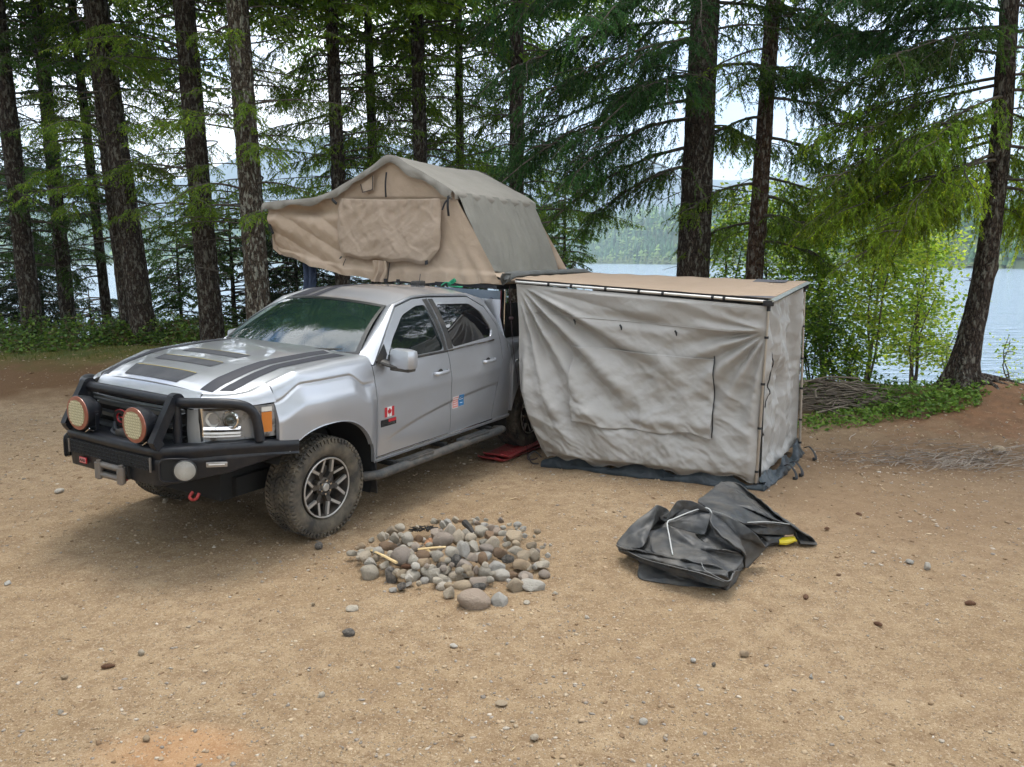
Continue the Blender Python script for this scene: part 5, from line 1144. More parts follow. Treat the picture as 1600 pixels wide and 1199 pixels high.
text('ALL TERRAIN', .034, .0006, M_CHROME, BDG, Matrix.Translation((-.70, float(S(-.7, .75)) + .0065, .753)) @ SD @ Matrix.Diagonal((.80, .9, 1, 1)), 'badge_letters')
P1_ = decal('pink_sticker', M_PINK, -1.665, .722, .088, .10, DR, .002); decal('sticker_border', M_WHITE, -1.660, .716, .098, .113, P1_, .0012)
for k in range(4): decal('sticker_line', M_WHITE, -1.677, .74 + k * .02, .062, .006, P1_, .003, 3, 2)
P2_ = decal('blue_sticker', M_BLUE, -1.762, .722, .092, .115, DR, .002)
for zz in (.722, .832): 
    for k in range(5): decal('sticker_dash', M_WHITE, -1.768 - k * .018, zz, .009, .005, P2_, .003, 2, 2)
decal('sticker_shape', M_WHITE, -1.778, .785, .058, .026, P2_, .003); decal('sticker_shape', M_BLUE, -1.792, .790, .030, .015, P2_, .004); decal('sticker_line', M_WHITE, -1.785, .752, .045, .006, P2_, .003, 3, 2)
# ---- bullbar
BB = bpy.data.objects.new('bullbar', None); COL.objects.link(BB); BB.parent = TRUCK
Z0 = .86
def bump_sec(y):
    """plan position of the bumper's front face, its top and bottom height at half-width y."""
    a = abs(y); x = np.interp(a, [0, .46, .50, .62, .80, .90, .955], [1.142, 1.136, 1.118, 1.03, .82, .62, .33]); zb = np.interp(a, [0, .48, .62, .80, .955], [.588, .588, .62, .665, .74]); zt = np.interp(a, [0, .48, .80, .90, .955], [.862, .862, .880, .868, .83])
    return x, zb, zt
def bumper_body():
    m = MB()
    ys = np.r_[np.linspace(-.955, -.5, 22), np.linspace(-.46, .46, 24), np.linspace(.5, .955, 22)]; P = []
    for y in ys:
        x, zb, zt = bump_sec(y); a = abs(y); dx, dy = (1, 0) if a < .49 else (.62, .78); dx2 = dx; r = .036; sg = 1 if y > 0 else -1
        def off(d, z): return (x - d * dx2, y - d * dy * sg, z)
        row = [off(.30 if a < .5 else .16, zt - .012), off(.10, zt - .004)] + [off(r - r * sin(t), zt - r + r * cos(t)) for t in np.linspace(0, pi * .62, 7)] + [off(.018, zt - .085), off(.012, zt - .10)]
        row += [off(.012 + .01 * s, zt - .10 + (zb + .012 - zt + .10) * s) for s in np.linspace(.15, 1, 6)] + [off(.05, zb), off(.25, zb + .01)]
        P.append(row)
    m.grid(P, flip=False); return m
bo = T(bumper_body(), 'bumper', M_BLACKTEX, BB, sharp=40)
mgm = MB().box((1.133, 0, .745), (.016, .87, .088)); T(mgm, 'mesh_backing', M_DARK, bo)
hx_ = MB()
for r_ in range(3):
    for k in range(27):
        cy = -.415 + .0315 * k + (.0158 if r_ % 2 else 0); cz = .720 + .0255 * r_
        if abs(cy) > .425: continue
        pts = [(1.1425, cy + .0165 * cos(a), cz + .0145 * sin(a)) for a in [radians(60 * q) for q in range(7)]]; hx_.tube(pts, .0022, 4, caps=False)
T(hx_, 'hex_mesh', M_BLACKTEX, bo)
for y in (-.44, .44): T(MB().box((1.144, y, .745), (.012, .012, .10), bev=.003), 'mesh_clip', M_GREYM, bo)
lg = T(MB().box((1.133, -.305, .655), (.010, .080, .044), bev=.006), 'small_badge', M_RED, bo, label='small red maker badge low on the bumper'); T(MB().box((1.1375, -.305, .655), (.005, .070, .034), bev=.004), 'badge_field', M_PINK, lg)
text('ARB', .036, .001, M_DARK, lg, Matrix.Translation((1.1405, -.305, .655)) @ FR @ Matrix.Diagonal((.95, .9, 1, 1)), 'badge_letters')
# fairlead
FD = T(MB().box((1.118, .035, .65), (.034, .32, .10), bev=.004), 'winch_slot', M_DARK, BB)
for y in (-.085, .155): T(MB().tube([(1.160, y, .575), (1.160, y, .685)], .028, 14).tube([(1.160, y, .565), (1.160, y, .70)], .016, 10), 'roller', M_GREYM, FD)
for z in (.600, .668): T(MB().tube([(1.152, -.06, z), (1.152, .13, z)], .021, 12), 'roller', M_GREYM, FD)
for y in (.02, .73): T(MB().tube(cat([(1.03, y - .03, .585), (1.055, y - .032, .555), (1.06, y, .543), (1.055, y + .032, .555), (1.03, y + .03, .585)], 14), .010, 8), 'recovery_hook', M_REDMET, BB)
# top tube and outer loops
ct = MB().tube([(.955, y, 1.140) for y in np.linspace(-.50, .50, 12)], .036, 16); T(ct, 'top_tube', M_BLACKTEX, BB)
def loop(m): return m.tube(cat([(.955, .47, 1.138), (.93, .56, 1.140), (.84, .70, 1.142), (.76, .775, 1.135), (.685, .83, 1.108), (.64, .855, 1.05), (.625, .868, .97), (.62, .88, .87)], 40), .034, 16)
both('side_loop', M_BLACKTEX, loop, BB)
def upright(m):
    path = cat([(.915, 1.165), (.935, 1.19), (.965, 1.196), (.995, 1.185), (1.015, 1.15), (1.145, .925), (1.152, .90), (1.146, .88), (1.122, .845)], 34)
    P = []
    for i, (x, z) in enumerate(path):
        t = path[min(i + 1, 33)] - path[max(i - 1, 0)]; t /= np.linalg.norm(t); n = np.array([t[1], -t[0]]) * -1; w_ = .022 + .010 * sst(4, 12, i)
        a = np.array([x, z]) + n * .004; b = np.array([x, z]) - n * (w_ * 1.9)
        P.append([(b[0], .455, b[1]), (a[0] - .0, .448, a[1]), (a[0], .500, a[1]), (b[0], .497, b[1])])
    m.grid(P, closev=True); m.add(P[0], [(0, 1, 2, 3)]); m.add(P[-1], [(3, 2, 1, 0)]); m.tube([(.955, .475, 1.14), (.955, .475, .86)], .030, 10); return m
both('upright', M_BLACKTEX, upright, BB, sharp=40)
# round driving lights
M_LAMPG = mat('lamp_guard', (.66, .63, .44), .35, spec=.5); M_LAMPR = mat('lamp_ring', (.27, .075, .045), .45, coat=.6, dust=((.4, .3, .2), .3, 9)); M_LAMPD = mat('lamp_slot', (.33, .29, .17), .5)
for y in (-.306, .306):
    L_ = T(MB().lathe([(.001, -.11), (.06, -.105), (.105, -.055), (.118, -.01), (.122, .03), (.118, .034)], (1.115, y, .994), 'x', 40), 'driving_light', M_BLACKTEX, BB)
    T(MB().lathe([(.118, .034), (.117, .040), (.088, .044), (.001, .046)], (1.115, y, .994), 'x', 48), 'lens_cover', M_LAMPR, L_)
    pat = MB(); x_ = 1.1625
    for r_ in range(9):
        zz = -.075 + .01875 * r_; hw = sqrt(max(.0915 ** 2 - zz ** 2, 0)) if abs(zz) < .09 else 0; hw = min(hw, .078)
        pat.box((x_, y, .994 + zz), (.003, 2 * hw, .0135))
        for k in range(int(2 * hw / .017)):
            cy = y - hw + .012 + .017 * k; pat.add([(x_ + .002, cy - .006, .994 + zz - .006), (x_ + .002, cy - .001, .994 + zz - .006), (x_ + .0022, cy + .007, .994 + zz + .006), (x_ + .0022, cy + .002, .994 + zz + .006)], [(0, 1, 2, 3)], mi=1)
    T(MB().lathe([(.093, .0452), (.001, .0472)], (1.115, y, .994), 'x', 40), 'lamp_face', M_LAMPD, L_); T(pat, 'led_pattern', [M_LAMPG, M_LAMPD], L_)
    br = MB(); 
    for s_ in (-.118, .118): br.box((1.085, y + s_ * .98, .945), (.03, .006, .13), bev=.002)
    br.box((1.085, y, .875), (.05, .22, .008)); br.tube([(1.085, y - .13, .99), (1.085, y + .13, .99)], .008, 6); T(br, 'bracket', M_BLACKTEX, L_)
    T(MB().tube([(1.14, y + .06, .868), (1.145, y + .115, .90)], .004, 5), 'bracket_edge', M_CHROME, L_)
T(MB().tube(cat([(.98, -.14, .90), (1.04, -.10, .875), (1.05, 0, .87), (1.02, .12, .91), (.97, .20, .97)], 20), .012, 8).tube(cat([(.98, -.16, .92), (1.03, -.06, .885), (1.03, .06, .885), (1.0, .13, .93)], 20), .009, 6), 'cable_loop', M_HOSE, BB)
T(MB().box((1.0, .10, .88), (.14, .26, .05), bev=.015), 'winch_cover', M_BLACKPL, BB)
# fog lamp and led strip in the wings
for sg in (1, -1):
    nx, ny = .71, .70; c = Vector((1.032, .62 * sg, .715)); q = Vector((nx, ny * sg, 0)).to_track_quat('X', 'Z').to_matrix().to_4x4()
    def put(mb, dx=0, dy=0, dz=0): mb.v = [np.array([(q @ Vector((v[0] + dx, v[1] + dy * sg, v[2] + dz)))[:] for v in V]) + np.array(c[:]) for V in mb.v]; return mb
    pocket = [(-.115, -.075), (.06, -.075), (.095, -.02), (.095, .03), (.06, .078), (-.095, .078), (-.115, .05)]
    PK = T(put(MB().prism([(a * sg, b) for a, b in rnd(pocket, f=.3)], -.03, -.004, FR), dy=-.03), 'fog_pocket', M_DARK, BB)
    out = [(a * sg, b) for a, b in rnd(pocket, f=.3)]; ptsr = [(FR @ Vector((a, b, .0)))[:] for a, b in out + [out[0]]]; T(put(MB().tube(ptsr, .007, 6), dy=-.03), 'pocket_rim', M_BLACKTEX, PK)
    FG = T(put(MB().lathe([(.070, -.02), (.074, .016), (.070, .021), (.066, .016)], (0, 0, 0), 'x', 32), dy=.01), 'fog_light', M_BLACKPL, PK)
    T(put(MB().lathe([(.066, .016), (.045, .008), (.001, .002)], (0, 0, 0), 'x', 32), dy=.01), 'fog_reflector', M_REFL, FG); T(put(MB().lathe([(.068, .018), (.045, .026), (.001, .030)], (0, 0, 0), 'x', 32), dy=.01), 'fog_lens', M_LENS, FG)
    LS = T(put(MB().box((-.004, 0, 0), (.02, .135, .036), bev=.008), dx=-.022 + .02, dy=.205, dz=.03), 'led_strip', mat('led_strip_lens', (.30, .29, .28), .25, .4, coat=1), BB)
    T(put(MB().box((.005, 0, .0), (.006, .10, .005)), dx=0, dy=.205, dz=.032), 'led_row', M_WHITE, LS)
# ---- bed rack and canopy box that carry the tent and awning
RK = T(MB().box((-3.60, .72, 1.80), (1.75, .04, .04)).box((-3.60, -.72, 1.80), (1.75, .04, .04)).box((-2.80, 0, 1.80), (.05, 1.44, .04)).box((-4.30, 0, 1.80), (.05, 1.44, .04)).box((-3.55, 0, 1.80), (.05, 1.44, .04)), 'bed_rack', M_BLACKTEX)
for x in (-2.86, -4.28):
    for y in (-.74, .74): T(MB().box((x, y, 1.53), (.07, .04, .52)), 'rack_post', M_BLACKTEX, RK)
T(MB().box((-2.775, 0, 1.50), (.012, 1.52, .53), bev=.004), 'front_panel', mat('canopy_panel', (.12, .16, .21), .4, dust=((.2, .2, .2), .3, 4)), RK)
T(MB().lathe([(.032, 0), (.034, .010), (.020, .020), (.001, .022)], (-2.769, .66, 1.66), 'x', 20), 'knob', mat('dark_knob', (.02, .03, .06), .4), RK)
T(MB().box((-3.55, .755, 1.42), (1.45, .02, .42), bev=.005), 'side_panel', M_BLACKPL, RK)
T(MB().tube([(-2.80, .80, 1.78), (-2.80, .80, 1.20)], .012, 8), 'gas_strut', M_CHROME, RK)
T(MB().tube([(-2.775, .765, 1.77), (-2.775, .765, 1.25)], .006, 6), 'red_seal', mat('red_seal', (.16, .03, .035), .6), RK)
# ================================================================== ROOF TENT, AWNING ROOM
def W(X, Y, Z): return np.array((TM @ Vector((X, Y, Z)))[:])
def cloth_mat(name, a, b, sc=3, bs=26, bstr=.6, rough=.82, dist=.02, tr=.0):
    m = mat(name, a, rough, col2=b, nscale=sc, spec=.25, trans=tr); t = m.node_tree; L = t.links.new; bs_ = t.nodes['Principled BSDF']; co = N(t, 'ShaderNodeTexCoord')
    w_ = N(t, 'ShaderNodeTexNoise'); w_.inputs['Scale'].default_value = 5; w_.inputs['Detail'].default_value = 3; L(co.outputs['Object'], w_.inputs['Vector'])
    ad = N(t, 'ShaderNodeVectorMath', operation='MULTIPLY_ADD'); ad.inputs[1].default_value = (.25, .25, .25); L(w_.outputs['Color'], ad.inputs[0]); L(co.outputs['Object'], ad.inputs[2])
    v = N(t, 'ShaderNodeTexVoronoi', feature='DISTANCE_TO_EDGE'); v.inputs['Scale'].default_value = bs * .35; L(ad.outputs[0], v.inputs['Vector'])
    n = N(t, 'ShaderNodeTexNoise'); n.inputs['Scale'].default_value = bs; n.inputs['Detail'].default_value = 5; n.inputs['Distortion'].default_value = .8; L(co.outputs['Object'], n.inputs['Vector'])
    ma = N(t, 'ShaderNodeMath', operation='MULTIPLY_ADD'); ma.inputs[1].default_value = .35; L(n.outputs[0], ma.inputs[0]); sq = N(t, 'ShaderNodeMath', operation='MULTIPLY'); sq.inputs[1].default_value = 1.3; L(v.outputs[0], sq.inputs[0]); L(sq.outputs[0], ma.inputs[2])
    bp = N(t, 'ShaderNodeBump'); bp.inputs['Strength'].default_value = bstr; bp.inputs['Distance'].default_value = dist; L(ma.outputs[0], bp.inputs['Height']); L(bp.outputs[0], bs_.inputs['Normal']); return m
M_TAN = cloth_mat('tan_canvas', (.40, .31, .23), (.44, .345, .265), bstr=.2)
M_TANW = cloth_mat('tan_flap_canvas', (.38, .30, .23), (.42, .335, .265), bstr=.3, bs=20)
M_FLY = cloth_mat('grey_fly', (.215, .203, .178), (.25, .235, .207), bstr=.3, bs=22)
M_SIDE = cloth_mat('grey_mesh_cover', (.175, .17, .15), (.20, .195, .17), bstr=.25, bs=20)
M_ANX = cloth_mat('silver_grey_nylon', (.33, .318, .30), (.355, .342, .325), bstr=.22, bs=18, rough=.40)
M_AWN = cloth_mat('tan_awning_top', (.34, .255, .185), (.37, .28, .205), bstr=.1)
M_PVC = cloth_mat('blue_grey_groundsheet', (.018, .025, .032), (.05, .062, .072), bstr=.8, bs=18, rough=.38)
M_BAG = cloth_mat('grey_pvc_bag', (.085, .09, .088), (.12, .122, .118), bstr=.4, bs=14, rough=.5)
M_STRAP = mat('black_strap', (.012, .012, .014), .7); M_ALU = mat('aluminium', (.62, .61, .59), .33, .85, bump=.1, bscale=90); M_ALUD = mat('pole_aluminium', (.36, .32, .27), .42, .7)
TENT = empty('roof_tent', (0, 0, 0), label='tan and grey canvas roof tent with overhang mounted above the truck bed', cat='roof tent'); tb = (-3.6, 0, 1.82)
TENT.matrix_world = TM @ Matrix.Translation(tb)
def K(mb, name, m, parent=None, **k): return mb.obj(name, m, parent or TENT, off=tb, **k)
XF, XB = -2.80, -4.53
topc = cat([(-2.595, 2.625), (-2.30, 2.655), (-1.95, 2.672), (-1.72, 2.70), (-1.50, 2.765), (-1.25, 2.875), (-.97, 3.005), (-.68, 3.150), (-.40, 3.035), (-.12, 2.905), (.135, 2.765)], 200)
botc = cat([(-2.52, 2.09), (-2.45, 2.03), (-2.25, 1.99), (-2.05, 1.953), (-1.70, 1.885), (-1.325, 1.838), (-.95, 1.80), (-.703, 1.790), (-.3, 1.80), (.1, 1.815), (.45, 1.825), (.76, 1.835)], 200)
def tentface(X, sgn, nu=240, nv=100):
    U = np.linspace(0, 1, nu); V = np.linspace(0, 1, nv); uu, vv = np.meshgrid(U, V, indexing='ij')
    ty = np.interp(U, np.linspace(0, 1, 200), topc[:, 0])[:, None]; tz = np.interp(U, np.linspace(0, 1, 200), topc[:, 1])[:, None]
    by = np.interp(U, np.linspace(0, 1, 200), botc[:, 0])[:, None]; bz = np.interp(U, np.linspace(0, 1, 200), botc[:, 1])[:, None]
    Y = ty + (by - ty) * vv; Z = tz + (bz - tz) * vv
    Y = Y + .10 * sst(.9, 1, uu) * sst(.72, .9, vv) * 0
    d = np.zeros_like(Y)
    wr = sst(.56, .30, uu)                                          # overhang part: gathers running from the tip to the floor
    q = (Z - 2.60) - (Y + 2.55) * -.42; d += wr * .045 * np.abs(np.sin(q * 13 + 2 * fbm(Y * 1.4, Z * 1.4, 5))) * sst(0, .3, vv) * (1 - .5 * vv) + .020 * crumple((Y + Z) * 3.5, (Z - Y) * 2.2, 14) * (.4 + wr)
    q2 = (Z - 1.9) - (Y + 2.2) * .75; d += wr * .018 * ridge(q2 * 3.2, Y * .7 + Z * .3, 8, 2)
    d -= .10 * np.exp(-((Y + 1.95) / .45) ** 2 - ((Z - 2.56) / .07) ** 2)   # hollow fold under the fly
    d += .012 * ridge(Y * 2.2 + .5 * Z, Z * .9, 17, 2) + .006 * ridge(Y * 6, Z * 3, 19, 2)
    fr = sst(.80, .95, uu); d += fr * .012 * np.sin((Y * 1.0 + Z * .62) * 34 + 2 * fbm(Y * 3, Z * 3, 4)) * sst(.45, .9, vv)
    sk = sst(.86, .92, vv); d += sk * (.012 * np.sin(Y * 23 + 4 * fbm(Y * 2, Z, 2)) + .03)
    Z = Z + sk * .010 * np.sin(Y * 11 + 1)
    d += .10 * sst(.30, .05, uu) * sst(.3, 1, vv) * -1
    d -= .015 * np.exp(-((Z - 2.70) / .012) ** 2) * sst(-1.45, -1.2, Y)
    return np.stack([X + sgn * d, Y, Z], -1)
K(MB().grid(tentface(XF, 1)), 'front_wall', M_TAN, sharp=180); K(MB().grid(tentface(XB, -1, 100, 40), flip=True), 'rear_wall', M_TAN, sharp=180)
def flap():
    nu, nv = 130, 70; P = np.zeros((nu, nv, 3))
    for i, u in enumerate(np.linspace(0, 1, nu)):
        for j, v in enumerate(np.linspace(0, 1, nv)):
            yl = np.interp(v, [0, .25, .5, .75, .9, 1], [-1.375, -1.42, -1.435, -1.40, -1.385, -1.34]); yr = np.interp(v, [0, .2, .55, .8, 1], [.0, .015, .03, .0, -.13])
            y = yl + (yr - yl) * u; zt = 2.70 - .035 * sin(pi * u) * .4; zb = np.interp(u, [0, .05, .3, .6, .9, 1], [2.03, 2.045, 2.03, 2.02, 2.01, 2.03]); z = zt + (zb - zt) * v + .012 * sin(u * 19) * v
            e = float(sst(0, .05, u) * sst(1, .95, u) * sst(1, .94, v))
            P[i, j] = (0, y, z); P[i, j, 0] = XF + .055 + .03 * e
    Y, Z = P[..., 1], P[..., 2]; vv = np.linspace(0, 1, nv)[None, :]; uu = np.linspace(0, 1, nu)[:, None]
    c = .5 * np.abs(uu - .5) * 2
    P[..., 0] += .018 * crumple((Y * .6 - Z * .9) * 6 + .8 * fbm(Y * 3, Z * 3, 2), (Z * .6 + Y * .9) * 1.8, 61) * sst(0, .12, vv) + .030 * (ridge((Y + Z * .8) * 2.2 + fbm(Y * 3, Z * 3, 3), (Z - Y * .7) * 1.4, 31, 3) - .3) * sst(0, .15, vv) + .010 * ridge((Y - Z) * 5 + fbm(Y * 4, Z * 4, 8), (Y + Z) * 2, 44, 2) + .010 * np.sin((Y + .7) * 40 * (1 + .3 * vv)) * sst(.5, .0, vv)
    return P
FL = K(MB().grid(flap()), 'window_flap', M_TANW, sharp=180); solid(FL, .004)
def strip(pts, w_, nrm=(1, 0, 0), t=.003):
    P = np.array(pts, float); T_ = np.gradient(P, axis=0); n_ = np.array(nrm, float); s = np.cross(T_, n_); s /= np.linalg.norm(s, axis=1)[:, None]
    return MB().grid([[p - q * w_ / 2 + n_ * t, p + q * w_ / 2 + n_ * t] for p, q in zip(P, s)])
def flip_strip(parent, *pts, w_=.02, name='strap', m=None): o = K(strip(cat(pts, 12), w_), name, m or M_STRAP, parent); solid(o, .003, 0); return o
FW = [o for o in bpy.data.objects if o.name == 'front_wall'][0]
flip_strip(FW, (XF + .05, -.725, 2.985), (XF + .06, -.73, 2.85), (XF + .05, -.73, 2.715), w_=.022, name='zip_pull')
flip_strip(FW, (XF + .05, -1.52, 2.70), (XF + .09, -1.46, 2.675), (XF + .10, -1.40, 2.64), w_=.035); flip_strip(FW, (XF + .05, .14, 2.73), (XF + .10, .10, 2.66), (XF + .10, .06, 2.58), w_=.02)
flip_strip(FW, (XF + .07, .115, 2.73), (XF + .10, .13, 2.62), (XF + .07, .125, 2.52), w_=.028); flip_strip(FW, (XF + .02, -2.57, 2.47), (XF + .03, -2.545, 2.38), (XF + .02, -2.50, 2.28), w_=.04)
flip_strip(FW, (XF + .03, -1.33, 2.02), (XF + .035, -1.36, 1.96), (XF + .03, -1.385, 1.90), w_=.008, name='cord'); flip_strip(FW, (XF + .06, -1.37, 2.045), (XF + .09, -1.365, 2.02), w_=.03); flip_strip(FW, (XF + .08, -.15, 2.045), (XF + .09, -.14, 2.00), w_=.04); flip_strip(FW, (XF + .04, -.68, 2.0), (XF + .05, -.685, 1.93), (XF + .05, -.70, 1.82), w_=.012, name='zip_pull')
ventp = [(-1.09, 2.86), (-1.06, 2.77), (-.92, 2.80), (-.915, 2.95)]; vp = MB().add([(XF + .045, y, z) for y, z in ventp], [(0, 1, 2, 3)]); VT = K(vp, 'vent_flap', M_TANW, FW, smooth=False); solid(VT, .01)
K(MB().tube([(XF + .055, y, z) for y, z in ventp], .005, 5), 'piping', M_STRAP, VT)
# gathered canvas at the lower middle
gp_ = MB(); P = []
for i, u in enumerate(np.linspace(0, 1, 30)):
    P.append([(XF + .05 + .030 * sin(u * 14 + v * 3) * (1 - abs(2 * u - 1)) + .02, -.90 + .19 * u + .03 * v * sin(5 * v), 2.02 - .24 * v) for v in np.linspace(0, 1, 20)])
K(gp_.grid(P), 'gathered_cloth', M_TAN, FW, sharp=180)
# fly sheet
def fly():
    n = 90; X = np.linspace(XF + .05, XB - .05, n); prof = cat([(-2.64, 2.585), (-2.60, 2.655), (-2.30, 2.680), (-1.95, 2.700), (-1.72, 2.728), (-1.50, 2.795), (-1.25, 2.900), (-.97, 3.030), (-.70, 3.168), (-.66, 3.168), (-.40, 3.055), (-.12, 2.925), (.155, 2.785), (.185, 2.70)], 150)
    P = np.zeros((n, 150, 3)); P[..., 0] = X[:, None]; P[..., 1] = prof[None, :, 0]; P[..., 2] = prof[None, :, 1]
    sag = np.sin((X - X[0]) / (X[-1] - X[0]) * pi)[:, None]; s = np.linspace(0, 1, 150)[None]
    P[..., 2] -= .035 * sag * np.abs(np.sin(s * pi * 2.0)) + .012 * (ridge(P[..., 1] * 2, P[..., 0] * 1.2, 51, 3) - .3) + .006 * ridge(P[..., 0] * 5, P[..., 1] * 4, 55, 2)
    return P
FLYS = K(MB().grid(fly(), flip=True), 'fly_sheet', M_FLY, sharp=60); solid(FLYS, .004)
def lip(X, sg):
    k = 170; pr = cat([(-2.64, 2.60), (-2.60, 2.650), (-2.30, 2.678), (-1.95, 2.698), (-1.72, 2.725), (-1.50, 2.792), (-1.25, 2.898), (-.97, 3.028), (-.69, 3.166), (-.40, 3.052), (-.12, 2.922), (.155, 2.780)], k)
    P = []
    for i, (y, z) in enumerate(pr):
        w_ = np.interp(y, [-2.6, -2.2, -1.5, -.9, -.7, -.3, .1], [.11, .075, .09, .075, .10, .10, .09]); row = []
        for v in np.linspace(0, 1, 12): row.append((X + sg * (.012 + .02 * sin(v * 2.4) + .016 * v * sin(y * 21 + 2.5 * sin(y * 5))), y + .006 * sin(v * 5 + y * 20), z + .004 - w_ * v * (1 + .18 * sin(y * 13 + .6))))
        P.append(row)
    return MB().grid(P)
K(lip(XF + .05, 1), 'fly_edge', M_FLY, FLYS, sharp=180); K(lip(XB - .05, -1), 'fly_edge', M_FLY, FLYS, sharp=180)
# side wall (left), covered window
def sidewall():
    nu, nv = 150, 90; uu, vv = np.meshgrid(np.linspace(0, 1, nu), np.linspace(0, 1, nv), indexing='ij')
    X = XF - .005 + (XB - XF + .01) * uu; Y = .155 + (.565 - .155) * vv + .03 * np.sin(vv * pi); Z = 2.775 + (1.935 - 2.775) * vv; Z = Z + .02 * np.sin(uu * 17) * sst(.9, 1, vv)
    d = .020 * crumple(X * 8 + Z, Z * 2 + X * .6, 91) * sst(0, .12, vv) + .022 * (ridge(X * 2.6 + fbm(X * 2, Z * 2, 3), Z * 1.5, 61, 3) - .3) * sst(0, .15, vv) + .007 * ridge(X * 7 + fbm(X * 3, Z * 3, 1), Z * 3, 66, 2) + .015 * np.sin(X * 22 + 3 * fbm(X, Z, 3)) * sst(.35, 0, vv)
    return np.stack([X, Y + d, Z], -1)
SW = K(MB().grid(sidewall()), 'side_wall', M_SIDE, sharp=180)
def skirt():
    P = []
    for t in np.linspace(0, 1, 120):
        x = XF + .0 + (XB - XF) * t; w_ = .012 * sin(t * 60 + 3 * sin(t * 9)); P.append([(x, .555, 1.945), (x, .62 + w_, 1.925), (x, .72 + w_, 1.905 + .012 * sin(t * 31)), (x, .775 + w_ * .6, 1.875), (x, .775 + w_, 1.835), (x, .70, 1.822)])
    return P
K(MB().grid(skirt()), 'skirt', M_TAN, sharp=180)
K(MB().grid([[(XF + .03 + .01 * sin(y * 30), y, z) for z in (1.93 - .06 * (y - .5) / .3, 1.88, 1.83)] for y in np.linspace(.50, .775, 12)]), 'skirt', M_TAN, sharp=180)
K(MB().box(((XF + XB) / 2, -.0, 1.835), (1.62, 1.50, .05), bev=.01).box(((XF + XB) / 2, -1.52, 1.975), (1.5, 1.50, .05), rot=Matrix.Rotation(radians(-9.5), 3, 'X'), bev=.01), 'tent_floor', mat('dark_tent_base', (.02, .02, .021), .6))
K(MB().grid([[(XF + (XB - XF) * s + 0, y + .012 * sin(s * 30 + z * 9) , z) for y, z in ((-2.60, 2.60), (-2.585, 2.45), (-2.56, 2.28), (-2.53, 2.10), (-2.42, 2.035))] for s in np.linspace(0, 1, 60)]), 'end_wall', M_TAN, sharp=180)
K(MB().grid([[(XF - .01 + (XB - XF + .02) * s, y, z + .004) for y, z in botc[::8]] for s in (0, .5, 1)]), 'under_cover', M_STRAP)
# green tie and hanging cloth
gt = MB().tube(cat([(-2.50, .20, 1.80), (-2.53, .24, 1.835), (-2.56, .29, 1.82), (-2.55, .34, 1.85), (-2.60, .30, 1.86), (-2.57, .25, 1.80), (-2.60, .40, 1.79)], 30), .013, 6, sq=(1.5, .5)); gt = gt.obj('tie_strap', mat('green_webbing', (.01, .25, .12), .6), sharp=180); gt.matrix_world = TM; tag(gt, 'bright green tie strap knotted between cab roof and roof tent', 'strap')
hc = MB().grid([[(-2.9 + .03 * sin(u * 12), -2.12 + .17 * u + .02 * sin(v * 4), 1.98 - .50 * v) for v in np.linspace(0, 1, 20)] for u in np.linspace(0, 1, 20)]).obj('hanging_cloth', cloth_mat('navy_cloth', (.03, .045, .09), (.05, .07, .12), bstr=.8), sharp=180); hc.matrix_world = TM; solid(hc, .012); tag(hc, 'dark blue cloth hanging below the overhang of the roof tent', 'cloth')
# ------------------------------------------------------------------ awning with walls
C1 = np.array([2.262, 6.82, 1.70]); C2 = np.array([3.075, 8.19, 1.815]); RF = W(-2.69, .93, 1.885); RB = W(-4.62, .93, 1.92); P1b = np.array([2.195, 6.80, float(gz(2.195, 6.8))]); P2b = np.array([3.096, 8.179, float(gz(3.096, 8.179))])
ab = np.array([1.5, 7.7, 0]); AW = empty('awning_room', tuple(ab), label='vehicle awning with tan top and crumpled silver grey walls pegged beside the truck', cat='awning')
def A_(mb, name, m, parent=None, **k): return mb.obj(name, m, parent or AW, off=ab, **k)
def bil(a, b, c, d, u, v): return (a * (1 - u) + b * u) * (1 - v) + (d * (1 - u) + c * u) * v
P = [[bil(RF, C1, C2, RB, u, v) + np.array([0, 0, .018 - .05 * sin(pi * u) * sin(pi * v) + .004 * sin(u * 40)]) for v in np.linspace(0, 1, 24)] for u in np.linspace(0, 1, 60)]
TOPF = A_(MB().grid(P), 'roof_panel', M_AWN, sharp=180); solid(TOPF, .004)
M_CORN = cloth_mat('corner_patch', (.10, .10, .115), (.12, .12, .13), bstr=.1)
for a, b, c, hh in ((.86, 1, 0, .10), (.80, .93, 1, -.13)):
    P = [[bil(RF, C1, C2, RB, u, c + hh * v * (1 if c == 0 else 1) * (.25 + .75 * (u - a) / (b - a) if c == 0 else 1)) + np.array([0, 0, .0225 - .05 * sin(pi * u) * sin(pi * (c + hh * v))]) for v in np.linspace(0, 1, 5)] for u in np.linspace(a, b, 12)]
    A_(MB().grid(P), 'corner_patch', M_CORN, TOPF)
d_fr = (C1 - RF); fl_ = np.linalg.norm(d_fr); dfr = d_fr / fl_
RL = A_(MB().tube([RF + dfr * .05 + np.array([0, 0, -.012]), C1 - dfr * .03 + np.array([0, 0, -.012])], .0135, 12), 'front_rafter', M_ALU)
for f in (.165, .26, .40, .53, .62, .80, .84): c = RF + d_fr * f; A_(MB().tube([c - dfr * .012 + np.array([0, 0, -.012]), c + dfr * .012 + np.array([0, 0, -.012])], .019, 10), 'clip', M_STRAP, RL)
A_(MB().grid([[bil(RF, C1, C2, RB, u, 0) + np.array([-.003, -.006, z]) for z in (.018, .004)] for u in np.linspace(.02, .99, 30)]), 'hem', M_STRAP, TOPF)
orr = A_(MB().tube([C1 + (C1 - C2) * .02, C2 - (C1 - C2) * .02], .022, 4, sq=(1.7, .8)), 'outer_rail', mat('galvanised_rail', (.42, .47, .48), .35, .7, col2=(.62, .67, .68), nscale=30, stretch=(1, 1, 1)))
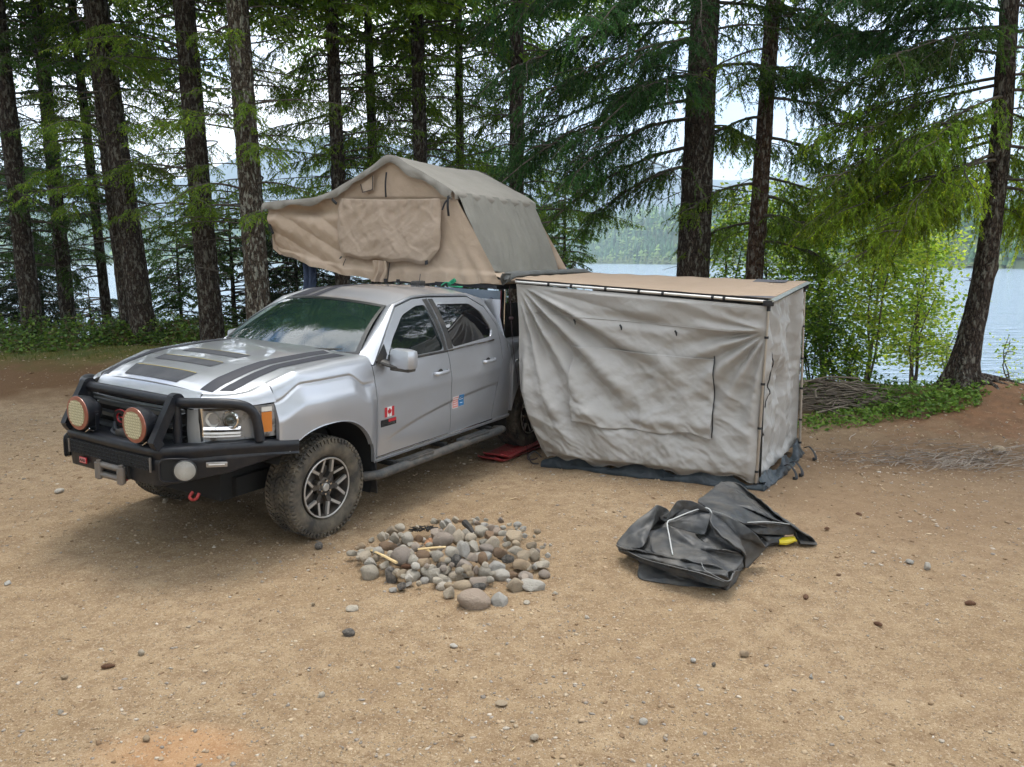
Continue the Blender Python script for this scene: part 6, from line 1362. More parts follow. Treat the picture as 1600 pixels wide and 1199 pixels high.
A_(MB().box(C1 + np.array([-.03, -.01, -.022]), (.085, .05, .05), bev=.008), 'end_bracket', M_STRAP, orr); A_(MB().box(C2 + np.array([.0, 0, -.03]), (.03, .03, .05), bev=.006), 'end_bracket', M_STRAP, orr)
for Ct, Pb, cl in ((C1, P1b, (.17, .42, .66, .90, .97)), (C2, P2b, (.23, .42, .60, .79, .93))):
    top = Ct + np.array([-.022, 0, -.04]); PL = A_(MB().tube([top, top * .5 + Pb * .5], .0115, 12).tube([top * .52 + Pb * .48, Pb], .014, 12), 'pole', M_ALUD)
    A_(MB().tube([top + np.array([0, 0, .03]), top - np.array([0, 0, .05])], .016, 10), 'pole_top', M_STRAP, PL)
    for f in cl: c = top * (1 - f) + Pb * f; A_(MB().tube([c + np.array([0, 0, .010]), c - np.array([0, 0, .010])], .019, 10).box(c + np.array([.0, .02, 0]), (.012, .04, .014)), 'clip', M_STRAP, PL)
    A_(MB().tube([Pb, Pb + np.array([0, 0, .02])], .022, 10), 'foot', M_STRAP, PL)
# front wall
wl = np.array([-.475, -.88, 0.])
BL = np.array([.36, 7.70, .05]); BR = np.array([2.235, 6.83, .05])
def frontwall(nu=260, nv=200, u0=0, u1=1, v0=0, v1=1):
    uu, vv = np.meshgrid(np.linspace(u0, u1, nu), np.linspace(v0, v1, nv), indexing='ij')
    t0 = RF + np.array([.05, -.03, -.035]); t1 = C1 + np.array([-.02, .01, -.05])
    P = (t0 * (1 - uu[..., None]) + t1 * uu[..., None]) * (1 - vv[..., None]) + (BL * (1 - uu[..., None]) + BR * uu[..., None]) * vv[..., None]
    bow = np.interp(vv, [0, .15, .4, .6, .75, .87, 1], [0, -.03, -.10, -.14, -.12, -.07, 0]) ; dirx = np.array([.88, -.475, 0]); P = P + dirx * (bow * (1 - uu) ** 2.0)[..., None]
    s = uu * 2.57; t = vv * 1.78; th = np.arctan2(t + .02, s + .03); r = np.hypot(s, t)
    d = .055 * np.sin(th * 21 + 1.6 * fbm(s * 1.3, t * 1.3, 71)) * sst(1.45, 1.15, th) * sst(.25, .42, th) * sst(.05, .5, r) * sst(2.3, 1.0, r)
    d += .030 * np.abs(np.sin(th * 11.5 + 1 + fbm(s * 2, t, 7))) * sst(.15, .7, r) * sst(2.5, 1.3, r) * sst(1.5, 1.2, th)
    th2 = np.arctan2(t - .24, 2.57 - s + .02); r2 = np.hypot(t - .24, 2.57 - s)
    d += .032 * np.sin(th2 * 19 + 1.5 * fbm(s * 2, t * 2, 72)) * sst(.05, .25, r2) * sst(1.3, .5, r2) * sst(-.5, .1, th2)
    d += .022 * np.sin(t * 30 - 2.2 * s + 4 * fbm(s * 1.2, t * 2, 74)) * np.exp(-((t - .26) / .13) ** 2) * sst(.6, 1.2, s)
    sx, tx = s + .25 * fbm(s * 1.6, t * 1.6, 70), t + .25 * fbm(s * 1.7 + 9, t * 1.5, 76)
    low = sst(.35, .8, vv)
    d += .036 * (ridge((sx * .62 + tx * .8) * 2.4, (sx * -.75 + tx * .6) * 1.3, 73, 3) - .35) * (.45 + .9 * low)
    d += .034 * (ridge((tx * .9 - sx * .45) * 3.4, (sx + tx * .3) * 1.6, 79, 3) - .35) * (.5 + .6 * low)
    d += (.030 * crumple((sx * .55 - tx * .83) * -5.2, (sx * .83 + tx * .55) * 1.7, 41) + .020 * crumple(sx * 3.0 + tx * 5, tx * 3.0 - sx * 2, 43) + .008 * crumple(sx * 9, tx * 8, 47)) * (.55 + .7 * low) * sst(.02, .2, vv)
    cr_ = t - (.95 + .70 * (1 - np.exp(-s * 1.1)))                   # big billow low on the wall
    d += .15 * sst(-.55, .05, cr_) * sst(.95, .15, cr_) * (1 - .55 * uu) + .04 * low
    d *= sst(0, .02, vv) * (.25 + .75 * sst(0, .04, uu)) * (.3 + .7 * sst(1, .955, uu)) * (.35 + .65 * sst(1, .93, vv))
    P = P + wl * d[..., None]
    hem = sst(.93, 1, vv); P[..., 2] += hem * (.045 * np.abs(np.sin(s * 3.3 + .6)) + .02 * np.sin(s * 17))
    return P
FWALL = A_(MB().grid(frontwall()), 'front_wall', M_ANX, sharp=180)
def wpt(px, py, up):    # point on the wall by fraction, lifted
    P = frontwall(2, 2, px, px + 1e-3, py, py + 1e-3)[0, 0]; return P + wl * up
def wflap():
    nu, nv = 130, 80; P = frontwall(nu, nv, .235, .81, .32, .735); uu, vv = np.meshgrid(np.linspace(0, 1, nu), np.linspace(0, 1, nv), indexing='ij'); s = uu * 1.45; t = vv * .72
    d = .020 + .030 * crumple(s * 4 + t * 3, t * 4 - s, 83) * sst(0, .2, vv) + .035 * sst(.0, .3, vv) * (ridge((s + t) * 2.6 + fbm(s * 3, t * 3, 80), (t - s * .5) * 2, 81, 3) * .6 + .2) + .03 * np.exp(-((vv - .86) / .07) ** 2) * (1 + .5 * np.sin(s * 9))
    P = P + wl * d[..., None]; P[..., 2] += -.03 * np.sin(uu * pi) * vv + .03 * sst(.85, 1, uu) * -sst(.7, 1, vv) + .012 * np.sin(s * 12) * sst(.8, 1, vv); return P
WFL = A_(MB().grid(wflap()), 'window_flap', M_ANX, FWALL, sharp=180); solid(WFL, .003)
pp = [wpt(.812, v, .030) for v in np.linspace(.30, .75, 24)]; A_(MB().tube(pp, .0055, 5), 'zip', M_STRAP, FWALL)
pp = [wpt(.03 + .9 * k / 40, .155, .004) for k in range(41)]; A_(MB().tube(pp, .003, 4), 'seam', M_ANX, FWALL)
for f in (.255, .45, .665): c = wpt(f, .165 + .02 * f, .03); A_(MB().tube([c, c + np.array([.012, -.01, -.02]), c + np.array([.015, -.01, -.05])], [.008, .010, .004], 6), 'toggle', M_STRAP, FWALL)
# outer end wall, seen at a grazing angle
def endwall(nu=130, nv=140):
    uu, vv = np.meshgrid(np.linspace(0, 1, nu), np.linspace(0, 1, nv), indexing='ij'); t0 = C1 + np.array([-.02, .03, -.04]); t1 = C2 + np.array([-.03, 0, -.05]); b0 = BR + np.array([.03, .04, 0]); b1 = P2b + np.array([-.02, .04, .08])
    P = (t0 * (1 - uu[..., None]) + t1 * uu[..., None]) * (1 - vv[..., None]) + (b0 * (1 - uu[..., None]) + b1 * uu[..., None]) * vv[..., None]
    s, t = uu * 1.6, vv * 1.75; sx, tx = s + .3 * fbm(s * 2, t * 2, 90), t + .3 * fbm(s * 2, t * 2 + 5, 91)
    d = .05 * np.sin(sx * 13 + .6 * tx) * sst(0, .25, vv) * sst(.75, .3, vv) + .07 * (ridge(sx * 1.7, tx * 2.2, 92, 3) - .3) + .03 * ridge(tx * 4 + sx, sx * 3, 93, 2) + .0
    d += .05 * crumple(s * 3.2, t * 2.2, 49) + .06 * crumple(s * 6 + t, t * 1.6, 52) + .03 * np.abs(np.sin(s * 9 + 1.5 * t)) * sst(1, .3, vv) - .095
    d *= sst(0, .03, vv) * sst(0, .05, uu) * sst(1, .95, uu) * (.4 + .6 * sst(1, .92, vv)); return P + np.array([.86, -.51, 0]) * d[..., None]
EW = A_(MB().grid(endwall()), 'end_wall', M_ANX, sharp=180)
pz = endwall(60, 60); A_(MB().tube([pz[8 + int(4 * sin(k * .2)), k] + np.array([.012, -.012, 0]) for k in range(14, 46)], .006, 5), 'zip', M_STRAP, EW)
bk0, bk1 = C2, RB; A_(MB().grid([[((bk0 + np.array([-.04, 0, -.05])) * (1 - u) + (bk1 + np.array([.05, 0, -.05])) * u) * (1 - v) + (np.array([bk0[0], bk0[1] + .02, .06]) * (1 - u) + np.array([bk1[0] + .1, bk1[1], .06]) * u) * v + np.array([.02, .05, 0]) * sin(u * 30) * v * .6 for v in np.linspace(0, 1, 30)] for u in np.linspace(0, 1, 80)]), 'rear_wall', M_ANX, sharp=180)
# groundsheet skirt
def gskirt():
    path = cat([BL + np.array([-.05, .02, 0]), BL * .7 + BR * .3 + np.array([-.05, -.06, 0]), BL * .35 + BR * .65 + np.array([-.02, -.08, 0]), BR + np.array([-.02, -.03, 0]), BR + np.array([.05, .02, 0]), BR * .6 + P2b * .4 + np.array([.05, -.02, 0]), P2b + np.array([.02, .02, 0])], 260)
    T_ = np.gradient(path, axis=0); T_ /= np.linalg.norm(T_, axis=1)[:, None]; n_ = np.cross(T_, [0, 0, 1]); P = []; L_ = np.r_[0, np.cumsum(np.linalg.norm(np.diff(path, axis=0), axis=1))]
    for p, q, l in zip(path, n_, L_):
        w_ = .75 + .6 * float(fbm(l * 2.2, 1, 95)); gzv = float(gz(p[0], p[1])); c = .02 * ridge(np.array(l * 6), np.array(0.), 96, 2); row = []
        for o_, z in ((-.04, .10), (-.01, .07), (.02, .045), (.035, .03), (.05, .012), (.045, .0)): row.append((p[0] + q[0] * (o_ * w_ + .008 * sin(l * 31 + z * 60)), p[1] + q[1] * (o_ * w_), gzv + z * (1 + .45 * sin(l * 9 + o_ * 30) + 1.2 * float(fbm(l * 5, z * 20, 97)))))
        P.append(row)
    return P
SK = A_(MB().grid(gskirt()), 'groundsheet', M_PVC, sharp=180)
bagp = cat([(-2.62, .93, 1.885), (-2.70, .90, 1.93), (-3.2, .86, 1.945), (-3.9, .86, 1.95), (-4.45, .87, 1.955), (-4.66, .90, 1.945), (-4.70, .93, 1.93)], 40)
A_(MB().tube([W(*p) + np.array([0, 0, .0]) for p in bagp], np.interp(np.linspace(0, 1, 40), [0, .06, .2, .7, .93, 1], [.035, .062, .048, .045, .055, .02]) * (1 + .12 * np.sin(np.linspace(0, 40, 40))), 12, sq=(1.0, .62)), 'storage_bag', M_BAG)
A_(MB().grid([[W(-2.615 + .03 * sin(v * 4 + u * 6), .865 + .11 * u - .01 * v, 1.955 - .125 * v * (1 - .35 * u)) for v in np.linspace(0, 1, 12)] for u in np.linspace(0, 1, 12)]), 'bag_end', M_BAG, sharp=180)
for cpt, az in ((np.array([3.10, 8.05, .09]), .5), (np.array([2.72, 7.40, .10]), -.5), (np.array([2.62, 7.28, .10]), -1.)):
    A_(MB().tube(cat([cpt, cpt + np.array([.03, -.05, .02]), cpt + np.array([.07, -.10, -.04]), cpt + np.array([.06, -.16, -.08]), cpt + np.array([.03, -.15, -.085])], 14), .011, 6, sq=(1.6, .5)), 'peg_strap', M_STRAP, SK)
cpt = BL + np.array([-.06, -.02, .03]); A_(MB().tube(cat([cpt, cpt + np.array([-.07, 0, .06]), cpt + np.array([-.13, -.02, .02]), cpt + np.array([-.10, -.03, -.05]), cpt + np.array([-.03, -.03, -.06])], 16), .007, 6), 'peg_strap', M_STRAP, SK)
# guy strap between awning rail and ground next to the rear wheel
sb = np.array([.165, 7.93, 0]); sp = MB().tube([W(-2.67, .92, 1.84), W(-2.72, .96, 1.2), sb + np.array([0, 0, .05])], .006, 6, sq=(1.8, .5)); sp.box(W(-2.69, .945, 1.50), (.05, .02, .03), bev=.005); sp.tube(cat([sb + np.array([0, 0, .06]), sb + np.array([.0, -.02, .0]), sb + np.array([.05, -.08, .012]), sb + np.array([.10, -.08, .03])], 12), .008, 6)
sp = sp.obj('guy_strap', mat('dark_webbing', (.03, .012, .016), .7), sharp=180, off=sb); sp.location = sb; tag(sp, 'thin dark tie down strap from awning rail to the ground by the rear wheel', 'strap')
# traction boards under the rear wheel
M_TB = mat('red_plastic_board', (.34, .035, .04), .5, dust=((.30, .2, .14), .6, 8))
def board(dx, dz, rz, label):
    base = W(-3.05 + dx, .86, 0); base[2] = float(gz(base[0], base[1], False)) + dz; m = MB(); L_, w_ = 1.08, .31; P = []
    for i, s in enumerate(np.linspace(-.5, .5, 60)):
        P.append([]); e = abs(s) * 2; ww = w_ * (1 - .30 * max(0, e - .86) / .14)
        for q in np.linspace(-.5, .5, 25): P[-1].append((s * L_, q * ww, .012 + .05 * max(0, e - .80) / .2 + (.010 if (int(abs(s) * 40) + int(abs(q) * 12)) % 2 and abs(q) < .42 and e < .9 else 0) + (.010 if abs(q) > .44 else 0)))
    m.grid(P); o = m.obj('traction_board', M_TB, sharp=30); o.location = base; o.rotation_euler = (0, 0, 4.1989 + rz); solid(o, .012); tag(o, label, 'traction board', 'traction boards under the rear wheel')
    return o
board(.0, .035, .03, 'dusty red traction board on top of another, under the rear wheel'); board(.05, .004, -.05, 'red traction board lying flat on the dirt below the other board')
# ================================================================== RUBBER SHEET, FIRE RING, LOOSE THINGS
def hit(u, v, h):     # world point at height h above the dirt along a pixel's line of sight of the photograph
    z = h
    for _ in range(3): x, y = gp(u, v, z); z = h + float(gz(x, y, False))
    return np.array([x, y, z])
M_RUBS = mat('black_rubber_sheet', (.026, .029, .033), .62, col2=(.065, .068, .07), nscale=3.5, contrast=(.42, .75), spec=.5, bump=.25, bscale=70, bdist=.004, dust=((.22, .19, .15), .38, 4.5), rvar=.12)
def zp(x, y, h): return hit(940 + x * .225, 740 + y * .225, h)
PT_ = [
 [(95,490,.10),(200,360,.22),(385,215,.33),(370,320,.24),(330,420,.18),(290,520,.13),(140,520,.09)],
 [(385,215,.33),(470,250,.25),(480,300,.20),(430,360,.14),(350,370,.14),(330,420,.18),(370,320,.24)],
 [(240,440,.08),(350,370,.14),(430,360,.14),(480,300,.20),(560,380,.16),(480,580,.12),(300,540,.10),(140,520,.08)],
 [(100,495,.10),(140,520,.13),(340,545,.175),(480,580,.18),(620,610,.18),(780,640,.18),(880,680,.16),(880,715,.15),(700,690,.16),(500,640,.155),(270,580,.13),(120,530,.09)],
 [(120,530,.09),(270,580,.13),(500,640,.155),(700,690,.16),(880,715,.15),(905,745,.11),(850,797,.055),(700,757,.06),(480,690,.06),(270,610,.055),(130,547,.05)],
 [(260,610,.06),(245,715,.004),(290,742,.002),(560,782,.002),(700,795,.002),(850,802,.002),(860,760,.05),(700,740,.07),(480,670,.07)],
 [(850,802,.002),(868,816,.002),(920,770,.004),(965,695,.03),(955,655,.10),(920,690,.13),(905,745,.11),(855,795,.05)],
 [(330,400,.20),(470,362,.27),(600,420,.25),(720,480,.23),(850,540,.21),(1000,570,.145),(940,665,.12),(880,680,.155),(780,640,.185),(620,610,.185),(490,580,.18),(340,545,.17)],
 [(455,345,.285),(500,325,.305),(600,282,.34),(700,250,.37),(755,262,.37),(768,300,.345),(750,335,.32),(715,430,.245),(640,412,.245),(560,390,.255),(470,362,.27)],
 [(750,335,.30),(800,420,.22),(850,460,.20),(1000,570,.135),(850,540,.19),(720,480,.21),(640,415,.22),(715,430,.22)],
 [(760,270,.365),(830,290,.36),(900,310,.345),(1000,365,.31),(1060,410,.275),(1135,495,.18),(1140,515,.13),(1010,655,.004),(985,660,.03),(1000,570,.16),(920,510,.235),(850,460,.27),(745,335,.335)],
 [(385,300,.21),(455,345,.28),(470,270,.345),(520,190,.42),(560,183,.43),(610,185,.43),(690,215,.41),(755,262,.37),(700,248,.368),(600,280,.338),(500,322,.303)],
 [(660,190,.33),(740,130,.31),(830,55,.265),(880,80,.275),(915,105,.29),(1000,170,.29),(1080,240,.28),(1200,330,.22),(1310,362,.15),(1150,345,.22),(1000,350,.27),(900,312,.33),(830,290,.35),(760,265,.36),(700,215,.38)],
 [(830,55,.265),(900,52,.26),(960,78,.27),(1060,150,.275),(1150,232,.265),(1240,305,.215),(1330,372,.15),(1480,458,.055),(1490,492,.004),(1440,490,.006),(1375,470,.03),(1345,385,.115),(1200,328,.215),(1080,240,.27),(1000,170,.285),(915,105,.285)],
 [(980,350,.22),(1150,335,.22),(1310,362,.15),(1345,400,.10),(1340,430,.07),(1225,425,.10),(1080,422,.15),(1030,380,.20)],
 [(150,520,.03),(400,300,.10),(560,230,.25),(760,200,.30),(1100,330,.17),(1300,430,.04),(1100,520,.02),(900,760,.01),(400,740,.01)],
 [(1040,400,.10),(1130,440,.10),(1345,440,.05),(1375,470,.01),(1300,480,.004),(1140,510,.01),(1010,650,.002),(900,600,.05)],
]
rs = MB()
for poly in PT_:
    P = [zp(*p) for p in poly]; c = np.mean(P, 0) + np.array([0, 0, .006]); n = len(P); mids = [p * .55 + c * .45 + np.array([0, 0, .008]) for p in P]; rs.add(P + mids + [c], [(i, (i + 1) % n, n + (i + 1) % n, n + i) for i in range(n)] + [(n + i, n + (i + 1) % n, 2 * n) for i in range(n)])
rbase = hit(1100, 880, 0); RS = rs.obj('rubber_sheet', M_RUBS, sharp=180, off=rbase, weld=True); RS.location = rbase
def crease_rs():
    me = RS.data; tot = 0; K_ = set()
    at_ = me.attributes.new('crease_edge', 'FLOAT', 'EDGE'); keys = [tuple(np.round(p - rbase, 3)) for poly in PT_ for p in [zp(*q) for q in poly]]; ks = set(keys)
    on = [tuple(np.round(v.co[:], 3)) in ks for v in me.vertices]
    at_.data.foreach_set('value', [.8 if on[e.vertices[0]] and on[e.vertices[1]] else .35 for e in me.edges])
crease_rs()
md = RS.modifiers.new('sub', 'SUBSURF'); md.levels = md.render_levels = 3
tx_ = bpy.data.textures.new('folds', 'CLOUDS'); tx_.noise_scale = .11; md = RS.modifiers.new('d', 'DISPLACE'); md.texture = tx_; md.strength = .022; md.mid_level = .5
t2_ = bpy.data.textures.new('creases', 'STUCCI'); t2_.noise_scale = .05; md = RS.modifiers.new('d2', 'DISPLACE'); md.texture = t2_; md.strength = .010; md.mid_level = .5
solid(RS, .007); tag(RS, 'crumpled heap of black rubber sheeting with pale piping lying in front of the awning', 'rubber sheet')
def piping(pts, r_, m, nm='piping'): P = cat([zp(*p) for p in pts], 40) + np.array([0, -.006, .010]); o = MB().tube(P, r_, 6, sq=(1, .7)).obj(nm, m, RS, sharp=180, off=rbase); return o
M_PIPE = mat('pale_piping', (.42, .43, .42), .5); M_PIPED = mat('dark_piping', (.16, .165, .165), .5)
piping([(492, 575, .175), (470, 450, .245), (455, 348, .292), (500, 323, .312), (600, 280, .345), (700, 248, .375), (745, 255, .376), (765, 290, .35)], .0048, M_PIPE)
piping([(770, 268, .37), (830, 286, .366), (905, 320, .345)], .004, M_PIPED); piping([(1010, 348, .275), (1150, 343, .225), (1310, 360, .155)], .004, M_PIPE)
piping([(690, 625, .185), (720, 680, .17), (850, 750, .12), (895, 745, .12), (910, 700, .15)], .003, M_PIPED); piping([(100, 500, .105), (270, 592, .12), (500, 655, .15), (700, 705, .155), (850, 760, .11)], .003, M_PIPED)
M_YELP = mat('yellow_plastic', (.72, .58, .015), .4, dust=((.3, .25, .18), .3, 12))
tb0, tb1 = zp(1085, 470, .045), zp(1225, 470, .040); hd = MB().tube([tb0, tb0 * .5 + tb1 * .5 + np.array([0, 0, .006]), tb1], [.034, .036, .030], 12, sq=(1, .75)); tbase = zp(1230, 495, .0)
HD = hd.obj('hand_tool', M_BLACKPL, off=tbase); HD.location = tbase; tag(HD, 'black and yellow plastic tool lying half under the rubber sheet', 'tool')
ye = MB().tube([tb1 - (tb1 - tb0) * .02, tb1 + (tb1 - tb0) * .30, zp(1335, 455, .045), zp(1350, 468, .04)], [.034, .040, .030, .012], 8, sq=(1.05, .7)).obj('yellow_head', M_YELP, HD, sharp=40, off=tbase)
wt = MB().tube([tb0 + (tb1 - tb0) * .02 + np.array([0, -.02, .027]), tb0 + (tb1 - tb0) * .45 + np.array([0, -.02, .030])], .009, 8, sq=(1.4, .4)).obj('oval_patch', M_PIPE, HD, off=tbase)
c0, c1 = zp(1372, 480, .030), zp(1490, 488, .018); cb = MB().tube([c0, c1], [.020, .016], 4, sq=(1.2, .8)).obj('plastic_corner', M_BLACKPL, RS, sharp=20, off=rbase)
# ------------------------------------------------------------------ stones
def stone_mesh(seed, ang):
    bm = bmesh.new(); bmesh.ops.create_icosphere(bm, subdivisions=3, radius=1); r = random.Random(seed); off = Vector((r.uniform(0, 99), r.uniform(0, 99), r.uniform(0, 99)))
    cuts = [Vector((r.gauss(0, 1), r.gauss(0, 1), r.gauss(0, 1))).normalized() for _ in range(9 if ang else 3)]
    for v in bm.verts:
        n = v.co.normalized(); d = 1 + .16 * mnoise.noise(n * 1.1 + off) + .05 * mnoise.noise(n * 3.5 + off)
        p = n * d
        for c in cuts:
            k = p.dot(c); lim = .62 if ang else .82
            if k > lim: p -= c * (k - lim) * (.9 if ang else .65)
        v.co = p + n * .012 * mnoise.noise(n * 9 + off)
    me = bpy.data.meshes.new('stone'); bm.to_mesh(me); bm.free(); me.polygons.foreach_set('use_smooth', [True] * len(me.polygons)); me.set_sharp_from_angle(angle=radians(38 if ang else 70)); me.materials.append(None); return me
SM = [stone_mesh(k, k % 2 == 1) for k in range(12)]
def smat(name, a, b, c): 
    m = mat(name, a, .82, col2=b, nscale=2.2, ndet=8, contrast=(.35, .62), bump=.6, bscale=9, bdist=.08, dust=(c, .9, 2.2), spec=.3, rand=[(.8, .8, .8), (1, 1, 1), (1.15, 1.12, 1.08), (.9, .88, .85), (1.05, .98, .9)]); return m
STM = {'g': smat('grey_stone', (.40, .36, .30), (.53, .485, .41), (.20, .18, .15)), 't': smat('tan_stone', (.34, .27, .19), (.42, .35, .26), (.22, .17, .12)), 'w': smat('pale_stone', (.46, .44, .40), (.58, .55, .50), (.30, .28, .25)),
       'd': smat('sooty_stone', (.075, .07, .066), (.15, .14, .125), (.24, .22, .20)), 'p': smat('pinkish_stone', (.31, .26, .22), (.41, .35, .30), (.20, .17, .145)), 'b': smat('brown_stone', (.20, .13, .08), (.27, .19, .13), (.13, .09, .06))}
CN = {'g': 'grey', 't': 'tan', 'w': 'pale', 'd': 'sooty', 'p': 'pinkish', 'b': 'brown'}
def place_stone(me, c, sc, rz, key, lab, cat_='stone', grp=None, tilt=(0, 0)):
    o = bpy.data.objects.new('stone', me); COL.objects.link(o); o.location = c; o.scale = sc; o.rotation_euler = (tilt[0], tilt[1], rz); o.material_slots[0].link = 'OBJECT'; o.material_slots[0].material = STM[key]; return tag(o, lab, cat_, grp)
FC = np.array([-.42, 5.25])
def heap(x, y): q = ((x - FC[0]) / .78) ** 2 + ((y - FC[1] - .08) / .72) ** 2; return .155 * max(0, 1 - q) ** .7 * (1 - .45 * math.exp(-(((x + .45) / .3) ** 2 + ((y - 5.45) / .25) ** 2)))
SL = """125,310,42,32,g;215,335,50,42,g;245,375,55,38,w;243,440,62,55,g;388,458,62,66,d;345,390,42,38,g;285,340,38,28,t;255,290,50,30,g;365,265,58,38,b;320,203,42,38,g;390,168,55,35,t;405,215,45,42,g;490,215,40,48,g;520,256,34,28,g;550,268,34,28,p;460,285,50,28,g;388,310,38,26,g;450,330,68,62,p;512,325,40,36,g;530,362,48,42,g;590,325,50,28,b;602,372,52,48,t;675,180,55,42,p;725,225,76,50,p;722,125,32,36,w;768,162,48,52,w;835,203,52,56,g;880,190,42,44,g;975,168,62,42,g;1035,145,46,30,p;950,112,36,22,p;850,100,36,20,b;1050,242,50,42,g;1030,195,44,30,b;1190,200,76,36,t;1315,260,42,32,t;1150,250,45,26,g;1100,308,58,52,b;1200,295,52,28,g;1255,332,55,42,t;1322,325,46,46,g;1240,382,62,42,t;1385,385,64,38,g;1390,450,46,32,p;1290,405,28,30,g;1200,522,66,46,t;1330,522,80,42,w;1280,462,62,36,p;1190,460,50,36,b;1105,455,56,32,w;1070,408,72,48,w;1000,440,52,48,g;940,422,26,36,p;985,348,42,52,b;915,335,46,36,p;850,290,52,56,w;915,270,46,38,g;788,302,60,50,g;735,352,50,40,t;690,330,50,40,g;812,348,46,44,d;860,390,66,42,p;722,388,46,44,d;745,425,42,36,g;640,418,55,40,g;670,462,54,50,g;527,462,56,42,g;602,495,30,24,w;725,492,52,46,g;810,465,52,42,g;885,450,46,28,w;852,525,60,28,t;975,502,76,48,p;772,572,46,56,g;718,530,46,32,w;930,620,104,66,p;1105,620,62,48,w;965,528,36,26,d;500,512,32,18,w;460,525,30,28,d;400,552,34,26,w;1012,280,50,30,p;1150,345,40,34,d;1205,250,30,26,t;560,215,36,26,b;1340,300,32,24,p;1120,180,36,26,g;1260,490,36,48,p;1460,578,18,14,g;1160,492,20,18,w;905,212,38,30,g;1080,170,36,28,p;300,300,36,28,w;1325,400,26,24,w""".split(';')
rows = []
for k, s in enumerate(SL):
    a = s.split(','); x, y, rx, ry = map(float, a[:4]); u, v = 520 + x * .2375, 790 + y * .2375; h = .03
    for _ in range(3): p = hit(u, v, h); h = heap(p[0], p[1]) + ry * .00055
    rows.append([k, x, y, rx, ry, a[4], p])
r7 = random.Random(77)
for k in range(120):          # smaller stones wedged between the big ones
    a, q = r7.uniform(0, 2 * pi), sqrt(r7.random()); x, y = FC[0] + .70 * q * cos(a), FC[1] + .60 * q * sin(a); ry = r7.uniform(13, 30); rows.append([900 + k, 0, 0, ry * r7.uniform(1, 1.5), ry, r7.choice('ggggwwtp'), np.array([x, y, heap(x, y) * .8 + float(gz(x, y, False)) + .012])])
band = sorted(rows, key=lambda q: q[6][1]); nb = 8; per = int(math.ceil(len(band) / nb)); ORD = ['first', 'second', 'third', 'fourth', 'fifth', 'sixth', 'seventh', 'eighth', 'ninth', 'tenth', 'eleventh', 'twelfth', 'thirteenth', 'fourteenth', 'fifteenth', 'sixteenth', 'seventeenth', 'eighteenth', 'nineteenth', 'twentieth', 'twenty-first', 'twenty-second', 'twenty-third', 'twenty-fourth', 'twenty-fifth', 'twenty-sixth', 'twenty-seventh', 'twenty-eighth', 'twenty-ninth', 'thirtieth']
rn = ['front edge', 'second row back', 'third row back', 'fourth row back', 'fifth row back', 'sixth row back', 'last row but one', 'back edge']
for bi in range(nb):
    grp = sorted(band[bi * per:(bi + 1) * per], key=lambda q: q[6][0])
    for i, (k, x, y, rx, ry, key, p) in enumerate(grp):
        rr = random.Random(k + 3); f = .00104; ang = rr.random() < .72; me = SM[rr.randrange(0, 6) * 2 + (1 if ang else 0)]
        sz = 'big' if rx > 70 else ('small' if rx < 36 else 'medium')
        q_ = rr.uniform(.82, 1.12); rx *= q_; ry *= q_
        place_stone(me, p + np.array([0, .0, -.004]), (rx * f, (rx * .55 + ry * .5) * f * .95, ry * f * 1.05), rr.uniform(-.5, .5), key, f'{CN[key]} stone, {ORD[i]} from the left, {rn[bi]} of the stone heap', 'stone', 'stones of the fire ring', (rr.uniform(-.15, .15), rr.uniform(-.25, .25)))
# kindling, ash and cones in the ring
M_WOOD = mat('split_kindling', (.52, .37, .17), .7, col2=(.60, .46, .25), nscale=18, stretch=(1, 1, 1)); M_CHAR = mat('charred_wood', (.018, .016, .015), .8, col2=(.05, .045, .04), nscale=25, bump=.8, bscale=60)
def zq(x, y, h): p = hit(520 + x * .2375, 790 + y * .2375, h); return p
def bar(name, a, b, r0, r1, m, lab, cat_, n=6, sq=(1, .7), mid=None):
    base = (a + b) / 2; o = MB().tube([a, mid if mid is not None else (a + b) / 2 + np.array([.004, 0, .004]), b], [r0, (r0 + r1) / 2, r1], n, sq=sq).obj(name, m, sharp=30, off=base); o.location = base; return tag(o, lab, cat_)
bar('kindling', zq(222, 282, .10), zq(418, 376, .13), .008, .013, M_WOOD, 'longer yellow split stick slanting across the left of the stone heap', 'stick'); bar('kindling', zq(560, 290, .13), zq(745, 274, .14), .010, .010, M_WOOD, 'pale split stick lying level in the middle of the stone heap', 'stick')
bar('kindling', zq(610, 285, .11), zq(655, 325, .10), .010, .005, M_WOOD, 'short orange splinter below the level pale stick', 'stick')
bar('charred_log', zq(868, 112, .13), zq(935, 195, .09), .026, .012, M_CHAR, 'charred stick end standing at the back of the stone heap', 'charred wood', 8, (1, 1)); bar('charred_log', zq(870, 330, .05), zq(950, 372, .05), .012, .012, M_CHAR, 'black charred stick sunk between stones right of centre', 'charred wood')
bar('charred_log', zq(1090, 345, .07), zq(1150, 378, .06), .012, .010, M_CHAR, 'small charred stick near the right side of the stone heap', 'charred wood')
M_LEAFD = mat('dry_leaf', (.38, .19, .09), .8, col2=(.28, .15, .08), nscale=20)
for i, (x, y) in enumerate(((590, 235), (620, 250), (640, 235))):
    p = zq(x, y, .09); m = MB().grid([[(.035 * u + .004 * sin(9 * v), .018 * v * (1 - u * u), .012 * sin(u * 3) + .008 * v * v) for v in np.linspace(-1, 1, 7)] for u in np.linspace(-1, 1, 9)]); o = m.obj('dry_leaf', M_LEAFD, sharp=180); o.location = p; o.rotation_euler = (.2 * i, .4 - .3 * i, i * 1.1); tag(o, ['left curled orange brown leaf between the stones', 'middle orange brown leaf touching the pale stick', 'right orange brown leaf below the big pinkish stone'][i], 'leaf')
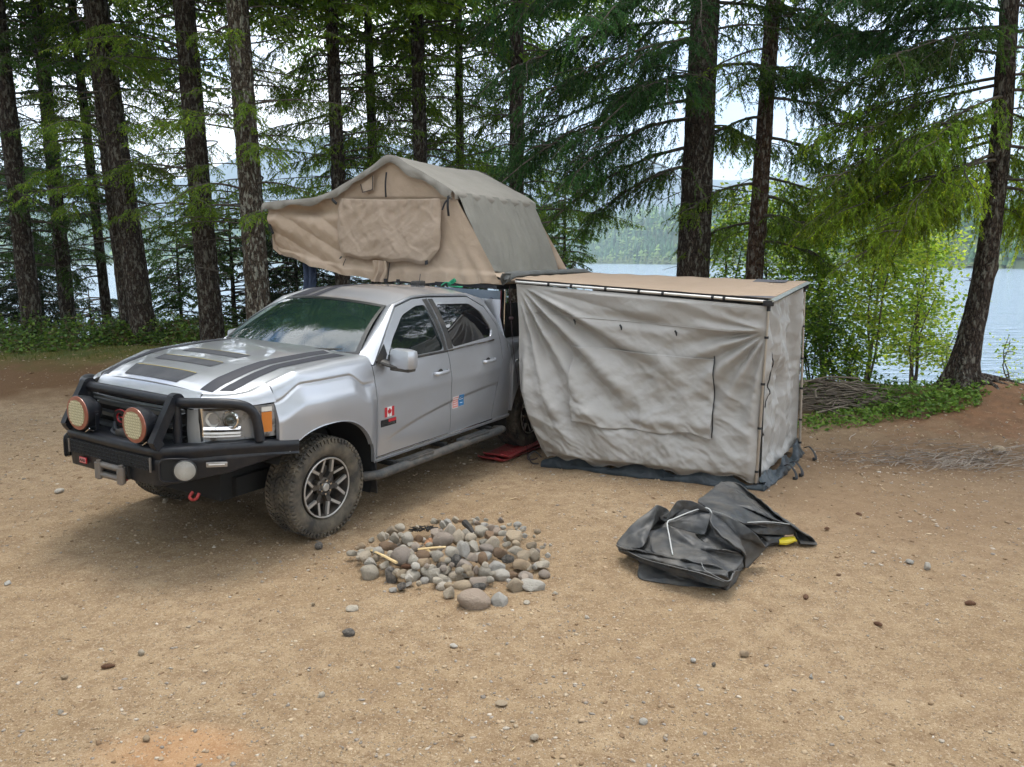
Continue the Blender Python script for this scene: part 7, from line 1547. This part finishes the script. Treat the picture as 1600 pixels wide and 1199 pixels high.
p = zq(600, 165, .055); nm = MB(); r8 = random.Random(8)
for k in range(60): a = r8.uniform(-.1, .08), r8.uniform(-.04, .04); nm.tube([(a[0], a[1], r8.uniform(0, .02)), (a[0] + r8.uniform(-.04, .04), a[1] + r8.uniform(-.02, .02), r8.uniform(.0, .035)), (a[0] + r8.uniform(-.06, .06), a[1] + r8.uniform(-.03, .03), r8.uniform(0, .02))], .0035, 4)
o = nm.obj('charcoal', M_CHAR, sharp=180); o.location = p; tag(o, 'tangle of black burnt twigs at the upper left of the stone heap', 'charcoal')
M_CONE = mat('pine_cone', (.10, .045, .022), .8, col2=(.17, .09, .05), nscale=30)
def pine_cone():
    m = MB(); m.lathe([(.001, -.036), (.010, -.03), (.014, -.01), (.012, .012), (.006, .032), (.001, .038)], (0, 0, 0), 'x', 10)
    for k in range(70):
        t = k / 70; x = -.034 + .068 * t; rr = .019 * (sin(pi * (t * .85 + .12))) + .002; a = k * 2.4; c, s = cos(a), sin(a); q = .0065
        m.add([(x - .004, rr * .5 * c - q * s, rr * .5 * s + q * c), (x - .004, rr * .5 * c + q * s, rr * .5 * s - q * c), (x + .007, (rr + .004) * c, (rr + .004) * s)], [(0, 1, 2)])
    return m
CM = pine_cone().mesh('pine_cone', False)
def cone(u, v, s, rz, lab, h=.012, P=None):
    o = bpy.data.objects.new('pine_cone', CM); COL.objects.link(o)
    if not CM.materials: CM.materials.append(M_CONE)
    o.location = P if P is not None else hit(u, v, h); o.scale = (s * .78, s * .78, s * .78); o.rotation_euler = (0, .1, rz); tag(o, lab, 'pine cone', 'pine cones on the ground')
cone(0, 0, 1.4, .2, 'reddish brown pine cone among the stones behind the big sooty stone', P=zq(490, 400, .07))
for a in ((169, 1041, 1.1, .5, 'dark brown pine cone lying on the bare dirt at the lower left'), (1259, 933, 1.0, 1.2, 'dark pine cone right of the rubber sheet, in open dirt'), (1516, 943, 1.2, .1, 'dark pine cone near the right edge of the clearing'), (1342, 804, 1.1, 1.9, 'rusty brown pine cone right of the rubber sheet and awning'), (1292, 826, .8, .4, 'small dark cone just behind the tip of the rubber sheet'), (1372, 975, .9, 2.2, 'small brown cone in the dirt between two other cones, nearer the camera'), (150, 725, 1., .2, 'dark cone on the dirt left of the bullbar')): cone(*a)
for i, (u, v, rx, ry, key, lab) in enumerate(((545, 993, 20, 13, 'd', 'black angular stone lying alone in front of the fire ring'), (552, 953, 24, 10, 'g', 'flat dark grey stone between the fire ring and the black stone'), (498, 857, 15, 12, 'd', 'black clod near the front tyre'), (12, 913, 17, 6, 'w', 'flat pale stone at the left edge of the dirt'), (221, 1023, 11, 10, 'g', 'small grey stone left of centre in the foreground'),
        (101, 1061, 15, 8, 't', 'flat tan pebble at the lower left'), (503, 1089, 12, 10, 'g', 'rounded grey pebble in the lower middle foreground'), (95, 1116, 11, 9, 'g', 'small grey pebble near the lower left corner'), (229, 1157, 14, 10, 't', 'tan pebble on the orange patch of soil'), (1163, 1025, 15, 13, 't', 'tan rounded pebble in the middle right foreground'), (1005, 1131, 16, 11, 'w', 'pale oval pebble in the lower right foreground'),
        (1267, 1061, 8, 11, 'w', 'small whitish oval pebble standing on edge'), (1083, 1034, 10, 7, 'w', 'small white chip left of the tan rounded pebble'), (708, 1011, 16, 8, 'w', 'greenish white flat chip in front of the fire ring'), (835, 1155, 15, 10, 'g', 'grey stone chip near the bottom edge'), (1449, 890, 17, 14, 'w', 'pale bone coloured stone on the right side'), (1421, 880, 13, 7, 'w', 'flat pale stone beside the bone coloured stone'), (398, 878, 10, 6, 't', 'tan chip in front of the truck bumper'),
        (783, 1100, 20, 5, 't', 'flat tan flake of bark coloured stone'), (489, 946, 9, 6, 't', 'little tan pebble left of the flat dark grey stone'), (823, 943, 14, 5, 'g', 'thin grey chip right of the big tan stone'), (1315, 1124, 9, 8, 'w', 'small pale pebble at the lower right'), (917, 967, 8, 6, 'w', 'tiny white pebble below the rubber sheet'), (152, 651, 22, 8, 'w', 'flat pale stone on the dirt behind the bullbar'), (93, 770, 14, 8, 'w', 'white stone on the dirt left of the winch'), (258, 786, 12, 10, 'g', 'grey pebble in the shadow under the bumper'), (1560, 706, 18, 13, 't', 'tan stone in the debris at the right edge'), (1310, 900, 9, 5, 'b', 'brown chip in the dirt to the right'), (1115, 1040, 8, 6, 'd', 'dark little clod in the right foreground'))):
    p = hit(u, v, .0); k_ = p[1] / 1217.8 * 1.05; place_stone(SM[(i * 5) % 12], p + np.array([0, 0, ry * k_ * .35]), (rx * k_ * .5, rx * k_ * .4, ry * k_ * .5), i * .7, key, lab, 'stone', 'loose stones scattered over the clearing')
bpy.context.view_layer.update()
